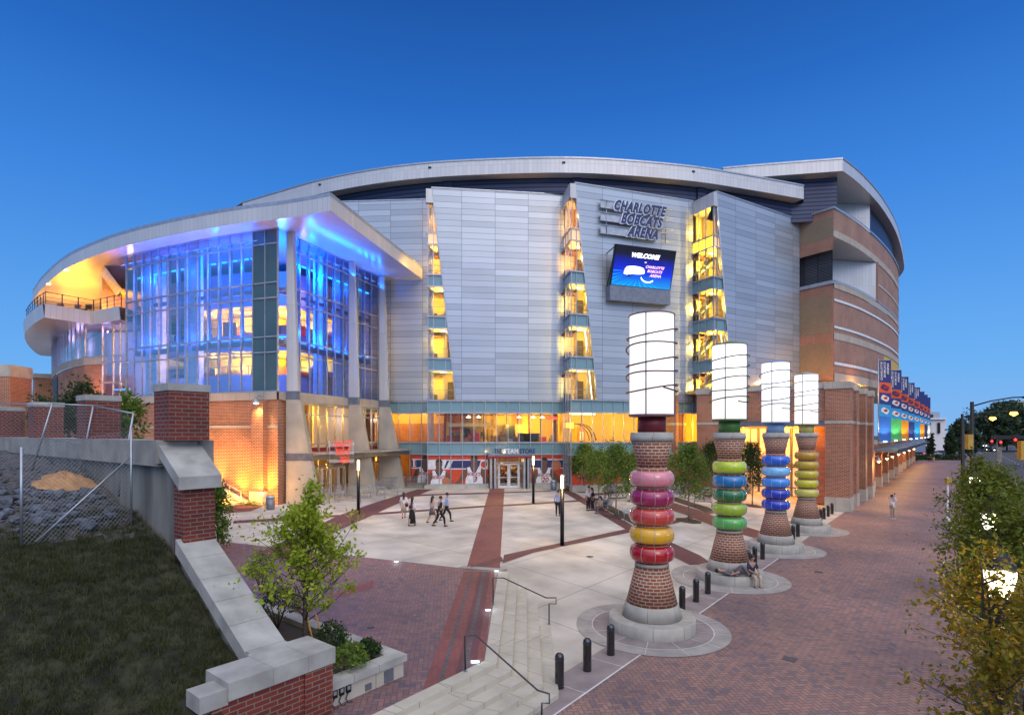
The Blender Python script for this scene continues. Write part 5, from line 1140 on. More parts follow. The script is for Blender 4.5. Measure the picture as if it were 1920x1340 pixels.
# ================================================================ LEFT: retaining walls, piers, bank, fence
def stw(m, u0, u1, v0, v1, z0, z1): m.prism([st(u0, v0), st(u1, v0), st(u1, v1), st(u0, v1)], z0, z1)
rw = thing('retaining_wall', 'brick and concrete garden wall with stepped pale coping, sloping up from the lower left foreground', 'wall', (*st(6, 11), 0))
def RP(m, name, par=rw): o = m.build(name); return SGP(o, par)
m = mb('pier_brick'); stw(m, 4.35, 6.6, 10.1, 10.85, -.3, 1.74); stw(m, 4.2, 4.36, 10.17, 10.6, -.3, 1.66); stw(m, 6.1, 6.72, 10.05, 10.9, -.3, 1.73); RP(m, 'brick_wall')
m = mb('coping'); n = 0
for u0, u1 in ((4.18, 4.62),): stw(m, u0-.04, u1, 10.08, 10.62, 1.66, 1.95)
for u0, u1 in ((4.6, 5.42), (5.425, 6.15), (6.155, 6.76)): stw(m, u0, u1, 10.02+(.0), 10.93+(.12 if u0 > 5 else 0), 1.74, 2.05+.002*u0)
RP(m, 'coping')
def slope(m, v0, z0, v1, z1, th, u0=5.46, u1=6.31, n=5):
    for i in range(n):
        a, b = i/n+.002, (i+1)/n-.002; va, vb = v0+(v1-v0)*a, v0+(v1-v0)*b; za, zb = z0+(z1-z0)*a, z0+(z1-z0)*b
        c = [(*st(u0, va), za), (*st(u1, va), za), (*st(u1, vb), zb), (*st(u0, vb), zb)]; d = [(x, y, z-th) for x, y, z in c]
        m.face([c[0], c[3], c[2], c[1]][::-1]); m.face(d[::-1])
        for k in range(4): m.face([d[k], d[(k+1) % 4], c[(k+1) % 4], c[k]])
m = mb('coping'); slope(m, 11.2, 2.06, 14.62, 3.92, .34); stw(m, 5.5, 6.3, 10.9, 11.2, 1.78, 2.06); RP(m, 'sloping_coping')
m = mb('wall_concrete'); m.prism([st(5.56, 11.2), st(6.2, 11.2), st(6.2, 14.5), st(5.56, 14.5)], -.3, lambda x, y: 1.75+(NX*x+NY*y-11.2)*.545); stw(m, 5.62, 6.2, 14.52, 14.95, -.3, 5.35); stw(m, 5.62, 6.2, 14.95, 40, -.3, 5.6); RP(m, 'concrete_wall')
m = mb('pier_brick'); stw(m, 5.58, 6.3, 14.45, 15.0, 3.3, 5.2); RP(m, 'brick_end')
m = mb('joint_dark'); stw(m, 5.60, 5.64, 14.85, 15.15, 2.5, 5.4); m.mat('coping'); slope(m, 14.25, 5.42, 15.65, 6.28, .3, 5.4, 6.38, 1); RP(m, 'upper_coping')
m = mb('concrete'); stw(m, 5.42, 6.75, 15.55, 40, 5.62, 6.27); stw(m, 5.36, 6.3, 15.45, 15.6, 5.7, 6.25); RP(m, 'parapet')
pos = ['nearest and largest, beside the sloping coping', 'second, with a tree crown on either side', 'third from the sloping coping, behind the mesh fence', 'farthest, at the left edge of the view']
for q in range(4):
    v = 15.65+6.62*q; c = st(6.0, v); p = thing('brick_pier', 'square red brick pier with pale cap, '+pos[q], 'brick pier', (*c, 6.27), 'brick piers on the parapet')
    for nm, mt, w, a, b in (('shaft', 'pier_brick', .95, 0, 1.24), ('cap', 'coping', 1.0, 1.24, 1.42)):
        m = mb(mt); m.box((0, 0), (SX, SY), w, w, a, b); m.build(nm, p)
# bank of grass and rubble
us = [u*.5 for u in range(-24, 12)]; vs = [v*.4+9.6 for v in range(0, 75)]
rnd = random.Random(11)
def bzz(u, v): return bz(*st(u, v))+.07*math.sin(u*1.7+v*1.1)+.05*math.sin(v*2.9-u)
m = mb('grass_soil')
for i in range(len(us)-1):
    for j in range(len(vs)-1):
        u0, u1, v0, v1 = us[i], us[i+1], vs[j], vs[j+1]
        if v0 < 10.5 and u0 > 4: continue
        m.mat('gravel_ground' if (v0 > 16.4+.5*math.sin(u0) and u0 > -6) else 'grass_soil'); m.face([(*st(u0, v0), bzz(u0, v0)), (*st(u1, v0), bzz(u1, v0)), (*st(u1, v1), bzz(u1, v1)), (*st(u0, v1), bzz(u0, v1))], smooth=True)
tag(m.build('grass_bank'), kind='structure')
leafmat('grass_blade', [(.035, .05, .012), (.06, .075, .02), (.10, .09, .035), (.04, .065, .015)])
vv, ff = [], []
def inview(p): return p.y > 1 and -.95 < p.x/p.y < .1 and p.z < 6
for q in range(15000):
    u, v = rnd.uniform(-6.5, 5.5), 10.3+7.2*rnd.random()**1.1
    if v < 10.9 and u > 4: continue
    x, y = st(u, v)
    if not -1.0 < x/max(y, .1) < -.3: continue
    z = bzz(u, v)-.02
    for k in range(9):
        bx_, by_ = x+rnd.gauss(0, .05), y+rnd.gauss(0, .05); an = rnd.uniform(0, 6.28); h = rnd.uniform(.06, .17); le_ = rnd.uniform(.02, .12); w = .006
        i = len(vv); vv += [(bx_-w*math.cos(an), by_-w*math.sin(an), z), (bx_+w*math.cos(an), by_+w*math.sin(an), z), (bx_+le_*math.sin(an), by_-le_*math.cos(an), z+h)]; ff.append((i, i+1, i+2))
me = bpy.data.meshes.new('grass'); me.from_pydata(vv, [], ff); me.materials.append(MT['grass_blade']); o = bpy.data.objects.new('grass', me); COL.objects.link(o); tag(o, 'dark rough grass growing on the sloping bank behind the garden wall', 'grass', kind='stuff')
def rock(m, c, s, rnd):
    bm = bmesh.new(); bmesh.ops.create_icosphere(bm, subdivisions=1, radius=1); o = Vector((rnd.uniform(.6, 1.2), rnd.uniform(.6, 1.2), rnd.uniform(.35, .7)))*s
    rot = Matrix.Rotation(rnd.uniform(0, 6.3), 3, 'Z'); vs_ = {v: rot@Vector((v.co.x*o.x, v.co.y*o.y, v.co.z*o.z))*rnd.uniform(.8, 1.15)+Vector(c) for v in bm.verts}
    for f in bm.faces: m.face([vs_[v] for v in f.verts])
    bm.free()
m = mb('stone_blue')
for q in range(620):
    px, py = rnd.uniform(0, 330), rnd.uniform(880, 985)+rnd.gauss(0, 9)
    p = hit(px, py, lambda x, y: bzz(SX*x+SY*y, NX*x+NY*y))
    if SX*p.x+SY*p.y > 5.3: continue
    s = .035+.13*rnd.random()**2.5*(1.4 if py > 920 else .4); m.mat('stone_blue' if s > .06 else 'gravel_ground'); rock(m, p+Vector((0, 0, s*.3)), s, rnd)
tag(m.build('rubble'), 'loose blue grey rubble stones and gravel on the bare part of the bank', 'rubble', kind='stuff')
sp_ = hit(122, 905, bz); m = mb('sand'); rings = [[(sp_.x+r*.95*math.cos(a)*(1+.15*math.sin(3*a)), sp_.y+r*.7*math.sin(a), bz(sp_.x+r*.95*math.cos(a), sp_.y+r*.7*math.sin(a))-.08+.42*max(0, 1-r)**.9+.05*math.sin(5*a+r*9)+.03*math.sin(9*a-r*14)) for a in [2*math.pi*k/24 for k in range(24)]] for r in (1, .8, .6, .4, .2, .02)]
for a, b in zip(rings, rings[1:]):
    for k in range(24): m.face([a[k], a[(k+1) % 24], b[(k+1) % 24], b[k]], smooth=True)
tag(m.build('sand_pile'), 'small heap of orange sand behind the mesh fence', 'sand pile')
# mesh fence
fe = thing('mesh_fence', 'leaning galvanised wire mesh fence with diagonal brace across the bank', 'fence', hit(246, 985, bz))
f1 = hit(246, 985, bz); f2 = hit(40, 1023, bz)
def up(p, px, py): return dep(px, p.y, CAMZ-(py-HY)*p.y/F)
def post(m, a, b, r=.028): m.tube([a, b], r, 7)
fp = [(f2, up(f2, 40, 838)), (f1, up(f1, 246, 805))]
m = mb('galvanised'); post(m, *fp[0], .03); SGP(m.build('post'), fe); m = mb('galvanised'); post(m, *fp[1], .028); SGP(m.build('post'), fe)
m = mb('galvanised'); a = f2+(f1-f2)*.08+Vector((.1, 0, .05)); m.tube([a, fp[1][0]+Vector((-.02, -.05, 1.75))], .02, 6); SGP(m.build('brace'), fe)
def net(m, p0, p1, q1, q0, pitch=.10, w=.008):     # diamond mesh over a quad
    L1 = (p1-p0).length; L2 = (q0-p0).length; nx, nz = L1/pitch, L2/pitch
    P = lambda a, b: p0+(p1-p0)*(a/nx)+((q0-p0)*(1-a/nx)+(q1-p1)*(a/nx))*(b/nz)
    nn = (p1-p0).cross(q0-p0).normalized()
    for s in (1, -1):
        c = -nz if s > 0 else 0
        while c < nx+(0 if s > 0 else nz):
            if s > 0: a0, a1 = max(0, c), min(nx, c+nz); b0, b1 = a0-c, a1-c
            else: a0, a1 = max(0, c-nz), min(nx, c); b0, b1 = c-a0, c-a1
            if a1-a0 > .2:
                A, B = P(a0, b0), P(a1, b1); d = (B-A).normalized(); t = d.cross(nn)*w/2+nn*.001*s
                m.face([A-t*.75, B-t*.75, B+t*.75, A+t*.75])
            c += 1
m = mb('wire'); net(m, f2, f1, fp[1][1], fp[0][1]); SGP(m.build('wire_mesh'), fe)
ps = [((-10, 880), (-5, 757)), ((60, 882), (98, 757)), ((150, 885), (175, 760)), ((222, 930), (250, 775))]
lo = [hit(px, py, bz) for (px, py), _ in ps]; lo = [Vector((SX*5.2*1+NX*(NX*p.x+NY*p.y), SY*5.2+NY*(NX*p.x+NY*p.y), bz(*st(5.2, NX*p.x+NY*p.y)))) if False else p for p in lo]
hi = [up(a, *b[1]) for a, b in zip(lo, ps)]
fe2 = thing('mesh_fence', 'tilted wire mesh fence panels along the foot of the parapet wall', 'fence', lo[1])
for a, b in zip(lo, hi): m = mb('galvanised'); post(m, a, b, .026); SGP(m.build('post'), fe2)
m = mb('wire')
for a, b, c, d in zip(lo, lo[1:], hi[1:], hi): net(m, a, b, c, d, .11, .008)
SGP(m.build('wire_mesh'), fe2); m = mb('galvanised')
for a, b in zip(hi, hi[1:]): m.tube([a, b], .022, 6)
m.tube([lo[1].lerp(hi[1], .5), lo[2].lerp(hi[2], .42), lo[3].lerp(hi[3], .3)], .018, 6); SGP(m.build('rail'), fe2)
# planter beside the wall with boxes
pl_ = thing('planter', 'low stone planter holding shrubs and a young maple beside the brick wall', 'planter', (*st(8, 12), .65))
m = mb('stone'); stw(m, 6.75, 8.86, 10.36, 10.62, .3, 1.02); stw(m, 8.6, 8.86, 10.62, 17.5, .3, 1.02); SGP(m.build('planter_wall'), pl_)
m = mb('coping')
for u0, u1 in ((6.75, 7.42), (7.43, 8.1), (8.11, 8.92)): stw(m, u0, u1, 10.30, 10.68, 1.02, 1.18)
for k in range(6): stw(m, 8.54, 8.92, 10.68+k*1.14+.005, 10.68+(k+1)*1.14-.005, 1.02, 1.181)
SGP(m.build('coping'), pl_); m = mb('soil'); stw(m, 6.3, 8.6, 10.6, 17.5, .3, 1.04); SGP(m.build('soil_bed'), pl_)
for u, w, h, z in ((8.28, .26, .34, .70), (7.75, .16, .2, .72)):
    m = mb('steel_grey'); stw(m, u, u+w, 10.335, 10.36, z-.02, z+h-.08); SGP(m.build('access_panel'), pl_)
for q, u in enumerate((6.95, 7.12, 7.29)):
    b = thing('socket_box', 'small black electrical box with hanging cable on the planter wall, %s of three' % ['left', 'middle', 'right'][q], 'electrical box', (*st(u, 10.33), .95), 'electrical boxes on the planter')
    m = mb('black_metal'); m.box((0, 0), (SX, SY), .1, .07, -.1, .06); m.mat('galvanised'); m.box((.02, -.035), (SX, SY), .07, .015, -.03, .05); m.build('box', b)
    m = mb('rail_dark'); m.tube([(0, -.02, -.1), (-.04, -.05, -.22), (.03, -.06, -.3), (.1, -.04, -.27)], .014, 6); m.build('cable', b)

# ================================================================ PLANTS
leafmat('leaf_maple', [(.22, .30, .02), (.33, .42, .03), (.44, .50, .04), (.15, .22, .015)])
leafmat('leaf_plaza', [(.08, .15, .025), (.13, .21, .03), (.20, .28, .035), (.05, .11, .02)])
leafmat('leaf_yellowgreen', [(.15, .22, .02), (.24, .30, .03), (.08, .13, .02)])
leafmat('leaf_street', [(.09, .14, .015), (.15, .19, .02), (.21, .20, .02), (.07, .11, .015)])
leafmat('leaf_autumn', [(.12, .15, .012), (.26, .19, .014), (.36, .21, .015), (.17, .20, .018)])
leafmat('leaf_dark', [(.02, .05, .015), (.035, .075, .02), (.05, .09, .025)])
leafmat('leaf_far', [(.03, .06, .035), (.055, .09, .045), (.08, .11, .05)])
def leaves(m, c, r, n, s, rnd, flat=1.0):
    for _ in range(n):
        p = Vector(c)+Vector((rnd.gauss(0, r), rnd.gauss(0, r), rnd.gauss(0, r*flat))); n_ = Vector((rnd.gauss(0, 1), rnd.gauss(0, 1), rnd.gauss(0, 1)+.7)).normalized()
        t = n_.orthogonal().normalized(); t = Matrix.Rotation(rnd.uniform(0, 6.3), 3, n_)@t; b = n_.cross(t); k = s*rnd.uniform(.45, 1.4)
        m.face([p-t*k, p+b*k*.55, p+t*k, p-b*k*.55], [(0, 0)]*4)
def tree(name, label, loc, h, prof, nl, ls, leaf, seed, bark='bark', trunk=.07, t0=.3, limbs=26, group=None, multi=1, lean=(0, 0), cat='tree', spread=.16, up_=.6, sub=3):
    """prof: list of (height fraction, crown radius in metres); limbs climb out to it, leaves gather at twig tips"""
    rnd = random.Random(seed); t = thing(name, label, cat, loc, group); tm = mb(bark); lm_ = mb(leaf)
    def rad(f):
        for (a, ra), (b, rb) in zip(prof, prof[1:]):
            if a <= f <= b: return ra+(rb-ra)*(f-a)/(b-a)
        return prof[-1][1]
    stems = []
    for k in range(multi):
        an = rnd.uniform(0, 6.3); o = Vector((math.cos(an), math.sin(an)))*(.12*(multi > 1)); pts = []
        for j in range(9):
            f = j/8; pts.append(Vector((o.x*(1+2.5*f)+lean[0]*f+rnd.gauss(0, .02)*h*.25*f, o.y*(1+2.5*f)+lean[1]*f+rnd.gauss(0, .02)*h*.25*f, h*(.93 if k == 0 else .82)*f)))
        tm.tube(pts, [trunk*(1-.85*j/8) for j in range(9)], 7); stems.append(pts)
    tips = []
    for i in range(limbs):
        s_ = stems[i % multi]; f = t0+(1-t0)*((i+rnd.random())/limbs)**.9*.97; j = min(7, int(f*8)); b = s_[j].lerp(s_[j+1], f*8-j)
        an = i*2.4+rnd.gauss(0, .3); R_ = rad(min(1, f+.08))*rnd.uniform(.6, 1.12); d = Vector((math.cos(an), math.sin(an), 0)); e = b+d*R_+Vector((0, 0, R_*up_*rnd.uniform(.5, 1.3))); e.z = min(e.z, h*1.02)
        mid = b.lerp(e, .5)+Vector((rnd.gauss(0, .04), rnd.gauss(0, .04), -.06*R_)); tm.tube([b, mid, e], [trunk*.34, trunk*.2, trunk*.07], 5)
        for k in range(sub):
            q = b.lerp(e, rnd.uniform(.35, .95)); w = q+Vector((rnd.gauss(0, .28), rnd.gauss(0, .28), rnd.uniform(-.05, .35)))*max(.35, R_*.55); tm.tube([q, w], [trunk*.1, trunk*.04], 4); tips.append((q.lerp(w, .6), .8)); tips.append((w, 1))
        tips.append((e, 1)); tips.append((mid, .8))
    for k in range(len(tips)): c, w = tips[k]; leaves(lm_, c, spread*w*rnd.uniform(.6, 1.3), max(1, int(nl/len(tips)*rnd.uniform(.3, 1.7))), ls, rnd)
    o = tm.build('trunk', t); o = lm_.build('crown', t); return t
def shrub(label, loc, rx, rz, nl, ls, leaf, seed, group=None, name='shrub'):
    rnd = random.Random(seed); t = thing(name, label, 'shrub', loc, group); m = mb(leaf)
    for k in range(nl):
        an = rnd.uniform(0, 6.28); el = math.asin(rnd.uniform(-.2, 1)); r = rnd.uniform(.55, 1.05); c = (rx*r*math.cos(an)*math.cos(el), rx*r*math.sin(an)*math.cos(el), rz*.5+rz*.62*r*math.sin(el)); leaves(m, c, rx*.08, 3, ls, rnd)
    m.build('foliage', t); m = mb('bark')
    for k in range(7): an = k*.9; m.tube([(0, 0, 0), (rx*.6*math.cos(an), rx*.6*math.sin(an), rz*.7)], [.02, .008], 5)
    m.build('stem', t); return t
mp = at(567, 1212, 1.05)
tree('young_maple', 'young bright green maple in the stone planter in the foreground', mp, 4.25, [(0, .3), (.22, 1.15), (.38, 1.55), (.6, 1.25), (.8, .75), (.93, .4), (1, .25)], 7600, .056, 'leaf_maple', 4, 'bark', .055, .14, 56, multi=5, lean=(-.15, .1), spread=.11, up_=1.0, sub=5)
m = mb('road_yellow'); m.tube([mp+Vector((.35, -.1, 0)), mp+Vector((.12, 0, .75))], .02, 5); m.tube([mp+Vector((.55, 0, 0)), mp+Vector((.3, .1, .8))], .02, 5); tag(m.build('tree_tie'), 'pair of yellow tree ties staking the young maple', 'tree tie')
for q, (px, py, r, z, lf, l) in enumerate(((622, 1228, .42, .75, 'leaf_dark', 'rounded green shrub in the planter just right of the maple trunk'), (655, 1262, .42, .6, 'leaf_plaza', 'lighter green shrub in the planter against the brick wall end'), (690, 1235, .3, .42, 'leaf_dark', 'small dark shrub in the right corner of the planter'), (520, 1180, .55, 1.25, 'leaf_dark', 'tall dark shrub in the planter behind the maple'), (490, 1110, .5, 1.3, 'leaf_plaza', 'green shrub half hidden behind the sloping coping'))):
    shrub(l, at(px, py, 1.04), r, z, 420, .035, lf, 20+q, 'shrubs in the planter')
tree('columnar_evergreen', 'narrow green tree standing behind the brick end of the sloping wall', at(408, 1030, 1.0), 3.3, [(0, .5), (.3, .75), (.6, .6), (1, .15)], 3800, .07, 'leaf_plaza', 31, trunk=.05, t0=.05, limbs=34, spread=.14)
for q, (px, D, top, r, lf, l) in enumerate(((152, 24, 708, .95, 'leaf_dark', 'dark small tree showing above the second brick pier'), (236, 21, 728, .75, 'leaf_plaza', 'lit green tree between the first and second brick piers'), (80, 27, 737, .6, 'leaf_dark', 'low dark tree top left of the second brick pier'), (112, 25.5, 742, .75, 'leaf_dark', 'dark tree leaning out from behind the third brick pier'))):
    z = CAMZ+(HY-top)*D/F; tree('small_tree', l, ((px-CX)/F*D, D, z-4.2), 4.2, [(0, .2), (.55, r*.8), (.75, r), (1, r*.3)], 1500, .085, lf, 40+q, trunk=.05, t0=.45, limbs=20, group='trees behind the brick piers', spread=.2)
pt = [(1096, 922, 829, 1.25, 'leaf_plaza', 'leftmost plaza tree, beside the standing couple'), (1122.7, 937, 842, 1.35, 'leaf_plaza', 'second plaza tree from the left, behind the seated women'), (1155, 968, 829, 1.45, 'leaf_plaza', 'third plaza tree from the left, above the bicycle racks'), (1196, 940, 845, 1.15, 'leaf_yellowgreen', 'yellow green plaza tree half hidden behind the nearest column'), (1291, 976, 829, 1.45, 'leaf_plaza', 'full round plaza tree between the nearest and second columns'), (1335, 930, 826, 1.2, 'leaf_dark', 'dark plaza tree just left of the green ringed column'), (1410.6, 948, 826, 1.05, 'leaf_dark', 'slim plaza tree between the green and blue ringed columns'), (1228, 925, 838, 1.2, 'leaf_plaza', 'plaza tree behind the nearest column on its right side')]
for q, (px, py, ty, r, lf, l) in enumerate(pt):
    p = hit(px, py); h = CAMZ+(HY-ty)*p.y/F-p.z
    tree('plaza_tree', l+', green crown', p, h, [(0, .3), (.28, r*1.0), (.5, r*1.35), (.75, r*1.1), (1, r*.3)], 5200, .08, lf, 60+q, 'bark_pale', .055, .28, 40, 'trees on the plaza', spread=.26)
    m = mb('soil'); drape(m, [(p.x+.9*math.cos(a), p.y+.9*math.sin(a)) for a in [2*math.pi*k/8 for k in range(8)]], .02); tag(m.build('soil'), kind='structure'); 
m = mb('soil'); gpoly(m, [(1106, 938), (1120, 935), (1226, 990), (1202, 992)], .018); gpoly(m, [(1236, 930), (1252, 927), (1345, 958), (1325, 962)], .010); tag(m.build('soil'), kind='structure')
for q, (px, py, ty, r, lf, l, D) in enumerate(((1890, 0, 985, 1.3, 'leaf_autumn', 'nearest street tree with yellowing leaves at the right edge', 8.4), (1888, 0, 893, 1.55, 'leaf_street', 'second street tree along the kerb, behind the nearest lantern', 13.8), (1866, 0, 862, 1.35, 'leaf_street', 'third street tree along the kerb', 21.5), (1848, 0, 850, 1.35, 'leaf_street', 'fourth and farthest street tree along the kerb', 31))):
    X = (px-CX)/F*D; z = CAMZ+(HY-ty)*D/F
    tree('street_tree', l, (X, D, 0), z, [(0, .3), (.2, r*.45), (.45, r*.85), (.7, r), (.88, r*.7), (1, r*.2)], (10500, 11500, 12000, 10000)[q], (.042, .055, .07, .08)[q], lf, 80+q, 'bark', .06, .15, 70, 'street trees along the kerb', multi=4, spread=(.12, .17, .24, .26)[q], sub=(5, 4, 3, 3)[q])
    g_ = thing('tree_grate', 'dark metal grate around the foot of the %s street tree' % ['nearest', 'second', 'third', 'fourth'][q], 'tree grate', (X-.1, D-.1, .006), 'tree grates'); m = mb('rail_dark')
    for k in range(12): m.box(Vector((SX, SY))*(-.66+.12*k), (NX, NY), 1.4, .09, 0, .02)
    m.build('grate', g_); m = mb('steel_grey')
    for s_ in (-1, 1): m.box(Vector((SX, SY))*(.74*s_), (NX, NY), 1.5, .05, 0, .022)
    m.build('frame', g_)

# ================================================================ PEOPLE
def skinned(name, verts, edges, rad, mat_, parent, root=0, sub=1):
    me = bpy.data.meshes.new(name); me.from_pydata([tuple(v) for v in verts], edges, []); o = bpy.data.objects.new(name, me); COL.objects.link(o)
    md = o.modifiers.new('s', 'SKIN'); me.skin_vertices[0].data[0].radius
    for i, r in enumerate(rad): me.skin_vertices[0].data[i].radius = (r, r) if not isinstance(r, tuple) else r; me.skin_vertices[0].data[i].use_root = (i == root)
    md.use_smooth_shade = True; sd = o.modifiers.new('d', 'SUBSURF'); sd.levels = sub; sd.render_levels = sub
    dg = bpy.context.evaluated_depsgraph_get(); m2 = bpy.data.meshes.new_from_object(o.evaluated_get(dg)); bpy.data.objects.remove(o); m2.name = name
    m2.materials.clear(); m2.materials.append(MT[mat_]); o = bpy.data.objects.new(name, m2); COL.objects.link(o); o.parent = parent; return o
def person(label, loc, face, h=1.72, pose='stand', top='cloth_white', bottom='cloth_black', skin='skin', hair='short', skirt=None, sleeve=.55, bag=None, group=None, shorts=False, seed=0):
    k = h/1.72; rnd = random.Random(seed); t = thing('person', label, 'person', loc, group, rz=math.atan2(face[1], face[0])-math.pi/2)
    V, E, Rd = [], [], []
    def av(p, r, par=None):
        V.append(Vector(p)*k); Rd.append(r*k if not isinstance(r, tuple) else (r[0]*k, r[1]*k)); i = len(V)-1
        if par is not None: E.append((par, i))
        return i
    hz = .93; J = {}
    if pose == 'sit': hz = .50
    pel = av((0, 0, hz), .125); ln = .06 if pose != 'sit' else .05
    wst = av((0, ln*.2, hz+.17), .112, pel); cst = av((0, ln*.5, hz+.36), .135, wst); nb = av((0, ln, hz+.53), .06, cst); nk = av((0, ln+.01, hz+.58), .05, nb)
    hd = av((0, ln+.035, hz+.65), .075, nk); h2 = av((0, ln+.03, hz+.72), .088, hd); h3 = av((0, ln+.02, hz+.785), .06, h2); ns = av((0, ln+.125, hz+.69), .014, h2)
    legs = {'stand': [((-.09, 0), (.02, 0), (-.02, .0)), ((.09, 0), (.02, 0), (-.02, 0))]}
    L2 = []
    for s in (-1, 1):
        hp = av((.095*s, 0, hz-.06), .095, pel)
        if pose == 'sit': kn = (.11*s, .44, .50); an = (.11*s, .42, .09); 
        elif pose == 'walk': f = .22*s; kn = (.09*s, f*.8+.08, .50); an = (.085*s, f*1.35-(.08 if s < 0 else 0), .09+(.06 if s < 0 else 0))
        elif pose == 'lie': kn = (.10*s, .36+.03*s, .66); an = (.11*s, -.02, .36)
        elif pose == 'cross' and s > 0: kn = (.10, .44, .56); an = (-.12, .62, .34)
        else: kn = (.10*s, .02, .50); an = (.105*s, -.02, .09)
        if pose == 'cross': hpz = 1
        kni = av(kn, .06, hp); cal = av(Vector(kn).lerp(Vector(an), .35), .056, kni); ani = av(an, .035, cal); toe = av((an[0], an[1]+.13, an[2]-.055), .033, ani); L2.append((hp, kni, ani, an, kn))
    arms = []
    for s in (-1, 1):
        sh = av((.175*s, ln*.8, hz+.47), .055, cst)
        if pose in ('sit',): el = (.22*s, .12, hz+.22); wr = (.12*s, .33, hz+.14)
        elif pose == 'walk': el = (.24*s, -.12*s, hz+.20); wr = (.23*s, .02-.14*s, hz-.03)
        elif pose == 'phone' and s > 0: el = (.28, .12, hz+.28); wr = (.13, .14, hz+.62)
        elif pose == 'carry': el = (.26*s, .12, hz+.45); wr = (.14*s, .2, hz+.62)
        else: el = (.235*s, -.03, hz+.20); wr = (.235*s, .07, hz-.04)
        ei = av(el, .042, sh); wi = av(wr, .028, ei); d = (Vector(wr)-Vector(el)).normalized(); pm = av(Vector(wr)+d*.055, .034, wi); side = Vector((-s, 0, 0)); side = (side-d*side.dot(d)).normalized(); fw = d.cross(side)
        for q in range(4): b_ = av(Vector(wr)+d*.09+fw*(.03*(q-1.5)*.72), .0105, pm); av(Vector(wr)+d*(.135+.012*(1 if q in (1, 2) else 0))+fw*(.03*(q-1.5)*.72)+side*.02, .0085, b_)
        th = av(Vector(wr)+d*.045+fw*.042, .012, pm); av(Vector(wr)+d*.085+fw*.056+side*.012, .0095, th); arms.append((sh, ei, wi))
    skinned('body', V, E, Rd, skin, t)
    # shirt over torso and arms
    def garment(name, mt, idx, edges, grow, cut=None):
        vs = [V[i] for i in idx]; rs = [(Rd[i] if not isinstance(Rd[i], tuple) else Rd[i][0])+grow for i in idx]; mp_ = {i: j for j, i in enumerate(idx)}; es = [(mp_[a], mp_[b]) for a, b in edges]
        if cut:
            for par, p, r in cut: vs.append(p); rs.append(r); es.append((mp_[par], len(vs)-1))
        return skinned(name, vs, es, rs, mt, t)
    cut = []
    for sh, ei, wi in arms: cut.append((ei, V[ei].lerp(V[wi], max(.05, (sleeve-.5)*2)), Rd[wi]*1.1+.014) if sleeve > .5 else (sh, V[sh].lerp(V[ei], .7), Rd[ei]+.014))
    idx = [wst, pel, cst]+[a[0] for a in arms]+([a[1] for a in arms] if sleeve > .5 else []); ed = [(wst, pel), (wst, cst)]+[(cst, a[0]) for a in arms]+([(a[0], a[1]) for a in arms] if sleeve > .5 else [])
    g = garment('shirt', top, idx, ed, .012, cut)
    if skirt:
        m = mb(skirt[0]); zb = hz-skirt[1]; m.lathe((0, .0, 0), [(.125*k, (hz+.10)*k), (.16*k, (hz-.05)*k), ((.2 if skirt[1] < .6 else .24)*k, zb*k)], 16); m.build('skirt', t)
    else:
        idx = [pel]+[x for l in L2 for x in l[:2]]; ed = [(pel, l[0]) for l in L2]+[(l[0], l[1]) for l in L2]; cut = [(l[1], V[l[1]].lerp(V[l[2]], .12 if shorts else .96), (.075 if shorts else .055)*k) for l in L2]; garment('trousers', bottom, idx, ed, .016, cut)
    m = mb('hair'); hc = V[h2]+Vector((0, -.018, .02))*k; rr = .105*k
    m.lathe(hc, [(rr*math.cos(R(a)), rr*1.08*math.sin(R(a))) for a in (-20, 0, 25, 50, 70, 90)], 14)
    if hair == 'long': m.tube([hc+Vector((0, -.06, .02))*k, hc+Vector((0, -.10, -.15))*k, hc+Vector((0, -.13, -.36))*k], [.085*k, .075*k, .03*k], 8)
    m.build('hair', t)
    for l in L2:
        a = Vector(l[3])*k; m = mb('hair' if not shorts else 'cloth_white'); m.tube([a+Vector((0, -.06, -.045))*k, a+Vector((0, .05, -.05))*k, a+Vector((0, .17, -.065))*k], [.04*k, .045*k, .026*k], 8); m.build('shoe', t)
    if bag:
        m = mb(bag[0]); c = Vector(bag[1])*k; m.lathe(c, [(.03, -.13*k), (.11*k, -.1*k), (.12*k, .03*k), (.05*k, .12*k)], 10); b = m.build(bag[2], t)
        if len(bag) > 3: m = mb(bag[3]); m.lathe(c+Vector((0, 0, .05)), [(.125*k, -.02), (.125*k, .03)], 10, caps=False); m.build('strap', b)
    return t
def gp(px, py): return hit(px, py)
person('woman in beige skirt with a black and red bag, leftmost plaza walker', gp(757, 971.5), (-.2, 1), 1.62, 'walk', skirt=('cloth_beige', .42), hair='long', bag=('cloth_black', (.2, -.08, .93), 'bag', 'cloth_red'), seed=1)
person('woman in wide black trousers with a black backpack, second plaza walker from the left', gp(772.5, 985.5), (.15, 1), 1.66, 'walk', skirt=('cloth_black', .75), hair='long', bag=('cloth_black', (0, -.2, 1.22), 'backpack', 'cloth_red'), seed=2)
person('woman in short grey skirt walking left of the man in the suit', gp(810, 980), (.5, .8), 1.62, 'walk', 'cloth_beige', skirt=('cloth_grey', .38), hair='long', seed=3)
person('man in a dark suit walking across the plaza', gp(824, 987), (1, .6), 1.78, 'walk', 'cloth_black', 'cloth_black', sleeve=.97, seed=4)
person('man in light blue shirt and black trousers just behind the man in the suit', gp(836, 977), (1, .2), 1.76, 'walk', 'cloth_blue', 'cloth_black', sleeve=.95, seed=5)
person('man in light blue shirt standing alone beside the central lamp post', gp(1046, 967), (.3, 1), 1.74, 'stand', 'cloth_blue', 'cloth_black', sleeve=.6, seed=6)
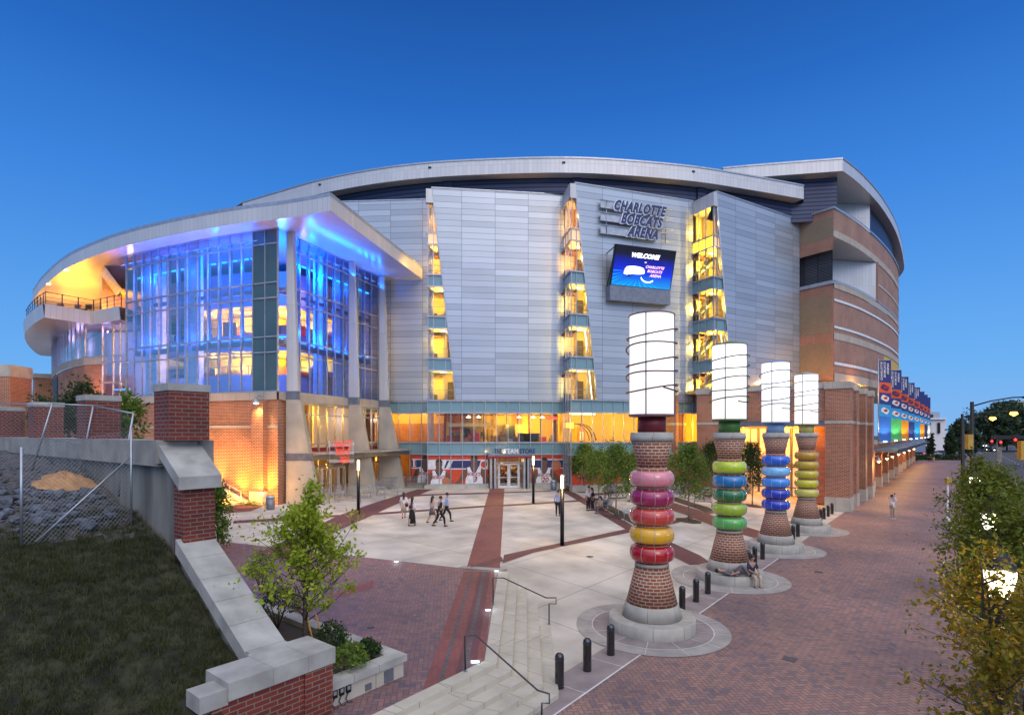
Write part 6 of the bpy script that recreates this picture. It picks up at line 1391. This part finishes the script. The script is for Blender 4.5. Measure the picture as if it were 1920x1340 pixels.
person('man in white shirt and dark trousers standing beside the leftmost plaza tree', gp(1103, 957), (.6, -.8), 1.78, 'stand', 'cloth_white', 'cloth_black', seed=7)
person('woman dressed in black standing close to the man in the white shirt', gp(1111, 956), (-1, -.4), 1.64, 'stand', 'cloth_black', 'cloth_black', hair='long', seed=8)
b1 = gp(1127, 962); person('woman in pale pink top and grey skirt seated on the bench, nearest to the walkers', b1, (-.8, -.6), 1.6, 'sit', 'cloth_beige', 'cloth_grey', hair='long', seed=9)
b2 = gp(1135, 953); person('woman in white sleeveless top seated on the bench behind the pink one', b2, (-.5, -.9), 1.62, 'sit', 'cloth_white', 'cloth_navy', hair='long', sleeve=.4, seed=10)
b3 = gp(1146, 931); person('person in blue jeans seated low between the plaza trees', b3, (-.5, -.9), 1.62, 'sit', 'cloth_blue', 'cloth_navy', seed=11)
mn = gp(1674, 973); person('man in white shirt and beige shorts on the pavement with a child on his shoulders', mn, (-.2, 1), 1.80, 'carry', 'cloth_white', 'cloth_beige', shorts=True, seed=12)
person('small child in white riding on the shoulders of the man in beige shorts', mn+Vector((.18, .02, 1.22)), (-.2, 1), .95, 'sit', 'cloth_white', 'cloth_white', seed=13)
person('distant walker in black on the pavement beside the arcade', at(1744, 865, 0), (.3, -1), 1.8, 'walk', 'cloth_black', 'cloth_black', seed=14)
person('distant child in pink walking beside the distant walker in black', at(1751, 866, 0), (.3, -1), 1.2, 'walk', 'cloth_beige', 'cloth_beige', seed=15)
person('man in white shirt inside the lobby entrance doors on the left', RF.P(1.7, 1.22, -1.4), (.9, -.3), 1.76, 'stand', 'cloth_white', 'cloth_black', seed=16)
person('woman in dark clothes standing in the middle of the lobby entrance', RF.P(5.2, 1.22, -.9), (.9, -.3), 1.7, 'stand', 'cloth_brown', 'cloth_black', hair='long', seed=17)
# the two resting on the second column's plinth
c2 = Vector((4.64+.6245*8.02, 18.6+.781*8.02)); q_ = at(1399, 1078, .42); dirv = (Vector((q_.x, q_.y))-c2).normalized()
sm = person('man in navy shirt and beige trousers sitting on the green ringed column plinth', (c2.x+.50, c2.y-1.10, -.03), (.25, -1), 1.76, 'sit', 'cloth_navy', 'cloth_beige', seed=18)
ly = person('woman in grey lying on her back on the plinth of the green ringed column', (0, 0, 0), (0, 1), 1.64, 'lie', 'cloth_grey', 'cloth_grey', hair='short', seed=19)
hh = Vector((-.97, .24, 0)).normalized(); zz_ = Vector((0, 0, 1)); xx_ = zz_.cross(hh); mt_ = Matrix((xx_, zz_, hh)).transposed().to_4x4(); pp = Vector((c2.x-.22, c2.y-1.17, .54))-hh*.89; ly.matrix_world = Matrix.Translation(pp)@mt_

# ================================================================ PLAZA FURNITURE
lp = [(672, 963, 860, 'leftmost, near the lobby entrance'), (1000, 943, 853, 'middle one, right of the shop doors'), (1054, 1022, 888, 'nearest, by the man in blue')]
for px, py, ty, l in lp:
    p = hit(px, py); h = CAMZ+(HY-ty)*p.y/F-p.z; t = thing('lamp_post', 'slim dark plaza lamp post with glowing amber head, '+l, 'lamp post', p, 'lamp posts on the plaza'); r = .105
    m = mb('steel_grey'); m.mat('black_metal'); m.lathe((0, 0, 0), [(r, 0), (r, h-.75)], 16); m.build('post', t)
    m = mb('lamp_warm'); m.lathe((0, 0, 0), [(r*.75, h-.75), (r*.75, h-.12)], 14); m.build('lamp_head', t); m = mb('steel_grey'); m.lathe((0, 0, 0), [(r, h-.12), (r, h-.02), (0, h)], 14); m.build('cap', t)
    plight(p+Vector((0, -.35, h-.4)), 190, (1, .62, .24), .1)
def bench(label, p, d, g):
    t = thing('bench', label, 'bench', p, g, rz=math.atan2(d[1], d[0])); 
    for s in (-1, 1):
        m = mb('galvanised'); m.tube([(.65*s, -.22, 0), (.65*s, -.2, .42), (.65*s, .2, .42), (.65*s, .26, 0)], .025, 6); m.tube([(.65*s, -.22, .42), (.65*s, -.22, .62), (.65*s, .18, .62), (.65*s, .26, .82)], .02, 6); m.build('end_frame', t)
    m = mb('steel_grey')
    for k in range(6): m.box((0, -.2+.08*k), (1, 0), 1.4, .05, .42, .45)
    m.build('seat', t); m = mb('steel_grey')
    for k in range(4): m.beam((-.68, .24+.03*k, .52+.08*k), (.68, .24+.03*k, .52+.08*k), .02, .05)
    m.build('backrest', t)
bench('grey slatted bench under the seated women', hit(1131, 957), (.6, -.8), 'benches on the plaza'); bench('grey slatted bench in front of the seated person in jeans', hit(1146, 928), (1, -.3), 'benches on the plaza')
bench('empty grey bench right of the round plaza tree', hit(1318, 950), (1, -.45), 'benches on the plaza'); bench('empty grey bench just right of the nearest column', hit(1270, 934), (1, -.4), 'benches on the plaza'); bench('empty grey bench left of the green ringed column, set farther back', hit(1247, 927), (1, -.4), 'benches on the plaza')
for q, (px, py, l) in enumerate(((1168, 974, 'left'), (1179, 980, 'right'))):
    t = thing('bicycle_rack', 'bent galvanised tube bicycle rack under the third plaza tree, %s of the pair' % l, 'bicycle rack', hit(px, py), 'bicycle racks'); m = mb('galvanised'); m.tube([(-.3, 0, 0), (-.3, 0, .75), (-.2, 0, .85), (0, 0, .8), (0, 0, .45), (.1, 0, .38), (.25, 0, .45), (.3, 0, .8), (.45, 0, .85), (.55, 0, .7), (.55, 0, 0)], .025, 7); m.build('rack_tube', t)
for px, py, l in ((507, 955, 'at the corner of the brick base of the lobby'), (1038, 919, 'against the plinth right of the shop doors'), (1402, 925, 'behind the green ringed column')):
    t = thing('litter_bin', 'round grey litter bin '+l, 'litter bin', hit(px, py), 'litter bins'); m = mb('steel_grey'); m.lathe((0, 0, 0), [(.24, 0), (.28, .1), (.28, .8)], 16); m.build('bin_body', t); m = mb('galvanised'); m.lathe((0, 0, 0), [(.3, .8), (.3, .86), (.2, .98), (.1, 1.0)], 16); m.build('bin_lid', t)
bar = [(575, 940, 624, 945, 'left end of the queue before the lobby doors'), (628, 941, 690, 946, 'behind the leftmost lamp post'), (676, 938, 722, 939, 'right of the leftmost lamp post'), (706, 931, 746, 931, 'last in the nearer row of barriers'), (594, 930, 640, 933, 'second row before the lobby doors'), (646, 932, 700, 935, 'second row near the lamp post'), (664, 922, 708, 924, 'far row beside the second concrete buttress'), (702, 920, 738, 915, 'angled one at the far end of the canopy'), (730, 917, 762, 913, 'last but one toward the brick backdrop'), (762, 914, 797, 915, 'nearest to the shop posters')]
for x0, y0, x1, y1, l in bar:
    a, b = hit(x0, y0), hit(x1, y1); a.z = b.z = min(a.z, b.z); ln_ = min((b-a).length, 2.6); d = (b-a).normalized(); t = thing('crowd_barrier', 'galvanised crowd barrier, '+l, 'crowd barrier', a, 'crowd barriers before the lobby doors', rz=math.atan2(d.y, d.x))
    m = mb('galvanised'); m.tube([(0, 0, .12), (0, 0, .98), (.1, 0, 1.08), (ln_-.1, 0, 1.08), (ln_, 0, .98), (ln_, 0, .12)], .028, 6); m.tube([(0, 0, .2), (ln_, 0, .2)], .016, 5); m.build('frame', t)
    m = mb('galvanised'); n = max(4, round(ln_/.14))
    for k in range(1, n): m.tube([(ln_*k/n, 0, .2), (ln_*k/n, 0, 1.08)], .012, 4)
    m.build('bars', t).name = 'bar_infill'
    for x in (.25, ln_-.25): m = mb('galvanised'); m.tube([(x, -.25, .015), (x, 0, .14), (x, .25, .015)], .018, 5); m.build('foot', t)
for q, (px, py, s_, l) in enumerate(((1105, 1043, .3, 'on the pale plaza left of the nearest column'), (1535, 1072, .32, 'in the brick pavement right of the green ringed column'), (695, 1176, .16, 'in the brick terrace right of the maple'), (1480, 1235, .34, 'in the brick pavement nearest the camera'))):
    p = hit(px, py, tz if q == 2 else gz); t = thing('drain_cover', 'small dark metal drain cover '+l, 'drain cover', p+Vector((0, 0, .006)), 'drain covers'); m = mb('rail_dark'); m.box((0, 0), (SX, SY), s_, s_, 0, .008)
    m.build('frame', t); m = mb('steel_grey')
    for k in range(5): m.box(Vector((SX, SY))*(s_*(k-2)*.17), (NX, NY), s_*.85, s_*.06, .008, .012)
    m.build('grate', t)
# stair with rail and planting at the lit brick wall
s0 = hit(437, 947); ss = thing('garden_steps', 'short concrete steps with a side wall at the foot of the lit brick wall', 'steps', s0)
m = mb('concrete'); wl = (Vector((base[4].x, base[4].y))-Vector((base[1].x, base[1].y))).normalized()
for k in range(6): c = Vector((s0.x, s0.y))+wl*(.0+.36*k); m.box(c+Vector((0, 0)), (wl.y, -wl.x), 2.2, .37, .8, s0.z+.16*(k+1))
SGP(m.build('step'), ss); m = mb('stone'); e0 = hit(452, 946); m.beam(e0+Vector((.2, .3, .1)), e0+Vector((wl.x*2.6, wl.y*2.6+.3, 1.15)), .25, .5); m.beam(e0+Vector((.2, .3, .1)), e0+Vector((2.2, .1, .1)), .25, .35); SGP(m.build('side_wall'), ss)
m = mb('galvanised'); r0 = e0+Vector((0, 0, .95)); r1 = Vector((wl.x*2.5, wl.y*2.5, 1.0)); m.tube([e0, r0, r0+r1*.45, r0+r1], .03, 6); m.tube([r0+r1*.45, r0+r1*.45-Vector((0, 0, .9))], .025, 6); m.tube([r0+r1*.85, r0+r1*.85-Vector((0, 0, .9))], .025, 6); SGP(m.build('hand_rail'), ss)
for q, (px, py, r, z, lf, l) in enumerate(((418, 925, .75, 1.6, 'leaf_dark', 'round dark shrub against the lit brick wall'), (437, 927, .65, 1.3, 'leaf_dark', 'lower dark shrub beside the round one at the brick wall'), (447, 930, .4, .7, 'leaf_maple', 'small bright lit shrub at the foot of the brick wall'))): 
    p = hit(px, py); shrub(l, (p.x, p.y+.2, p.z), r, z, 320, .07, lf, 120+q, 'shrubs at the lit brick wall')
rnd = random.Random(77); m = mb('leaf_plaza')
for k in range(260): p = hit(rnd.uniform(458, 500), rnd.uniform(937, 949)); leaves(m, p+Vector((0, 0, .12)), .1, 4, .06, rnd)
tag(m.build('ground_cover'), 'low green ground cover along the brick base of the lobby', 'ground cover', kind='stuff')
# lamp and camera on the brick base
q = base[1]; w = thing('wall_lantern', 'bright hooded lamp on a bracket high on the lobby brick base', 'wall lamp', (q.x*.72+base[2].x*.28+.1, q.y-.9, 8.55)); m = mb('lamp_white'); m.mat('lamp_warm'); m.lathe((0, 0, 0), [(.05, 0), (.16, .03), (.17, .12)], 12); m.build('bulb', w); m = mb('galvanised'); m.lathe((0, 0, 0), [(.36, .08), (.3, .18), (.12, .3), (.04, .5)], 14); m.tube([(0, 0, .5), (.05, .1, .6), (.2, .6, .6)], .03, 6); m.build('hood', w)
spot((q.x-.25, q.y-.75, 8.4), (q.x-.3, q.y+.2, 5.5), 330, (1, .62, .2), 120, 1)
w = thing('wall_spotlight', 'small round spotlight on the grey facade above the blue ringed column', 'spotlight', WC.P(WC.a(1422), 11.2, .3)); m = mb('galvanised'); m.lathe((0, 0, 0), [(.05, -.1), (.16, 0), (.18, .1)], 10); m.build('housing', w); m = mb('lamp_warm'); m.lathe((0, 0, .1), [(.15, 0), (.12, .04)], 10); m.build('bulb', w)
plight(WC.P(WC.a(1422), 11.6, .35), 22, (1, .75, .45), .05)
# ================================================================ STREET SIDE
for q, (D, X, pz) in enumerate(((9.7, 8.43, 4.0), (16.5, 14.1, 4.0), (29.9, 24.7, 4.0))):
    t = thing('street_lantern', '%s glowing acorn street lantern among the kerb trees' % ['nearest', 'second', 'third and farthest'][q], 'street lamp', (X, D, 0), 'street lanterns along the kerb')
    m = mb('black_metal'); m.lathe((0, 0, 0), [(.2, 0), (.2, .25), (.1, .5), (.06, .9), (.05, 3.2), (.09, 3.4), (.13, 3.55), (.16, 3.62)], 14); m.build('post', t)
    m = mb('glow_globe' if 'glow_globe' in MT else 'lamp_white'); m.lathe((0, 0, 0), [(.13, 3.62), (.2, 3.78), (.24, 3.98), (.24, 4.1)], 16, caps=False); m.build('globe', t)
    m = mb('black_metal'); m.lathe((0, 0, 0), [(.26, 4.1), (.25, 4.16), (.18, 4.3), (.08, 4.38), (.02, 4.5)], 16)
    for k in range(8): a = k*math.pi/4; m.tube([(.135*math.cos(a), .135*math.sin(a), 3.62), (.205*math.cos(a), .205*math.sin(a), 3.78), (.248*math.cos(a), .248*math.sin(a), 4.1)], .008, 4)
    m.build('cage', t); plight((X-.1, D-.35, 3.9), 110, (1, .82, .45), .15)
def streetlight(px, D, top, label, arm=3.4, lit=False):
    X = (px-CX)/F*D; h = CAMZ+(HY-top)*D/F; t = thing('street_light', label, 'street light', (X, D, 0), 'tall street lights'); m = mb('black_metal'); m.lathe((0, 0, 0), [(.16, 0), (.12, .6), (.11, h)], 10); m.build('pole', t)
    m = mb('black_metal'); m.tube([(0, 0, h-.3), (arm*.35, -.1, h+.05), (arm*.75, -.25, h+.28), (arm, -.3, h+.3)], .05, 6); o = m.build('arm', t); m = mb('black_metal'); m.box((arm+.3, -.3), (1, 0), .9, .3, h+.22, h+.36); hd = m.build('lamp_head', t)
    if lit: m = mb('amber'); m.lathe((arm+.3, -.4, h+.0), [(0, -.25), (.35, 0), (.25, .2)], 12); m.build('bulb', hd)
streetlight(1822.5, 38, 753, 'tall black street light whose arm reaches over the road, nearest of three'); streetlight(1804, 57, 776, 'tall black street light with a lit amber lamp, behind the nearest', 4.6, True); streetlight(1806.5, 66, 785, 'third tall street light, its amber lamp lower and farther', 2.8, True)
t = thing('crossing_post', 'white post with yellow push button box standing on the brick pavement', 'crossing post', at(1777, 978, .01)); m = mb('white_paint'); m.lathe((0, 0, 0), [(.17, 0), (.17, .3), (.06, .34), (.055, 3.2), (0, 3.25)], 12); m.build('post', t); m = mb('road_yellow'); m.box((0, -.02), (1, 0), .3, .25, 2.75, 3.2); m.build('signal_box', t); m = mb('black_metal'); m.box((.1, -.05), (1, 0), .1, .1, 1.05, 1.4); m.build('push_button', t)
def signal(px, py, D, label, lit='signal_red'):
    p = dep(px, D, CAMZ+(HY-py)*D/F); t = thing('traffic_signal', label, 'traffic signal', p, 'traffic signals over the road'); m = mb('black_metal'); m.box((0, 0), (1, 0), .4, .3, -.5, .55); m.build('signal_housing', t); m = mb(lit); m.lathe((0, -.2, .3), [(.0, -.22), (.2, 0), (0, .22)], 10); m.build('lens', t)
signal(1858, 830, 95, 'red traffic signal above the road, leftmost of the lit ones'); signal(1874.5, 832, 95, 'red traffic signal above the road, middle of the lit ones'); signal(1901.5, 828, 80, 'brightest red traffic signal above the road, toward the right edge')
sg2 = thing('traffic_signal', 'yellow traffic signal box seen from behind at the right edge of the view', 'traffic signal', dep(1917, 60, CAMZ-(842-HY)*60/F)); m = mb('road_yellow'); m.box((0, 0), (1, 0), .7, .5, -1.1, .9); m.build('signal_housing', sg2); m = mb('black_metal'); m.box((0, .3), (1, 0), .5, .1, -1, .8); m.build('back_plate', sg2)
sg3 = thing('traffic_signal', 'yellow traffic signal on the nearest tall street light', 'traffic signal', dep(1817, 37.8, CAMZ-(828-HY)*37.8/F)); m = mb('road_yellow'); m.box((0, 0), (1, 0), .35, .3, -.5, .5); m.build('signal_housing', sg3); m = mb('black_metal'); m.tube([(0, 0, .2), (.25, .1, .2)], .03, 5); m.build('bracket', sg3)
# overpass
ov = thing('overpass', 'dark low rail overpass crossing the street in the distance', 'bridge', (*st(150, -15), 0)); m = mb('rail_dark'); stw(m, 148, 153, -70, -5.5, 5.3, 6.0); SGP(m.build('deck'), ov); m = mb('concrete')
for v in (-7, -34, -60): m = mb('concrete'); stw(m, 149, 150.2, v, v+.8, -.2, 5.3); SGP(m.build('bridge_pier'), ov)
# the building beyond the arcade
bb_ = thing('civic_building', 'white stone building with flat roof and tall dark windows at the end of the pavement', 'building', (115*1.17, 175, 0)); 
def BB(px0, px1, zt, D, mt, zb=0, dd=14): x0, x1 = (px0-CX)/F*D, (px1-CX)/F*D; return mb(mt).prism([(x0, D), (x1, D), (x1+.43*dd, D+dd), (x0, D+dd)], zb, zt)
zz = lambda y, D: CAMZ+(HY-y)*D/F
SGP(BB(1736, 1774, zz(786, 190), 190, 'white_wall', 0).build('wall'), bb_); SGP(BB(1738, 1762, zz(772, 192), 192, 'mullion', zz(786, 190)).build('upper_storey'), bb_)
m = BB(1735, 1775, zz(783.5, 189), 189, 'white_paint', zz(786, 189)); SGP(m.build('cornice'), bb_)
for px in (1744, 1761.5): m = BB(px-1.7, px+1.7, zz(792, 189.4), 189.4, 'black_metal', zz(812, 189.4), .5); SGP(m.build('window'), bb_)
m = BB(1741, 1750, zz(777, 191), 191.4, 'black_metal', zz(782, 191), .5); SGP(m.build('window'), bb_)
tb_ = thing('distant_building', 'pale flat topped building behind the dark trees at the right edge', 'building', (300, 330, 0)); SGP(BB(1900, 1935, zz(752, 330), 330, 'concrete').build('wall'), tb_); SGP(BB(1899, 1936, zz(751, 329), 329, 'stone', zz(754, 329)).build('roof_edge'), tb_)
dk = [(1799, 783, 2.8, 150, 'dark round tree in front of the white civic building, at the end of the pavement'), (1783, 806, 1.3, 145, 'small dark tree against the wall of the white civic building'), (1744, 810, .6, 140, 'small tree just beyond the last banner'), (1816, 800, 3.5, 160, 'dark tree left of the amber street lamp'), (1858, 768, 8, 200, 'wide dark tree behind the amber street lamp'), (1888, 756, 14, 210, 'tallest dark tree above the traffic signals'), (1912, 768, 12, 200, 'dark tree at the right edge below the flat topped building')]
for q, (px, ty, r, D, l) in enumerate(dk):
    h = CAMZ+(HY-ty)*D/F; tree('distant_tree', l, ((px-CX)/F*D, D, 0), h, [(0, r*.4), (.25, r*.7), (.55, r), (.8, r*.75), (1, r*.25)], 4200, .03*r+.32, 'leaf_far', 200+q, trunk=.3, t0=.12, limbs=40, group='dark trees beyond the overpass', spread=.07*r+.12, up_=.3)
# cars
def car(label, p, d, paint, lights, g='cars on the far road'):
    t = thing('car', label, 'car', p, g, rz=math.atan2(d[1], d[0])); m = mb(paint); pf = [(-2.1, .35), (-2.15, .75), (-1.9, .95), (-1.2, 1.0), (-.8, 1.42), (.6, 1.44), (1.15, 1.02), (2.0, .88), (2.15, .6), (2.1, .35)]
    for a, b in zip(pf, pf[1:]+pf[:1]): m.face([(a[0], -.85, a[1]), (a[0], .85, a[1]), (b[0], .85, b[1]), (b[0], -.85, b[1])])
    m.face([(x, -.85, z) for x, z in pf]); m.face([(x, .85, z) for x, z in pf[::-1]]); m.build('body', t)
    m = mb('black_gloss'); m.face([(1.1, -.75, 1.06), (1.1, .75, 1.06), (.64, .7, 1.42), (.64, -.7, 1.42)]); m.face([(-1.2, .75, 1.04), (-1.2, -.75, 1.04), (-.84, -.7, 1.41), (-.84, .7, 1.41)])
    for s in (-1, 1): m.face([(-1.0, .86*s, 1.03), (.95, .86*s, 1.03), (.5, .86*s, 1.36), (-.7, .86*s, 1.36)])
    m.build('window', t)
    for x in (-1.35, 1.35):
        for y in (-.85, .85): m = mb('black_metal'); m.tube([(x, y-.1, .32), (x, y+.1, .32)], .32, 14); w_ = m.build('wheel', t); m = mb('galvanised'); m.tube([(x, y-.11, .32), (x, y+.11, .32)], .17, 10); m.build('rim', w_)
    for s in (-1, 1): m = mb(lights); e = 2.13 if lights == 'head_white' else -2.15; m.box((e, .6*s), (1, 0), .1, .34, .62, .8); m.build('headlight' if lights == 'head_white' else 'tail_light', t)
fd_ = (-SX, -SY)
plain('paint_silver', (.4, .42, .45), .3, .4, coat=1); plain('paint_blue', (.04, .06, .14), .3, .3, coat=1); plain('paint_red', (.25, .02, .02), .3, .2, coat=1)
def road(px, py): return at(px, py, -.13)
car('silver car with bright headlights approaching, left of the pair on the road', road(1853, 846), fd_, 'paint_silver', 'head_white'); car('dark car with bright headlights approaching, right of the pair on the road', road(1868, 847), fd_, 'paint_blue', 'head_white'); car('car far down the road showing its headlights, beyond the approaching pair', road(1846, 838), fd_, 'paint_silver', 'head_white')
car('red car driving away with red tail lights at the far junction', road(1796, 836), (SX, SY), 'paint_red', 'tail_red')
for q, (px, D) in enumerate(((1749, 160), (1757, 163), (1766, 166), (1775, 168), (1784, 170))): car('parked car, %s of the row before the white civic building' % ['leftmost', 'second', 'middle', 'fourth', 'rightmost'][q], ((px-CX)/F*D, D, 0), (1, .1), 'paint_blue' if q % 2 else 'paint_silver', 'tail_red', 'parked cars before the civic building')
hg = shrub('low clipped hedge at the end of the brick pavement', dep(1755, 135, 0), 1, 1, 10, .2, 'leaf_dark', 300, name='hedge'); 
for c in kids(hg): bpy.data.objects.remove(c)
rnd = random.Random(8); m = mb('leaf_dark')
for k in range(1500): leaves(m, (rnd.uniform(-5, 7), rnd.uniform(-.5, .5), rnd.uniform(0, 1.3)), .1, 2, .16, rnd)
m.build('foliage', hg); m = mb('bark'); m.tube([(-4, 0, 0), (-4, 0, 1)], .05, 5); m.tube([(5, 0, 0), (5, 0, 1)], .05, 5); m.build('stem', hg)
# far left
ft = thing('brick_tower', 'red brick tower with pale cap rising at the left edge beyond the piers', 'tower', dep(8, 48, 0)); m = mb('arena_brick'); m.box((0, 0), (1, .15), 2.6, 2.6, 0, 11.2); m.build('shaft', ft); m = mb('stone'); m.box((0, 0), (1, .15), 2.7, 2.7, 11.2, 12.2); m.build('cap', ft)
dm = thing('glass_vault', 'pale rounded glass vault end seen far off left of the brick wing', 'glass roof', dep(78, 150, 0)); m = mb('wing_glass'); m.mat('paint_silver')
pf = [(-2.6, 0), (-2.6, 17), (-2.1, 20), (-1, 21.8), (.5, 22.4), (2.6, 22.4), (2.6, 0)]; m.face([(x, 0, z) for x, z in pf]); [m.face([(a[0], 0, a[1]), (b[0], 0, b[1]), (b[0], 9, b[1]), (a[0], 9, a[1])]) for a, b in zip(pf, pf[1:])]; m.build('vault', dm)
m = mb('mullion')
for x in (-1.6, -.6, .4, 1.4, 2.4): m.tube([(x, -.1, 0), (x, -.1, 20.5 if x < -1 else 22)], .08, 4)
m.build('rib', dm)
lwb = thing('low_building', 'low pale building strip between the left brick tower and the brick wing', 'building', dep(60, 90, 0)); m = mb('white_wall'); m.box((0, 0), (1, 0), 30, 6, 0, zz(746, 90)); m.build('wall', lwb); m = mb('mullion'); m.box((0, 0), (1, 0), 30.4, 6.4, zz(746, 90), zz(744, 90)); m.build('roof', lwb)
